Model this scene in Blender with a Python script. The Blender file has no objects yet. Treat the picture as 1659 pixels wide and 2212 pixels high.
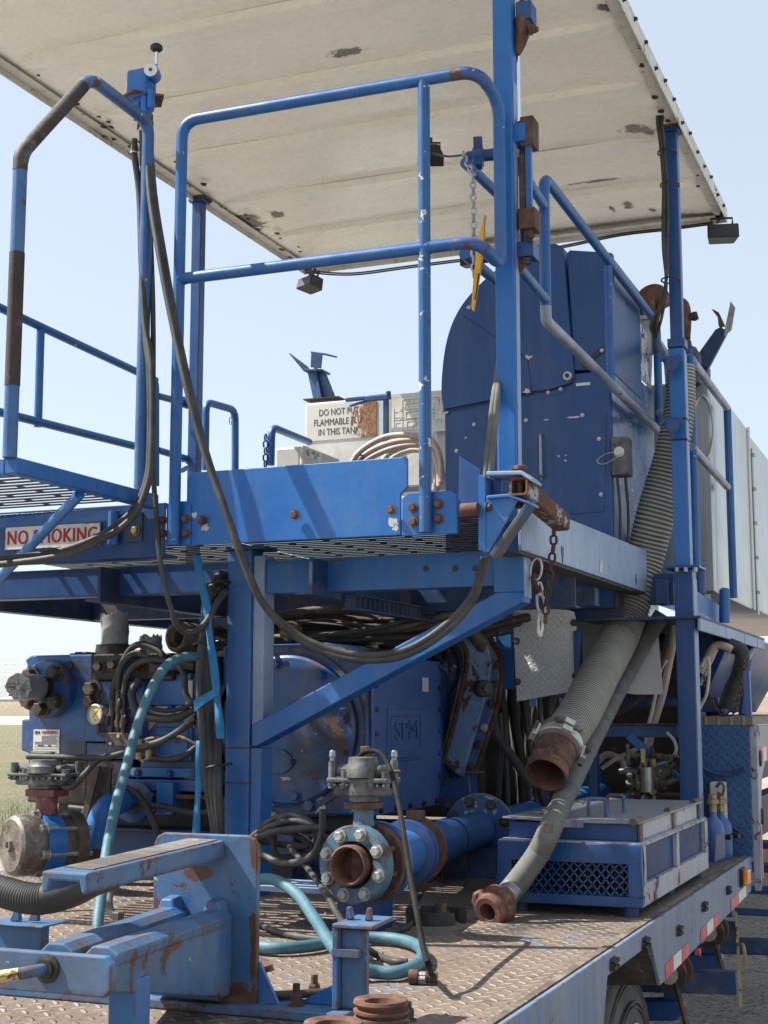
import bpy, bmesh, math, random
from mathutils import Vector, Matrix, Quaternion
random.seed(7)
C = bpy.context.scene
COL = C.collection

# ------------------------------------------------------------------ camera
H = 1.58                                   # eye height above the gravel
F, CX, CY = 3100.0, 829.5, 1106.0          # focal length and centre, measured on a 1659 x 2212 picture
TH, PSI = math.atan(429 / F), math.radians(21.9)
FWD = Vector((-math.sin(PSI) * math.cos(TH), math.cos(PSI) * math.cos(TH), math.sin(TH)))
RT = Vector((math.cos(PSI), math.sin(PSI), 0))
UP = RT.cross(FWD)
cam = bpy.data.cameras.new('camera')
co = bpy.data.objects.new('camera', cam)
COL.objects.link(co)
co.location = (0, 0, H)
co.rotation_euler = Matrix((RT, UP, -FWD)).transposed().to_euler()
cam.sensor_fit = 'VERTICAL'
cam.sensor_height = 36
cam.lens = F / 2212 * 36
cam.clip_start = 0.05
cam.clip_end = 3000
C.camera = co

# ------------------------------------------------------------------ sky and sun
SUN = Vector((1.0, 0.27, -1.30)).normalized()      # direction the sunlight travels
el = math.asin(-SUN.z)
az = math.atan2(-SUN.x, -SUN.y)
w = bpy.data.worlds.new('World')
C.world = w
w.use_nodes = True
nt = w.node_tree
bg = nt.nodes['Background']
sky = nt.nodes.new('ShaderNodeTexSky')
sky.sky_type = 'NISHITA'
sky.sun_disc = False
sky.sun_elevation = el
sky.sun_rotation = az
sky.air_density = 1.0
sky.dust_density = 4.0
sky.ozone_density = 1.5
sky.altitude = 1400
hz = nt.nodes.new('ShaderNodeMix')               # thin bright high haze over the blue
hz.data_type = 'RGBA'
hz.inputs[0].default_value = 0.68
hz.inputs[7].default_value = (2.52, 2.72, 2.82, 1)
nt.links.new(sky.outputs[0], hz.inputs[6])
nt.links.new(hz.outputs[2], bg.inputs[0])
bg.inputs[1].default_value = 0.15
sl = bpy.data.lights.new('sun', 'SUN')
sl.energy = 5.0
sl.angle = math.radians(0.5)
sl.color = (1.0, 0.95, 0.87)
so = bpy.data.objects.new('sun', sl)
COL.objects.link(so)
so.location = (-8, -4, 12)
so.rotation_euler = SUN.to_track_quat('-Z', 'Y').to_euler()
C.view_settings.view_transform = 'Standard'
C.view_settings.look = 'None'
C.view_settings.gamma = 1.0
C.view_settings.exposure = 1.02

# ------------------------------------------------------------------ helpers
def V(x, y, z):
    """a point given with its height relative to the eye"""
    return Vector((x, y, z + H))

def P(px, py, X=None, Y=None, Z=None):
    """the world point on a plane of the trailer that a point of the 1659 x 2212 picture shows"""
    d = FWD * F + RT * (px - CX) - UP * (py - CY)
    t = X / d.x if X is not None else Y / d.y if Y is not None else Z / d.z
    p = d * t
    p.z += H
    return p

def tag(o, label, cat, group=None, kind=None):
    o['label'] = label
    o['category'] = cat
    if group:
        o['group'] = group
    if kind:
        o['kind'] = kind
    return o

def thing(name, loc, label, cat, group=None):
    o = bpy.data.objects.new(name, None)
    o.empty_display_size = 0.1
    COL.objects.link(o)
    o.location = loc
    o['org'] = list(loc)
    return tag(o, label, cat, group)

def org(o):
    while o is not None and o.parent is not None:
        o = o.parent
    return Vector(o['org']) if o is not None and 'org' in o else Vector((0, 0, 0))

def spline(pts, n=10):
    """Catmull-Rom curve through pts"""
    pts = [Vector(p) for p in pts]
    q = [pts[0] * 2 - pts[1]] + pts + [pts[-1] * 2 - pts[-2]]
    out = []
    for i in range(1, len(q) - 2):
        a, b, c, d = q[i - 1], q[i], q[i + 1], q[i + 2]
        for k in range(n):
            t = k / n
            out.append(0.5 * ((2 * b) + (c - a) * t + (2 * a - 5 * b + 4 * c - d) * t * t + (3 * b - a - 3 * c + d) * t ** 3))
    out.append(pts[-1])
    return out

def fillet(pts, r, n=6, closed=False):
    """polyline with rounded corners"""
    pts = [Vector(p) for p in pts]
    N = len(pts)
    out = []
    for i in range(N):
        if not closed and i in (0, N - 1):
            out.append(pts[i])
            continue
        a, b, c = pts[i - 1], pts[i], pts[(i + 1) % N]
        u, v = (a - b), (c - b)
        k = min(r, u.length * 0.45, v.length * 0.45)
        p0, p1 = b + u.normalized() * k, b + v.normalized() * k
        for j in range(n + 1):
            t = j / n
            out.append(p0 * (1 - t) ** 2 + b * 2 * t * (1 - t) + p1 * t * t)
    return out

def frame_of(d):
    d = d.normalized()
    a = Vector((0, 0, 1)) if abs(d.z) < 0.9 else Vector((0, 1, 0))
    s = d.cross(a).normalized()
    return s, s.cross(d).normalized()

class MB:
    def __init__(s):
        s.v, s.f, s.sm, s.mi = [], [], [], []
    def add(s, vs, fs, smooth=False, mi=0):
        b = len(s.v)
        s.v += [Vector(p) for p in vs]
        for f in fs:
            s.f.append([b + i for i in f])
            s.sm.append(smooth)
            s.mi.append(mi)
        return s
    def hexa(s, p, mi=0):
        return s.add(p, [(0, 3, 2, 1), (4, 5, 6, 7), (0, 1, 5, 4), (1, 2, 6, 5), (2, 3, 7, 6), (3, 0, 4, 7)], mi=mi)
    def box(s, a, b, mi=0):
        x0, x1 = sorted((a[0], b[0])); y0, y1 = sorted((a[1], b[1])); z0, z1 = sorted((a[2], b[2]))
        return s.hexa([(x0, y0, z0), (x1, y0, z0), (x1, y1, z0), (x0, y1, z0), (x0, y0, z1), (x1, y0, z1), (x1, y1, z1), (x0, y1, z1)], mi)
    def bar(s, p, q, w, h, up=None, mi=0):
        """box from p to q, w wide, h high"""
        p, q = Vector(p), Vector(q)
        d = (q - p).normalized()
        up = Vector(up) if up is not None else (Vector((0, 0, 1)) if abs(d.z) < 0.95 else Vector((0, 1, 0)))
        sd = d.cross(up).normalized()
        u = sd.cross(d).normalized()
        a, b = sd * (w / 2), u * (h / 2)
        return s.hexa([p - a - b, p + a - b, q + a - b, q - a - b, p - a + b, p + a + b, q + a + b, q - a + b], mi)
    def prism(s, pts, vec, mi=0):
        pts = [Vector(p) for p in pts]
        vec = Vector(vec)
        n = len(pts)
        return s.add(pts + [p + vec for p in pts],
                     [list(range(n))[::-1], list(range(n, 2 * n))] + [(i, (i + 1) % n, n + (i + 1) % n, n + i) for i in range(n)], mi=mi)
    def tube(s, pts, r, seg=12, closed=False, caps=True, mi=0, smooth=True, mis=None):
        pts = [Vector(p) for p in pts]
        n = len(pts)
        rs = r if isinstance(r, (list, tuple)) else [r] * n
        T = []
        for i in range(n):
            if closed:
                d = pts[(i + 1) % n] - pts[i - 1]
            else:
                d = pts[min(i + 1, n - 1)] - pts[max(i - 1, 0)]
            T.append(d.normalized() if d.length > 1e-9 else Vector((0, 0, 1)))
        a, _ = frame_of(T[0])
        vs = []
        for i in range(n):
            a = (a - T[i] * a.dot(T[i]))
            a = a.normalized() if a.length > 1e-6 else frame_of(T[i])[0]
            b = T[i].cross(a)
            for k in range(seg):
                t = 2 * math.pi * k / seg
                vs.append(pts[i] + (a * math.cos(t) + b * math.sin(t)) * rs[i])
        base = len(s.v)
        s.v += vs
        m = n if closed else n - 1
        for i in range(m):
            j = (i + 1) % n
            for k in range(seg):
                l = (k + 1) % seg
                s.f.append([base + i * seg + k, base + i * seg + l, base + j * seg + l, base + j * seg + k])
                s.sm.append(smooth)
                s.mi.append(mis[i] if mis else mi)
        if caps and not closed:
            s.f.append([base + k for k in range(seg)][::-1]); s.sm.append(False); s.mi.append(mi)
            s.f.append([base + (n - 1) * seg + k for k in range(seg)]); s.sm.append(False); s.mi.append(mi)
        return s
    def cyl(s, p, q, r, seg=16, mi=0):
        return s.tube([p, q], r, seg, mi=mi)
    def lathe(s, o, ax, prof, seg=24, mi=0, mis=None, smooth=True, closed=False):
        """prof: (distance along the axis, radius)"""
        o, ax = Vector(o), Vector(ax).normalized()
        a, b = frame_of(ax)
        base = len(s.v)
        for d, r in prof:
            for k in range(seg):
                t = 2 * math.pi * k / seg
                s.v.append(o + ax * d + (a * math.cos(t) + b * math.sin(t)) * max(r, 1e-4))
        n = len(prof)
        for i in range(n if closed else n - 1):
            j = (i + 1) % n
            for k in range(seg):
                l = (k + 1) % seg
                s.f.append([base + i * seg + k, base + i * seg + l, base + j * seg + l, base + j * seg + k])
                s.sm.append(False if not smooth else True)
                s.mi.append(mis[i] if mis else mi)
        if not closed:
            s.f.append([base + k for k in range(seg)][::-1]); s.sm.append(False); s.mi.append(mi)
            s.f.append([base + (n - 1) * seg + k for k in range(seg)]); s.sm.append(False); s.mi.append(mi)
        return s
    def hexbolt(s, c, ax, r, h=None, washer=True, mi=0):
        c, ax = Vector(c), Vector(ax).normalized()
        h = h or r * 0.9
        if washer:
            s.lathe(c, ax, [(-0.001, r * 1.35), (r * 0.22, r * 1.35)], 16, mi, smooth=False)
        s.lathe(c + ax * (r * 0.22 if washer else 0), ax, [(0, r), (h * 0.85, r), (h, r * 0.85)], 6, mi, smooth=False)
        return s
    def ball(s, c, r, sc=(1, 1, 1), seg=14, mi=0):
        c = Vector(c)
        base = len(s.v)
        rings = seg // 2
        for i in range(rings + 1):
            t = math.pi * i / rings
            for k in range(seg):
                p = 2 * math.pi * k / seg
                s.v.append(c + Vector((math.sin(t) * math.cos(p) * r * sc[0], math.sin(t) * math.sin(p) * r * sc[1], math.cos(t) * r * sc[2])))
        for i in range(rings):
            for k in range(seg):
                l = (k + 1) % seg
                s.f.append([base + i * seg + k, base + (i + 1) * seg + k, base + (i + 1) * seg + l, base + i * seg + l])
                s.sm.append(True); s.mi.append(mi)
        return s
    def build(s, name, mats, parent=None, bevel=0, label=None, seg=2):
        o0 = org(parent) if parent is not None else Vector((0, 0, 0))
        if parent is None and s.v:
            lo = Vector((min(p.x for p in s.v), min(p.y for p in s.v), min(p.z for p in s.v)))
            hi = Vector((max(p.x for p in s.v), max(p.y for p in s.v), max(p.z for p in s.v)))
            o0 = Vector(((lo.x + hi.x) / 2, (lo.y + hi.y) / 2, lo.z))
        me = bpy.data.meshes.new(name)
        me.from_pydata([tuple(p - o0) for p in s.v], [], s.f)
        me.polygons.foreach_set('use_smooth', s.sm)
        me.polygons.foreach_set('material_index', s.mi)
        for m in (mats if isinstance(mats, (list, tuple)) else [mats]):
            me.materials.append(m)
        bm = bmesh.new()
        bm.from_mesh(me)
        bmesh.ops.remove_doubles(bm, verts=bm.verts, dist=1e-6)
        bmesh.ops.recalc_face_normals(bm, faces=bm.faces)
        for e in bm.edges:
            if len(e.link_faces) == 2 and e.calc_face_angle(0) > math.radians(38):
                e.smooth = False
        bm.to_mesh(me)
        bm.free()
        me.update()
        o = bpy.data.objects.new(name, me)
        COL.objects.link(o)
        if parent is not None:
            o.parent = parent
        else:
            o.location = o0
            o['org'] = list(o0)
        if bevel:
            md = o.modifiers.new('edge', 'BEVEL')
            md.width = bevel
            md.segments = seg
            md.limit_method = 'ANGLE'
            md.angle_limit = math.radians(40)
        if label:
            o['label'] = label
        return o

def lettering(name, text, mat, parent, centre, right, up, size, depth=0.0015, align='CENTER', narrow=1.0, bold=0.0, spacing=1.0):
    """raised lettering as a mesh of its own, lying on the plane of right and up"""
    cu = bpy.data.curves.new(name, 'FONT')
    cu.body = text
    cu.size = size
    cu.align_x = align
    cu.align_y = 'CENTER'
    cu.extrude = depth
    cu.space_character = spacing
    cu.resolution_u = 3
    tmp = bpy.data.objects.new(name + '_curve', cu)
    me = bpy.data.meshes.new_from_object(tmp)
    bpy.data.objects.remove(tmp)
    bpy.data.curves.remove(cu)
    r, u = Vector(right).normalized(), Vector(up).normalized()
    u = (u - r * u.dot(r)).normalized()
    n = r.cross(u)
    o0 = org(parent)
    if bold:                                      # heavier strokes: the same letters laid over each other, a hair apart
        bm = bmesh.new()
        for k in (-1, 0, 1):
            b0 = len(bm.verts)
            bm.from_mesh(me)
            bm.verts.ensure_lookup_table()
            for v in bm.verts[b0:]:
                v.co.x += k * bold
                v.co.z += k * 0.00012
        bm.to_mesh(me)
        bm.free()
    for v in me.vertices:
        v.co = Vector(centre) + r * v.co.x * narrow + u * v.co.y + n * v.co.z - o0
    me.materials.clear()
    me.materials.append(mat)
    me.name = name
    o = bpy.data.objects.new(name, me)
    COL.objects.link(o)
    o.parent = parent
    return o

def copy_tree(o, parent=None):
    c = o.copy()
    COL.objects.link(c)
    if parent is not None:
        c.parent = parent
    for ch in list(o.children):
        copy_tree(ch, c)
    return c

def chain(mb, pts, link=0.03, wire=0.0035, mi=0):
    """oval links, each turned a quarter against the last"""
    path = [Vector(p) for p in pts]
    d = [0]
    for a, b in zip(path, path[1:]):
        d.append(d[-1] + (b - a).length)
    n = max(2, int(d[-1] / (link * 0.72)))
    for i in range(n):
        s_ = d[-1] * (i + 0.5) / n
        j = max(k for k in range(len(d)) if d[k] <= s_)
        j = min(j, len(path) - 2)
        t = (s_ - d[j]) / max(d[j + 1] - d[j], 1e-9)
        c = path[j].lerp(path[j + 1], t)
        T = (path[j + 1] - path[j]).normalized()
        a, b = frame_of(T)
        side = a if i % 2 else b
        hl, hw = link / 2 - wire, link * 0.27
        ring = []
        for k in range(12):
            an = 2 * math.pi * k / 12
            ring.append(c + T * (math.cos(an) * hw + (hl - hw) * (1 if math.cos(an) > 0 else -1)) + side * math.sin(an) * hw)
        mb.tube(ring, wire, 6, closed=True, mi=mi)
    return mb
# ------------------------------------------------------------------ materials
class G:
    """small helper round a node tree"""
    def __init__(s, name):
        s.m = bpy.data.materials.new(name)
        s.m.use_nodes = True
        s.t = s.m.node_tree
        s.b = s.t.nodes['Principled BSDF']
        s.tc = s.n('ShaderNodeTexCoord')
        s.co = s.tc.outputs['Object']
    def n(s, typ, **k):
        nd = s.t.nodes.new(typ)
        for a, b in k.items():
            setattr(nd, a, b)
        return nd
    def put(s, sock, val):
        if hasattr(val, 'is_output'):
            s.t.links.new(val, sock)
        elif val is not None:
            if sock.type == 'RGBA' and len(val) == 3:
                val = (*val, 1)
            sock.default_value = val
    def scaled(s, sc):
        mp = s.n('ShaderNodeMapping')
        s.put(mp.inputs[0], s.co)
        mp.inputs[3].default_value = sc
        return mp.outputs[0]
    def noise(s, scale, detail=4, rough=0.55, co=None, dist=0):
        nd = s.n('ShaderNodeTexNoise')
        s.put(nd.inputs['Vector'], co or s.co)
        nd.inputs['Scale'].default_value = scale
        nd.inputs['Detail'].default_value = detail
        nd.inputs['Roughness'].default_value = rough
        nd.inputs['Distortion'].default_value = dist
        return nd.outputs['Fac']
    def vor(s, scale, co=None, feature='F1', out='Distance'):
        nd = s.n('ShaderNodeTexVoronoi', feature=feature)
        s.put(nd.inputs['Vector'], co or s.co)
        nd.inputs['Scale'].default_value = scale
        return nd.outputs[out]
    def ramp(s, fac, a, b):
        nd = s.n('ShaderNodeMapRange')
        nd.clamp = True
        s.put(nd.inputs[0], fac)
        nd.inputs[1].default_value = a
        nd.inputs[2].default_value = b
        return nd.outputs[0]
    def math(s, op, a, b=0.0, c=None):
        nd = s.n('ShaderNodeMath', operation=op)
        s.put(nd.inputs[0], a)
        s.put(nd.inputs[1], b)
        if c is not None:
            s.put(nd.inputs[2], c)
        return nd.outputs[0]
    def mix(s, fac, a, b):
        nd = s.n('ShaderNodeMix', data_type='RGBA')
        s.put(nd.inputs[0], fac)
        s.put(nd.inputs[6], a)
        s.put(nd.inputs[7], b)
        return nd.outputs[2]
    def bump(s, h, strength=0.3, dist=0.01, nrm=None):
        nd = s.n('ShaderNodeBump')
        nd.inputs['Strength'].default_value = strength
        nd.inputs['Distance'].default_value = dist
        s.put(nd.inputs['Height'], h)
        if nrm is not None:
            s.put(nd.inputs['Normal'], nrm)
        return nd.outputs[0]
    def edge(s, r=0.008):
        bv = s.n('ShaderNodeBevel')
        bv.samples = 4
        bv.inputs[0].default_value = r
        ge = s.n('ShaderNodeNewGeometry')
        dt = s.n('ShaderNodeVectorMath', operation='DOT_PRODUCT')
        s.put(dt.inputs[0], bv.outputs[0])
        s.put(dt.inputs[1], ge.outputs['Normal'])
        return s.ramp(dt.outputs['Value'], 0.99, 0.86)
    def done(s, col=None, rough=None, metal=None, nrm=None, spec=None):
        b = s.b
        s.put(b.inputs['Base Color'], col)
        s.put(b.inputs['Roughness'], rough)
        s.put(b.inputs['Metallic'], metal)
        s.put(b.inputs['Normal'], nrm)
        s.put(b.inputs['Specular IOR Level'], spec)
        return s.m

RUST_A, RUST_B = (0.045, 0.022, 0.014), (0.155, 0.070, 0.038)

def paint(name, base, fade, fade_amt=0.5, chips=0.70, rust=0.72, edgew=0.8, rough=0.42, chip_col=(0.55, 0.56, 0.55), dirt=0.25, streak=0.0, scale=1.0, edge_r=0.009, grime=0.0, spots=None, spot_rust=False, edge_lo=0.25):
    chips -= 0.065
    rust -= 0.065
    g = G(name)
    big = g.noise(2.3 * scale, 5, 0.6)
    col = g.mix(g.math('MULTIPLY', g.ramp(big, 0.35, 0.7), fade_amt), base, fade)
    fine = g.noise(38 * scale, 6, 0.65)
    col = g.mix(g.math('MULTIPLY', g.ramp(fine, 0.42, 0.72), 0.28), col, tuple(c * 0.62 for c in base))
    d = g.noise(6.5 * scale, 8, 0.68, dist=0.6)
    col = g.mix(g.math('MULTIPLY', g.ramp(d, 0.48, 0.75), dirt), col, (0.20, 0.165, 0.125))
    if streak:
        st = g.noise(16, 6, 0.6, co=g.scaled((1, 1, 0.07)))
        col = g.mix(g.math('MULTIPLY', g.ramp(st, 0.45, 0.72), streak), col, (0.26, 0.22, 0.17))
    if grime:
        gn = g.noise(3.2 * scale, 9, 0.7, dist=0.9)
        col = g.mix(g.math('MULTIPLY', g.ramp(gn, 0.47, 0.62), grime), col, (0.030, 0.025, 0.021))
        gb = g.noise(4.1 * scale, 9, 0.72, dist=0.4, co=g.scaled((1, 1, 0.6)))
        col = g.mix(g.math('MULTIPLY', g.ramp(gb, 0.53, 0.64), grime * 0.8), col, (0.17, 0.125, 0.085))
    ch = g.ramp(g.noise(17 * scale, 9, 0.7), chips, chips + 0.012)
    if spots:
        fl = None
        nz = g.noise(19, 9, 0.72)
        for c, r in spots:
            mp = g.n('ShaderNodeMapping')
            g.put(mp.inputs[0], g.co)
            mp.inputs[1].default_value = tuple(-a / b for a, b in zip(c, r))
            mp.inputs[3].default_value = tuple(1 / b for b in r)
            ln_ = g.n('ShaderNodeVectorMath', operation='LENGTH')
            g.put(ln_.inputs[0], mp.outputs[0])
            f = g.math('SUBTRACT', 1.35, ln_.outputs['Value'])
            fl = f if fl is None else g.math('MAXIMUM', fl, f)
        sm = g.ramp(g.math('ADD', g.math('MULTIPLY', fl, 0.32), nz), 0.66, 0.68)
        halo = g.ramp(g.math('ADD', g.math('MULTIPLY', fl, 0.32), nz), 0.56, 0.66)
        col = g.mix(g.math('MULTIPLY', halo, 0.25 if spot_rust else 0.45), col, (0.14, 0.10, 0.07) if spot_rust else (0.40, 0.33, 0.24))
        col = g.mix(sm, col, g.mix(g.noise(35, 6, 0.7), RUST_A, RUST_B) if spot_rust else g.mix(g.noise(35, 6, 0.7), (0.05, 0.04, 0.032), (0.24, 0.21, 0.18)))
    col = g.mix(ch, col, chip_col)
    rcol = g.mix(g.noise(30, 6, 0.7), RUST_A, RUST_B)
    rm = g.ramp(g.noise(7.3 * scale, 10, 0.72, dist=0.3), rust, rust + 0.03)
    mask = rm
    if edgew:
        e = g.math('MULTIPLY', g.edge(edge_r), g.ramp(g.noise(13, 8, 0.74), 0.62 - 0.15 * edgew, 0.70 - 0.14 * edgew))
        mask = g.math('MAXIMUM', rm, g.ramp(e, edge_lo, edge_lo + 0.2))
    col = g.mix(mask, col, rcol)
    hgt = g.math('ADD', g.math('MULTIPLY', g.math('MAXIMUM', ch, mask), -0.7), g.math('MULTIPLY', g.noise(120, 3), 0.25))
    rr = g.math('ADD', g.math('MULTIPLY', g.math('MAXIMUM', mask, ch), 0.35), g.math('MULTIPLY_ADD', d, 0.3, rough - 0.15) if False else g.math('ADD', g.math('MULTIPLY', d, 0.3), rough - 0.15))
    wave = g.bump(g.noise(3.4, 3, 0.5), 1.0, 0.007)
    return g.done(col, rr, 0.0, g.bump(hgt, 0.35, 0.003, wave))

BLUE = (0.008, 0.104, 0.335)
BLUE_F = (0.016, 0.150, 0.40)
M_blue = paint('blue paint', BLUE, BLUE_F, 0.7, 0.79, 0.735, 0.7, dirt=0.16, streak=0.14)
M_blue_clean = paint('smooth blue paint', (0.005, 0.110, 0.385), (0.016, 0.148, 0.41), 0.9, 0.775, 0.775, 0.5, rough=0.44, dirt=0.12, streak=0.10)
M_rail = paint('blue rail paint', (0.006, 0.080, 0.285), (0.018, 0.122, 0.325), 0.95, 0.735, 0.735, 0.0, rough=0.40, dirt=0.20, scale=1.6)
M_navy = paint('navy paint', (0.004, 0.048, 0.175), (0.010, 0.066, 0.215), 0.95, 0.775, 0.80, 0.35, rough=0.38, dirt=0.10, streak=0.10)
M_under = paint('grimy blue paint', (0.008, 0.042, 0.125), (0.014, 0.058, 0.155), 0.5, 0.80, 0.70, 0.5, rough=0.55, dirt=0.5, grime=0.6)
M_chalk_sheen = paint('chalky blue paint with sky sheen', (0.17, 0.255, 0.40), (0.33, 0.42, 0.56), 0.9, 0.74, 0.755, 0.5, rough=0.5, dirt=0.2, streak=0.25, chip_col=(0.05, 0.06, 0.08))  # chalky fade, with sky sheen painted in as extra paleness
M_skirt = paint('weathered skirt paint', (0.085, 0.15, 0.265), (0.18, 0.245, 0.35), 0.9, 0.78, 0.70, 0.8, rough=0.5, dirt=0.35, streak=0.75)  # weathered, and paled for the sky light on the right side
M_worn = paint('worn blue steel', (0.020, 0.105, 0.265), (0.065, 0.175, 0.30), 0.9, 0.735, 0.645, 1.0, rough=0.45, dirt=0.35, streak=0.22, grime=0.25, edge_lo=0.06, scale=1.3, edge_r=0.018)
M_pump = paint('oily blue casting', (0.012, 0.088, 0.275), (0.026, 0.12, 0.33), 0.6, 0.725, 0.665, 0.6, rough=0.36, dirt=0.6, grime=0.85, chip_col=(0.42, 0.41, 0.38))
M_cover = paint('violet blue cover', (0.048, 0.112, 0.30), (0.08, 0.15, 0.35), 0.8, 0.765, 0.80, 0.5, rough=0.4, dirt=0.15)
M_grimy = paint('rust and oil over blue', (0.03, 0.06, 0.15), (0.05, 0.08, 0.16), 0.6, 0.74, 0.605, 0.8, rough=0.45, dirt=0.9)
M_flange = paint('teal blue flange', (0.042, 0.112, 0.175), (0.085, 0.165, 0.225), 0.8, 0.75, 0.62, 0.9, rough=0.5, dirt=0.4, scale=1.6)
M_canopy = paint('cream canopy paint', (0.90, 0.87, 0.76), (0.92, 0.90, 0.82), 0.7, 0.785, 0.80, 0.3, rough=0.30, chip_col=(0.16, 0.15, 0.14), dirt=0.05)
M_white = paint('dirty white paint', (0.66, 0.66, 0.63), (0.58, 0.57, 0.53), 0.8, 0.80, 0.73, 0.5, rough=0.45, dirt=0.4)
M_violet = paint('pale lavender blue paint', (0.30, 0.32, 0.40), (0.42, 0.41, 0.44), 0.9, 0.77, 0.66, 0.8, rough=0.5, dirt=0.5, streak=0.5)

def rusty(name, a, b, rough=0.8, metal=0.0, bumpy=0.5):
    g = G(name)
    n1 = g.noise(14, 10, 0.72, dist=0.4)
    col = g.mix(g.ramp(n1, 0.33, 0.68), a, b)
    col = g.mix(g.ramp(g.noise(4.5, 8, 0.7, dist=0.5), 0.46, 0.60), col, tuple(c * 0.62 + 0.008 for c in a))
    col = g.mix(g.math('MULTIPLY', g.ramp(g.noise(23, 9, 0.75), 0.56, 0.66), 0.7), col, tuple(min(1, c * 1.25 + 0.06) for c in b))
    col = g.mix(g.math('MULTIPLY', g.ramp(g.noise(55, 6, 0.7), 0.5, 0.75), 0.6), col, tuple(c * 0.4 for c in a))
    return g.done(col, rough, metal, g.bump(g.noise(85, 8, 0.75), bumpy, 0.004))
M_rust = rusty('rust', (0.055, 0.027, 0.018), (0.16, 0.078, 0.048))
M_rust_red = rusty('red brown rust', (0.085, 0.036, 0.023), (0.215, 0.098, 0.062))
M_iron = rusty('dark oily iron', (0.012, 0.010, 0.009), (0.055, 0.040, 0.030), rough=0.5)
M_brown = rusty('brown grimy steel', (0.045, 0.033, 0.025), (0.15, 0.11, 0.075), rough=0.62)
M_sleeve = rusty('dark brown rail sleeve', (0.030, 0.021, 0.018), (0.065, 0.045, 0.04), rough=0.75)

def plain(name, a, b, rough=0.5, metal=0.0, scale=8, bumps=0.15, bscale=60, streak=None, spec=None):
    g = G(name)
    co = g.scaled(streak) if streak else None
    col = g.mix(g.ramp(g.noise(scale, 7, 0.65, co=co), 0.35, 0.7), a, b)
    r = g.math('ADD', g.math('MULTIPLY', g.noise(scale * 1.7, 5), 0.3), rough - 0.15)
    return g.done(col, r, metal, g.bump(g.noise(bscale, 5, 0.6), bumps, 0.003), spec)
M_rubber = plain('black rubber', (0.014, 0.014, 0.014), (0.04, 0.038, 0.035), 0.6)
M_hose = plain('dusty black hose', (0.020, 0.020, 0.019), (0.065, 0.062, 0.056), 0.62, scale=14)
M_hose_grey = plain('grey fabric hose', (0.085, 0.085, 0.075), (0.15, 0.15, 0.135), 0.8, scale=12)
M_ridge = plain('light hose ridge', (0.34, 0.325, 0.275), (0.43, 0.41, 0.345), 0.75, scale=10)
M_groove = plain('dark hose groove', (0.105, 0.10, 0.082), (0.18, 0.17, 0.14), 0.8, scale=9)
M_teal = plain('teal water hose', (0.030, 0.105, 0.145), (0.080, 0.175, 0.215), 0.55, scale=18, bumps=0.4, bscale=260)
M_teal_d = plain('dusty teal hose', (0.065, 0.115, 0.125), (0.12, 0.18, 0.185), 0.65, scale=18, bumps=0.4, bscale=260)
M_strap = plain('blue webbing strap', (0.010, 0.13, 0.30), (0.02, 0.19, 0.40), 0.8, scale=25, bumps=0.4, bscale=300)
M_zinc = plain('zinc plated steel', (0.40, 0.39, 0.36), (0.58, 0.57, 0.54), 0.42, 0.6, scale=30)
M_steel = plain('bare grey steel', (0.22, 0.22, 0.21), (0.40, 0.40, 0.38), 0.42, 0.8, scale=20)
M_stain = plain('brushed stainless sheet', (0.46, 0.46, 0.44), (0.60, 0.60, 0.58), 0.38, 0.85, scale=3, streak=(6, 6, 0.3), bumps=0.05)
M_chrome = plain('chromed rod', (0.75, 0.76, 0.78), (0.85, 0.85, 0.86), 0.2, 1.0)
M_alu = plain('pale aluminium sheet', (0.62, 0.62, 0.60), (0.72, 0.72, 0.70), 0.5, 0.25, scale=4)
M_tape = plain('silver duct tape', (0.22, 0.225, 0.22), (0.42, 0.425, 0.41), 0.45, 0.35, scale=16, bumps=0.9, bscale=22)
M_valve = plain('grey cast valve body', (0.045, 0.047, 0.05), (0.16, 0.16, 0.155), 0.6, 0.1, scale=22, bumps=0.5)
M_black = plain('black plastic', (0.010, 0.010, 0.011), (0.025, 0.025, 0.026), 0.45)
M_grate = plain('galvanised grating', (0.040, 0.037, 0.031), (0.095, 0.086, 0.07), 0.6, 0.2, scale=25)
M_yellow = plain('yellow tag plastic', (0.78, 0.35, 0.02), (0.86, 0.44, 0.04), 0.45)
M_orange = plain('amber lens', (0.85, 0.22, 0.005), (0.95, 0.30, 0.01), 0.2)
M_brass = plain('aged brass', (0.22, 0.17, 0.08), (0.38, 0.31, 0.17), 0.45, 0.6, scale=30)
M_sign = paint('white sign face', (0.68, 0.66, 0.60), (0.76, 0.75, 0.70), 0.7, 0.775, 0.80, 0.6, rough=0.45, dirt=0.35, scale=2.0, chip_col=(0.30, 0.28, 0.25))
M_red = plain('red sign lettering', (0.33, 0.012, 0.018), (0.42, 0.02, 0.03), 0.5)
M_ink = plain('dark print', (0.035, 0.035, 0.035), (0.08, 0.08, 0.078), 0.6)
M_dial = plain('yellowed gauge dial', (0.62, 0.50, 0.20), (0.72, 0.62, 0.34), 0.35, scale=20)
M_beige = plain('beige plastic box', (0.50, 0.48, 0.42), (0.60, 0.58, 0.52), 0.5)
M_conduit = plain('pinkish cable sheath', (0.42, 0.31, 0.27), (0.55, 0.44, 0.39), 0.6, scale=15)
M_cream_hose = plain('cream cable sheath', (0.50, 0.46, 0.38), (0.62, 0.58, 0.50), 0.6, scale=15)
M_refl_red = plain('red reflective tape', (0.50, 0.035, 0.045), (0.62, 0.16, 0.16), 0.4, scale=16)
M_refl_white = plain('white reflective tape', (0.62, 0.61, 0.56), (0.74, 0.73, 0.70), 0.4, scale=16)
M_gasket = plain('olive gasket', (0.26, 0.26, 0.17), (0.36, 0.35, 0.25), 0.7)
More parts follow.
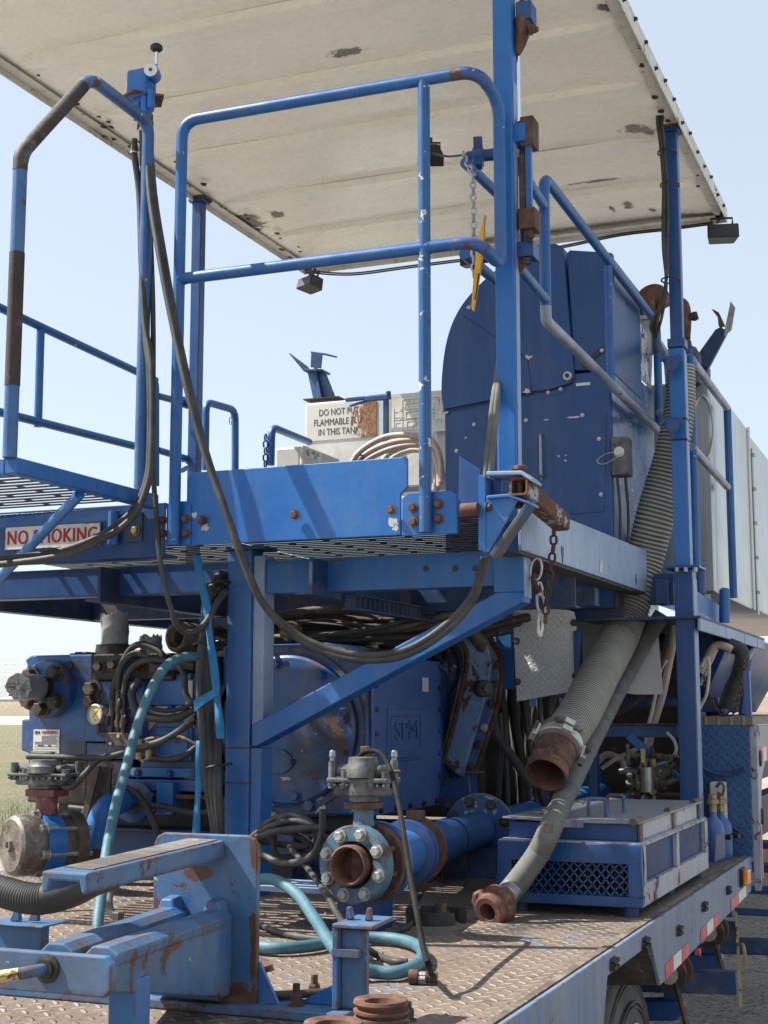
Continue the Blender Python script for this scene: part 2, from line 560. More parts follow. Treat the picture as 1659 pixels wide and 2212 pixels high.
M_lime = paint('flaking yellow paint', (0.50, 0.38, 0.13), (0.52, 0.44, 0.26), 0.9, 0.68, 0.60, 0.0, rough=0.55, dirt=0.5, scale=3.0, chip_col=(0.10, 0.07, 0.05))
M_primer = plain('bare primer patch', (0.44, 0.43, 0.40), (0.56, 0.55, 0.52), 0.6, scale=20)
M_red_ir = rusty('dull red casting', (0.13, 0.035, 0.032), (0.24, 0.08, 0.07), rough=0.6)

def tread(name, low, high, dirtcol, size=0.036, metal=0.0, rough=0.55, strength=0.8, axis='xy', rustmix=0.5):
    """raised lozenge plate: alternate lozenges turned a quarter"""
    g = G(name)
    sep = g.n('ShaderNodeSeparateXYZ')
    g.put(sep.inputs[0], g.co)
    a, b = {'xy': (0, 1), 'xz': (0, 2), 'yz': (1, 2)}[axis]
    x, y = sep.outputs[a], sep.outputs[b]
    k = 1.0 / size
    u = g.math('MULTIPLY', g.math('ADD', x, y), k * 0.7071)
    v = g.math('MULTIPLY', g.math('SUBTRACT', y, x), k * 0.7071)
    u = g.math('ADD', u, 500.0)
    v = g.math('ADD', v, 500.0)
    par = g.math('MODULO', g.math('ADD', g.math('FLOOR', u), g.math('FLOOR', v)), 2.0)
    fu = g.math('SUBTRACT', g.math('FRACT', u), 0.5)
    fv = g.math('SUBTRACT', g.math('FRACT', v), 0.5)
    inv = g.math('SUBTRACT', 1.0, par)
    p = g.math('ADD', g.math('MULTIPLY', fu, par), g.math('MULTIPLY', fv, inv))
    q = g.math('ADD', g.math('MULTIPLY', fv, par), g.math('MULTIPLY', fu, inv))
    e = g.math('ADD', g.math('POWER', g.math('DIVIDE', p, 0.56), 2.0), g.math('POWER', g.math('DIVIDE', q, 0.17), 2.0))
    h = g.ramp(e, 1.0, 0.35)
    n1 = g.noise(2.1, 8, 0.68)
    col = g.mix(g.ramp(n1, 0.35, 0.68), low, dirtcol)
    col = g.mix(g.math('MULTIPLY', g.ramp(g.noise(11, 9, 0.75), 0.42, 0.7), rustmix), col, (0.135, 0.078, 0.050))
    if rustmix:
        col = g.mix(g.ramp(g.noise(1.7, 9, 0.72, dist=0.8), 0.55, 0.63), col, (0.055, 0.048, 0.042))
        col = g.mix(g.math('MULTIPLY', g.ramp(g.noise(2.6, 9, 0.7, dist=0.5), 0.60, 0.64), 0.7), col, (0.09, 0.15, 0.24))
        col = g.mix(g.math('MULTIPLY', g.ramp(g.noise(38, 6, 0.8), 0.58, 0.70), 0.5), col, (0.36, 0.31, 0.26))
    col = g.mix(g.math('MULTIPLY', h, g.ramp(g.noise(5, 6), 0.36, 0.62)), col, high)
    if rustmix:
        h = g.math('MULTIPLY', h, g.ramp(g.noise(1.3, 7, 0.65, dist=0.6), 0.34, 0.60))
    hh = g.math('ADD', h, g.math('MULTIPLY', g.noise(70, 5, 0.7), 0.22))
    return g.done(col, rough, metal, g.bump(hh, strength, 0.006))
M_deck = tread('rusty tread plate deck', (0.138, 0.103, 0.078), (0.345, 0.298, 0.248), (0.195, 0.158, 0.124), 0.037, strength=1.0)
M_checker = tread('blue tread plate', (0.022, 0.080, 0.19), (0.035, 0.105, 0.225), (0.03, 0.09, 0.21), 0.030, axis='xz', rustmix=0.0)
M_treadalu = tread('aluminium tread plate', (0.62, 0.62, 0.59), (0.80, 0.80, 0.78), (0.70, 0.70, 0.67), 0.020, metal=0.15, rough=0.5, axis='xz', rustmix=0.0)

def mat_gravel():
    g = G('gravel')
    v1 = g.vor(42, out='Color')
    sepc = g.n('ShaderNodeSeparateColor')
    g.put(sepc.inputs[0], v1)
    col = g.mix(sepc.outputs[0], (0.29, 0.26, 0.225), (0.60, 0.56, 0.50))
    col = g.mix(g.ramp(g.noise(0.5, 6), 0.4, 0.65), col, (0.36, 0.325, 0.275))
    h = g.vor(42)
    col = g.mix(g.ramp(h, 0.55, 0.95), col, (0.13, 0.115, 0.10))
    return g.done(col, 0.9, 0, g.bump(g.math('ADD', g.math('MULTIPLY', h, -1.0), g.noise(130, 3)), 1.0, 0.02))
M_gravel = mat_gravel()
def mat_field():
    g = G('dry field')
    n = g.noise(0.35, 8, 0.65)
    col = g.mix(g.ramp(n, 0.4, 0.6), (0.20, 0.17, 0.10), (0.11, 0.14, 0.045))
    col = g.mix(g.ramp(g.noise(3.5, 8, 0.7), 0.45, 0.7), col, (0.26, 0.21, 0.14))
    return g.done(col, 0.95, 0, g.bump(g.noise(14, 8, 0.7), 1.0, 0.1))
M_field = mat_field()
M_road = plain('pale gravel road', (0.46, 0.43, 0.38), (0.55, 0.52, 0.47), 0.9, scale=2)
M_hill = plain('dry brown hillside', (0.17, 0.13, 0.085), (0.27, 0.21, 0.14), 0.95, scale=0.08)
M_grass = plain('grass blades', (0.085, 0.125, 0.030), (0.19, 0.21, 0.07), 0.8, scale=3)
M_bolt = plain('dull zinc bolt', (0.26, 0.25, 0.23), (0.46, 0.45, 0.42), 0.5, 0.45, scale=45)
M_matt = plain('matt black rubber', (0.006, 0.006, 0.006), (0.016, 0.016, 0.015), 0.8, scale=14, spec=0.2)
M_tyre = plain('dusty tyre rubber', (0.060, 0.060, 0.058), (0.13, 0.127, 0.118), 0.75, scale=10)
M_edgeworn = rusty('worn deck edge', (0.12, 0.09, 0.07), (0.27, 0.22, 0.18))
M_grip = rusty('brown grip strip', (0.13, 0.115, 0.10), (0.26, 0.24, 0.215), rough=0.9, bumpy=1.0)
# ------------------------------------------------------------------ the setting
def struct(o):
    o['kind'] = 'structure'
    return o
m = MB()
m.add([(-4.6, -14, 0), (40, -14, 0), (40, 60, 0), (-4.6, 60, 0)], [(0, 1, 2, 3)])
m.add([(-60, -14, 0), (-4.6, -14, 0), (-4.6, 14.6, 0), (-60, 14.6, 0)], [(0, 1, 2, 3)])
struct(m.build('gravel_yard', M_gravel))
m = MB()
N = 40
vs = []
for j in range(N + 1):
    for i in range(N + 1):
        x = -4.6 - 395.4 * (i / N) ** 2
        y = 13.6 + 490 * (j / N) ** 1.6
        z = -0.004 + (0.25 * math.sin(y * 0.21 + x * 0.13) * min(1, i / 4) * 0.4 if i > 1 else 0)
        vs.append((x, y, z))
m.add(vs, [(j * (N + 1) + i, j * (N + 1) + i + 1, (j + 1) * (N + 1) + i + 1, (j + 1) * (N + 1) + i) for j in range(N) for i in range(N)], smooth=True)
struct(m.build('field', M_field))
m = MB()
m.add([(-4.6, 60, -0.01), (400, 60, -0.01), (400, 900, -0.01), (-4.6, 900, -0.01)], [(0, 1, 2, 3)])
struct(m.build('far_field', M_field))
m = MB()
m.add([(-390, 125, 0.16), (-5, 125, 0.16), (-5, 290, 0.20), (-390, 290, 0.20)], [(0, 1, 2, 3)])
m.add([(-390, 125, -0.3), (-5, 125, -0.3), (-5, 125, 0.16), (-390, 125, 0.16)], [(0, 1, 2, 3)])
struct(m.build('gravel_road', M_road))
m = MB()
vs, n = [], 60
for i in range(n + 1):
    x = -900 + 1800 * i / n
    vs += [(x, 470, -2), (x, 520, 5.2 + 1.3 * math.sin(i * 0.9) + 0.9 * math.sin(i * 0.37 + 1)), (x, 600, 6.0 + 1.4 * math.sin(i * 0.53)), (x, 800, -2)]
m.add(vs, [(4 * i + k, 4 * i + 4 + k, 4 * i + 5 + k, 4 * i + 1 + k) for i in range(n) for k in range(3)], smooth=True)
struct(m.build('hills', M_hill))
# long grass outside the fence
m = MB()
rg = random.Random(3)
for i in range(9000):
    x, y = rg.uniform(-13.5, -5.6), rg.uniform(13.4, 23.0)
    h = rg.uniform(0.08, 0.34)
    a = rg.uniform(0, 6.28)
    lx, ly = rg.uniform(-0.08, 0.08), rg.uniform(-0.08, 0.08)
    wd = 0.008
    m.add([(x - wd * math.cos(a), y - wd * math.sin(a), -0.12), (x + wd * math.cos(a), y + wd * math.sin(a), -0.12), (x + lx, y + ly, h)], [(0, 1, 2)])
g_ = m.build('grass', M_grass)
g_['kind'] = 'stuff'

# chain link fence
fy, fx0, fx1 = 13.6, -14.0, -5.4
ft = thing('chain_link_fence', (fx1, fy, 0), 'grey chain link fence with barbed wire at the edge of the field', 'fence')
top = P(10, 1511, Y=fy).z
for k, x in enumerate((-13.6, -10.6, -7.6)):
    MB().cyl((x, fy + 0.03, -0.1), (x, fy + 0.03, top + 0.5), 0.03, 12).build('post', M_zinc, ft)
MB().cyl((fx0, fy + 0.03, top), (fx1, fy + 0.03, top), 0.024, 10).build('top_rail', M_zinc, ft)
m = MB()
sp, hgt = 0.055, top - 0.03
x = fx0 - hgt
def clip_line(x, s):
    a = Vector((x, fy, 0.03)); b = Vector((x + s * hgt, fy, hgt + 0.03))
    if min(a.x, b.x) > fx1 or max(a.x, b.x) < fx0 or a.x < fx0 or b.x < fx0 or a.x > fx1 or b.x > fx1:
        return None
    return a, b
while x < fx1 + hgt:
    for s in (1, -1):
        r = clip_line(x, s)
        if r:
            m.tube(r, 0.0017, 4, caps=False)
    x += sp * 1.414
m.build('wire_mesh', M_zinc, ft)
for py in (1434, 1459, 1478):
    z = P(10, py, Y=fy).z
    m = MB().cyl((fx0, fy, z), (fx1, fy, z), 0.0035, 5)
    x = fx0
    while x < fx1:
        m.tube([(x - 0.015, fy, z - 0.02), (x + 0.015, fy, z + 0.02)], 0.0025, 4)
        x += 0.13
    m.build('barbed_wire', M_zinc, ft)
# ------------------------------------------------------------------ flatbed trailer
ZD = -0.6                                        # deck, relative to the eye
XR, XL, Y0, YB = -0.87, -3.42, 1.25, 6.2         # right edge, left edge, tail, bulkhead
tr = thing('flatbed_trailer', V(-2.1, 4, ZD), 'blue drop deck trailer with rusty tread plate deck and pale weathered side skirt', 'trailer')
MB().box(V(XL, Y0, ZD - 0.05), V(XR - 0.004, YB, ZD)).build('deck', M_deck, tr)
# side skirt, cut away over the wheel, tapered at its far end
out = [(XR, Y0, ZD + .003)] + [(XR, YB, ZD + .003), (XR, YB + .04, ZD - .06), (XR, YB - .02, ZD - .135), (XR, 4.27, ZD - .185), (XR, 4.155, ZD - .052), (XR, 3.62, ZD - .052),
       (XR, 3.50, ZD - .30), (XR, 3.4, ZD - .42), (XR, Y0, ZD - .42)]
sk = MB().prism([V(*p) for p in out], (0.012, 0, 0)).build('side_skirt', M_skirt, tr, bevel=0.003)
# bent flap behind the wheel
MB().prism([V(XR - .002, 4.155, ZD - .055), V(XR - .002, 4.27, ZD - .185), V(XR - .17, 4.30, ZD - .20), V(XR - .17, 4.155, ZD - .055)], (0, 0.006, 0)).build('mud_flap', M_brown, tr)
MB().box(V(XR - .022, Y0, ZD + .001), V(XR - .004, YB - .01, ZD + .005)).build('edge_strip', M_edgeworn, tr)
# reflective tape along the skirt's lower edge
def tape(ya, yb, za, zb, h, n, first, par, nm='reflective_strip'):
    for i in range(n):
        t0, t1 = i / n, (i + 1) / n
        a, b = ya + (yb - ya) * t0, ya + (yb - ya) * t1
        z0, z1 = za + (zb - za) * t0, za + (zb - za) * t1
        MB().hexa([V(XR + .0125, a, z0), V(XR + .0145, a, z0), V(XR + .0145, b, z1), V(XR + .0125, b, z1),
                   V(XR + .0125, a, z0 + h), V(XR + .0145, a, z0 + h), V(XR + .0145, b, z1 + h), V(XR + .0125, b, z1 + h)]).build(
            nm, M_refl_red if (i + first) % 2 == 0 else M_refl_white, par, label='red reflective strip' if (i + first) % 2 == 0 else 'white reflective strip')
def skz(y):
    return ZD - .185 + (y - 4.27) / (YB - .02 - 4.27) * .05
for a, b, n, f in ((4.34, 4.72, 3, 0), (4.95, 5.33, 3, 0), (5.62, 6.02, 2, 0)):
    tape(a, b, skz(a) + .004, skz(b) + .004, .042, n, f, sk)
MB().box(V(XR + .0125, 2.72, ZD - .40), V(XR + .0145, 2.92, ZD - .30)).build('reflective_strip', M_refl_white, sk)
# clamps of bolts on the skirt
for y, z in ((3.67, -.030), (4.06, -.035), (4.56, -.07), (5.02, -.055), (5.55, -.06), (6.05, -.08)):
    m = MB()
    for dy in (-.022, 0.0, .022):
        for dz in (-.008, .008):
            m.hexbolt(V(XR + .013, y + dy + rg.uniform(-.006, .006), ZD + z + dz), (1, 0, 0), .0065, .012)
    m.box(V(XR + .012, y - .03, ZD + z - .006), V(XR + .016, y + .03, ZD + z + .006))
    m.build('bolt_cluster', M_iron, tr)
m = MB().box(V(XR + .012, 5.86, ZD - .085), V(XR + .024, 5.955, ZD - .015)).build('lamp_base', M_black, tr)
MB().box(V(XR + .024, 5.865, ZD - .078), V(XR + .045, 5.95, ZD - .02)).build('marker_lamp', M_orange, tr, bevel=.006)
MB().cyl(V(XR + .002, 4.9, ZD - .185), V(XR + .02, 4.9, ZD - .185), .012, 10).build('red_stud', M_refl_red, tr)
# frame under the deck
for x in (-2.75, -1.55):
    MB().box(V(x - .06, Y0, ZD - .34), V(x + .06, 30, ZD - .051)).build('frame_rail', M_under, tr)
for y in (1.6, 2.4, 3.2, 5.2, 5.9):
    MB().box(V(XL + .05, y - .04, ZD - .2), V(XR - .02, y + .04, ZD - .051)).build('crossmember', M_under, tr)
# wheels on the right
WX, WR, WY, WZ = -0.995, .394, 4.508, -1.174 + H
def wheel(cx, cy, cz, R):
    wd = .23
    prof = [(0, R * .56), (.0, R * .62), (.012, R * .79), (.02, R - .030), (.03, R - .010), (.045, R)]
    pr = [(d, r) for d, r in prof] + [(wd - d, r) for d, r in prof[::-1]]
    ty = MB().lathe((cx, cy, cz), (-1, 0, 0), pr, 72)
    # raised tread blocks
    for row, w0 in enumerate((.05, .088, .126, .164)):
        for k in range(64):
            a0 = 2 * math.pi * (k + .5 * (row % 2)) / 64
            a1 = a0 + 2 * math.pi * .72 / 64
            q = []
            for rr in (R - .004, R + .010):
                for (dx, an) in ((w0 - .015, a0), (w0 + .015, a0), (w0 + .015, a1), (w0 - .015, a1)):
                    q.append((cx - dx, cy + math.cos(an) * rr, cz + math.sin(an) * rr))
            ty.hexa(q)
    # side wall ribs
    for r in (R * .69, R * .73, R * .85, R * .89):
        ty.lathe((cx, cy, cz), (1, 0, 0), [(-.02, r - .005), (.003 if r < R * .8 else -.012, r - .003), (.003 if r < R * .8 else -.012, r + .003), (-.02, r + .005)], 72)
    t = ty.build('tyre', M_tyre, None)
    rim = MB().lathe((cx, cy, cz), (-1, 0, 0), [(-.004, R * .575), (-.006, R * .54), (.02, R * .51), (.05, R * .40), (.05, R * .25), (.01, R * .21), (.0, R * .13)], 48)
    for k in range(8):
        an = k * math.pi / 4
        rim.hexbolt((cx - .045, cy + math.cos(an) * R * .32, cz + math.sin(an) * R * .32), (1, 0, 0), .014)
    return t, rim.build('rim', M_white, None)
for (yy, xx) in ((WY, WX), (WY - .92, WX)):
    wh = bpy.data.objects.new('wheel', None); COL.objects.link(wh); wh.parent = tr
    for o in wheel(xx, yy, WZ, WR):
        w0 = Vector(o['org'])
        del o['org']
        o.parent = wh
        o.location = w0 - org(tr)
# raised front of the trailer: bulkhead, upper deck and its side
ZU = P(1560, 1566, Y=YB).z - H
bhR = -.852
xbl, YB2 = P(1478, 1700, Y=YB).x, 8.4
MB().box(V(xbl, YB, ZD), V(bhR, YB + .03, ZU - .002)).build('bulkhead', M_checker, tr)
MB().box(V(XL, YB2, ZD - .1), V(xbl, YB2 + .03, ZU - .002)).build('rear_bulkhead', M_checker, tr)
MB().box(V(xbl, YB + .031, ZD), V(xbl + .02, YB2, ZU - .002)).build('inner_side', M_under, tr)
MB().box(V(XL, YB + .001, ZD - .05), V(xbl - .001, YB2, ZD)).build('deck', M_deck, tr)
MB().box(V(xbl, YB + .0, ZU), V(bhR + .02, YB2, ZU + .035)).build('upper_deck', M_deck, tr)
MB().box(V(XL, YB2 + .001, ZU), V(bhR + .02, YB + 14, ZU + .035)).build('upper_deck', M_deck, tr)
ud = MB().prism([V(bhR, YB + .031, ZU - .002), V(bhR, YB + 14, ZU - .002), V(bhR, YB + 14, ZU - .16), V(bhR, YB + .30, ZU - .16), V(bhR, YB + .17, ZU - .22), V(bhR, YB + .12, ZU - .30), V(bhR, YB + .09, ZD - .05), V(bhR, YB + .031, ZD - .14)], (.03, 0, 0)).build('upper_side', M_violet, tr, bevel=.003)
for i in range(10):
    a = YB + .12 + .1 * i
    MB().box(V(bhR + .0305, a, ZU - .155), V(bhR + .0325, a + .098, ZU - .095)).build('reflective_strip', M_refl_red if i % 2 == 0 else M_refl_white, ud)
MB().box(V(bhR + .0305, YB + .05, ZD - .09), V(bhR + .0325, YB + .088, ZD + .12)).build('reflective_strip', M_refl_red, ud)
for z in (ZD + .16, ZD + .40):
    a = V(bhR + .034, YB + .10, z)
    MB().tube([a + Vector((0, math.cos(t) * .012, math.sin(t) * .03)) for t in [k * math.pi / 6 for k in range(12)]], .005, 6, closed=True).build('latch_ring', M_iron, ud)
# bent bars welded on the bulkhead
for pts in (((1488, 1630), (1530, 1668), (1570, 1676), (1608, 1660)), ((1548, 1762), (1590, 1792), (1608, 1806))):
    MB().tube(fillet([P(x, y, Y=YB - .02) for x, y in pts], .03), .008, 8).build('hand_hold', M_under, tr)

# ------------------------------------------------------------------ strap rollers and steps under the right side
for i, (x, y, Y) in enumerate(((1453, 2098, 4.85), (1537, 2010, 5.6))):
    t = thing('strap_winch', P(x, y, Y=Y), ('nearer' if i == 0 else 'farther') + ' rusty strap winch drum hung under the trailer skirt ' + ('just behind the wheel' if i == 0 else 'before the ladder'), 'winch', 'strap winches under the side skirt')
    c = P(x, y, Y=Y)
    MB().lathe(c - Vector((.0, .06, 0)), (0, 1, 0), [(0, .055), (.012, .055), (.012, .038), (.11, .038), (.11, .055), (.122, .055)], 24).build('drum', M_rust, t)
    MB().lathe(c - Vector((.0, .072, 0)), (0, 1, 0), [(0, .03), (.01, .03)], 18).build('end_cap', M_zinc, t)
    MB().bar(c + Vector((.01, -.05, .0)), c + Vector((.06, -.09, -.16)), .014, .014).build('handle', M_rust, t)
    MB().box(c + Vector((-.05, .07, -.03)), c + Vector((-.02, .10, .25))).build('bracket', M_under, t)
for i, (x0, x1, y0, y1, Y, xs) in enumerate(((1386, 1473, 2164, 2206, 5.0, 1467), (1479, 1558, 2063, 2096, 5.9, 1552))):
    t = thing('support_leg', P(x1, y1, Y=Y), 'navy landing leg hung below the deck, ' + ('closest to the tyre' if i == 0 else 'close to the hanging yellow strap'), 'leg', 'landing legs under the deck')
    pts = []
    r = (y1 - y0) / 2
    for k in range(9):
        an = -math.pi / 2 + math.pi * k / 8
        pts.append(P(x1 - r + r * math.cos(an), (y0 + y1) / 2 + r * math.sin(an), Y=Y))
    pts += [P(x0 - 60, y1, Y=Y), P(x0 - 60, y0, Y=Y)]
    MB().prism(pts, (0, .09, 0)).build('foot_beam', M_navy, t, bevel=.004)
    a, b = P(xs - 36, y0 - 85, Y=Y + .03), P(xs - 36, y0 + 4, Y=Y + .03)
    MB().box(Vector((a.x, a.y, b.z)), Vector((P(xs, y0, Y=Y + .03).x, a.y + .05, a.z))).build('upright', M_under, t, bevel=.003)
    MB().bar(P(xs - 90, y1 - 90, Y=Y + .15), P(1592, y1 - 84, Y=Y + .15), .05, .075).build('cross_tube', M_under, t)
# stairs / ladder frame beyond the trailer
for i, (xa, ya, yb) in enumerate(((1622, 1818, 1841), (1622, 1868, 1893), (1620, 1920, 1942), (1590, 1970, 1990))):
    Y = 8.6 - i * .35
    t = MB().box(P(xa - 60, ya, Y=Y), P(1850, yb, Y=Y) + Vector((0, .22, 0))).build('step_beam', M_navy, bevel=.006)
    tag(t, ('highest', 'second highest', 'third highest', 'lowest')[i] + ' of the navy steel beams stacked under the gooseneck', 'beam', 'navy beams under the gooseneck')
for i, (x0, y0, x1, y1, Y) in enumerate(((1470, 2040, 1700, 2046, 7.2), (1400, 2090, 1560, 2096, 6.4))):
    t = MB().bar(P(x0, y0, Y=Y), P(x1, y1, Y=Y), .09, .07).build('axle_beam', M_under, bevel=.01)
    tag(t, ('long dark beam crossing behind the farther winch', 'short dark beam crossing below the nearer winch')[i], 'beam')
t = thing('hanging_strap', P(1592, 2000, Y=6.0), 'yellowed flat strap hanging down beside the landing legs', 'strap')
MB().prism([P(1587, 1970, Y=6.0), P(1592, 1970, Y=6.0), P(1604, 2175, Y=6.0), P(1597, 2175, Y=6.0)], (0, .004, 0)).build('webbing', M_lime, t)
MB().tube(spline([P(1592, 2040, Y=5.99), P(1606, 2044, Y=5.98), P(1610, 2090, Y=5.98)], 6), .007, 6).build('tail', M_brass, t)
t = MB().box(P(1592, 2034, Y=8.5), P(1850, 2054, Y=8.5) + Vector((0, .15, 0))).build('railway_tie', M_brown, bevel=.01)
tag(t, 'brown timber lying on the gravel beyond the trailer', 'timber')
# ------------------------------------------------------------------ foreground bracket, rail, stake and unions
ND = Vector((0, -1, 0))
br = thing('hose_rack', V(-1.5, 2.7, ZD), 'heavy blue steel bracket with channel arms and yellow handle in front of the column', 'bracket')
Yp = 2.66
_o = Vector(br['org'])
def _sp(px, py, Y, rx, rz):
    return (tuple(P(px, py, Y=Y) - _o), (rx, .05, rz))
M_bracket = paint('rust spotted bracket paint', (0.020, 0.105, 0.265), (0.060, 0.17, 0.30), 0.9, 0.735, 0.645, 1.0, rough=0.45, dirt=0.35, scale=1.3, edge_r=0.018, streak=0.2, grime=0.3, edge_lo=.06, spot_rust=True,
    spots=[_sp(430, 1885, Yp, .035, .016), _sp(520, 2175, Yp, .05, .05), _sp(455, 2195, Yp, .05, .03), _sp(548, 2060, Yp, .012, .10), _sp(548, 1830, Yp, .012, .05), _sp(455, 2000, 2.4, .05, .012), _sp(395, 2050, 2.3, .06, .012)])
x0, x1 = P(332, 1850, Y=Yp).x, P(556, 1850, Y=Yp).x
zt = P(450, 1802, Y=Yp).z - H
c = .022
MB().prism([V(x0, Yp, ZD + .005), V(x1, Yp, ZD + .005), V(x1, Yp, zt - c), V(x1 - c * .35, Yp, zt - c * .35), V(x1 - c, Yp, zt), V(x0 + c, Yp, zt), V(x0 + c * .35, Yp, zt - c * .35), V(x0, Yp, zt - c)], (0, .016, 0)).build('back_plate', M_bracket, br, bevel=.003)
MB().prism([V(x1 + .001, Yp + .01, ZD + .02), V(x1 + .045, Yp + .01, ZD + .02), V(x1 + .001, Yp + .01, ZD + .10)], (0, .01, 0)).build('gusset', M_blue, br)
# upper channel arm, open underneath
xa = P(487, 1815, Y=Yp).x
Ya = 2.06
t1, t0 = P(190, 1886, X=xa).z - H, P(487, 1815, X=xa).z - H
yf = P(190, 1886, X=xa).y
wA = xa - P(90, 1886, Y=yf).x
hA = t1 - (P(184, 1933, Y=yf).z - H)
m = MB()
prof = [(0, 0), (-wA, 0), (-wA, -hA), (-wA + .012, -hA), (-wA + .018, -.016), (-.018, -.016), (-.012, -hA), (0, -hA)]
m.prism([V(xa + dx, yf, t1 + dz) for dx, dz in prof], (0, Yp - yf - .001, t0 - t1))
m.build('channel_arm', M_bracket, br, bevel=.004)
MB().prism([V(xa - .012, yf + .035, t1 + .0005 + (t0 - t1) * .035 / (Yp - yf)), V(xa - wA + .012, yf + .05, t1 + .0005 + (t0 - t1) * .05 / (Yp - yf)), V(xa - wA + .012, Yp - .01, t0 + .0005), V(xa - .012, Yp - .01, t0 + .0005)], (0, 0, .0015)).build('grip_strip', M_grip, br)
# lower front plate
yl = 2.02
xr_ = P(240, 2100, Y=yl).x
za, zb = P(240, 2068, Y=yl).z - H, P(238, 2158, Y=yl).z - H
r = .012
MB().prism([V(xr_ - .9, yl, zb), V(xr_ - r, yl, zb), V(xr_, yl, zb + r), V(xr_, yl, za - r), V(xr_ - r, yl, za), V(xr_ - .9, yl, za)], (0, .018, 0)).build('front_plate', M_bracket, br, bevel=.003)
# box arm from the front plate up to the back plate, with two ridges
zA, zB = P(500, 1958, Y=Yp).z - H, P(497, 2168, Y=Yp).z - H
xe = P(503, 1990, Y=Yp).x
m = MB()
pf = [(xr_ - .004, za + .004), (xr_ - .004, zb + .006), (xr_ - .16, zb + .006), (xr_ - .16, za - .004)]
pb = [(xe, zA - .03), (xe, zB + .012), (xe - .17, zB + .012), (xe - .17, zA - .03)]
m.hexa([V(pf[0][0], yl + .018, pf[0][1] - .015), V(pf[1][0], yl + .018, pf[1][1]), V(pf[2][0], yl + .018, pf[2][1]), V(pf[3][0], yl + .018, pf[3][1] - .012),
        V(pb[0][0], Yp - .001, pb[0][1]), V(pb[1][0], Yp - .001, pb[1][1]), V(pb[2][0], Yp - .001, pb[2][1]), V(pb[3][0], Yp - .001, pb[3][1])])
m.build('box_arm', M_bracket, br, bevel=.004)
for k, (d0, d1) in enumerate(((.0, .0), (.085, .105))):
    p = V(xr_ - .03 - d0, yl + .02, za + .004)
    q = V(xe - .028 - d1, Yp - .004, zA - .012)
    MB().prism([p + Vector((-.032, 0, -.022)), p + Vector((.028, 0, -.022)), p + Vector((.030, 0, -.004)), p + Vector((.012, 0, .008)), p + Vector((-.018, 0, .008)), p + Vector((-.034, 0, -.006))], q - p).build('ridge_arm', M_bracket, br, bevel=.003)
    MB().prism([q + Vector((-.030, -.04, -.02)), q + Vector((.026, -.04, -.02)), q + Vector((.012, -.03, .025)), q + Vector((-.014, -.03, .025))], (0, .038, .004)).build('stop_lug', M_bracket, br, bevel=.004)
lg = P(262, 2185, Y=2.13)
MB().box((lg.x - .026, lg.y, ZD + H + .003), (lg.x + .026, lg.y + .05, zb + H + .01)).build('leg', M_blue, br, bevel=.003)
# yellow handle
hc = P(103, 2092, Y=yl)
MB().lathe(hc, ND, [(0, .023), (.004, .023), (.006, .016), (.012, .016)], 20).build('bushing', M_iron, br)
hp = spline([hc, hc + Vector((-.006, -.03, 0)), hc + Vector((-.035, -.055, -.004)), hc + Vector((-.10, -.075, -.012)), hc + Vector((-.30, -.11, -.02))], 6)
MB().tube(hp[:11], .0095, 14).build('handle', M_bracket, br)
MB().tube(hp[10:], .0098, 14).build('handle_grip', M_lime, br, label='yellow painted end of the handle')
# base rail lying across the deck
rl = thing('base_rail', V(-1.8, 2.68, ZD), 'flat blue steel rail bolted across the deck under the bracket and stake', 'rail')
MB().box(V(-2.6, 2.63, ZD + .001), V(-1.14, 2.745, ZD + .02)).build('flat_bar', M_worn, rl, bevel=.003)
for px, py in ((640, 2172), (679, 2150)):
    b = P(px, py, Z=ZD + .02)
    m = MB().hexbolt(b, (0, 0, 1), .013, .02)
    m.cyl(b + Vector((0, 0, .02)), b + Vector((0, 0, .042)), .0075, 10)
    m.build('bolt', M_rust, rl)
MB().prism([P(560, 2100, Z=ZD + .004), P(585, 2092, Z=ZD + .004), P(580, 2080, Z=ZD + .004), P(560, 2074, Z=ZD + .004)], (0, 0, .008)).build('rust_tab', M_rust, rl)
# stake with a notched head
st = thing('stake_post', V(-1.17, 2.7, ZD), 'short upright blue stake plate with notched head standing by the grooved unions', 'post')
xs0, xs1 = P(737, 2100, Y=2.68).x, P(792, 2100, Y=2.68).x
zs = P(760, 2008, Y=2.68).z - H
MB().box(V(xs0, 2.68, ZD + .021), V(xs1, 2.694, zs)).build('plate', M_worn, st, bevel=.002)
MB().box(V(xs0 - .012, 2.662, ZD + .021), V(xs0 - .0005, 2.694, zs + .004)).build('side_flange', M_worn, st, bevel=.002)
MB().prism([V(xs0 - .012, 2.66, zs + .004), V(xs1 + .022, 2.66, zs + .004), V(xs1 + .026, 2.76, zs + .010), V(xs0, 2.76, zs + .010)], (0, 0, .008)).build('cap_plate', M_worn, st, bevel=.002)
for dx in (.0, .040):
    MB().prism([V(xs0 + dx, 2.70, zs + .016), V(xs0 + dx + .016, 2.70, zs + .016), V(xs0 + dx + (.013 if dx else .011), 2.70, zs + .040), V(xs0 + dx + (.006 if dx else .002), 2.70, zs + .040)], (0, .012, 0)).build('horn', M_worn, st, bevel=.002)
MB().prism([P(736, 2118, Y=2.70), P(736, 2180, Y=2.66) * 0 + V(xs0 - .012, 2.70, ZD + .022), V(xs0 - .10, 2.70, ZD + .022)], (0, .010, 0)).build('gusset', M_blue, st)
MB().box(V(xs0 - .012, 2.66, zs - .05), V(xs1 - .01, 2.679, zs - .036)).build('weld_strip', M_worn, st)
lc_ = P(40, 2000, Y=3.1)
s2_ = thing('stake_post', Vector((lc_.x, 3.1, ZD + H)), 'second notched stake post at the left edge under the ribbed suction hose', 'post')
zz_ = P(40, 1992, Y=3.1).z
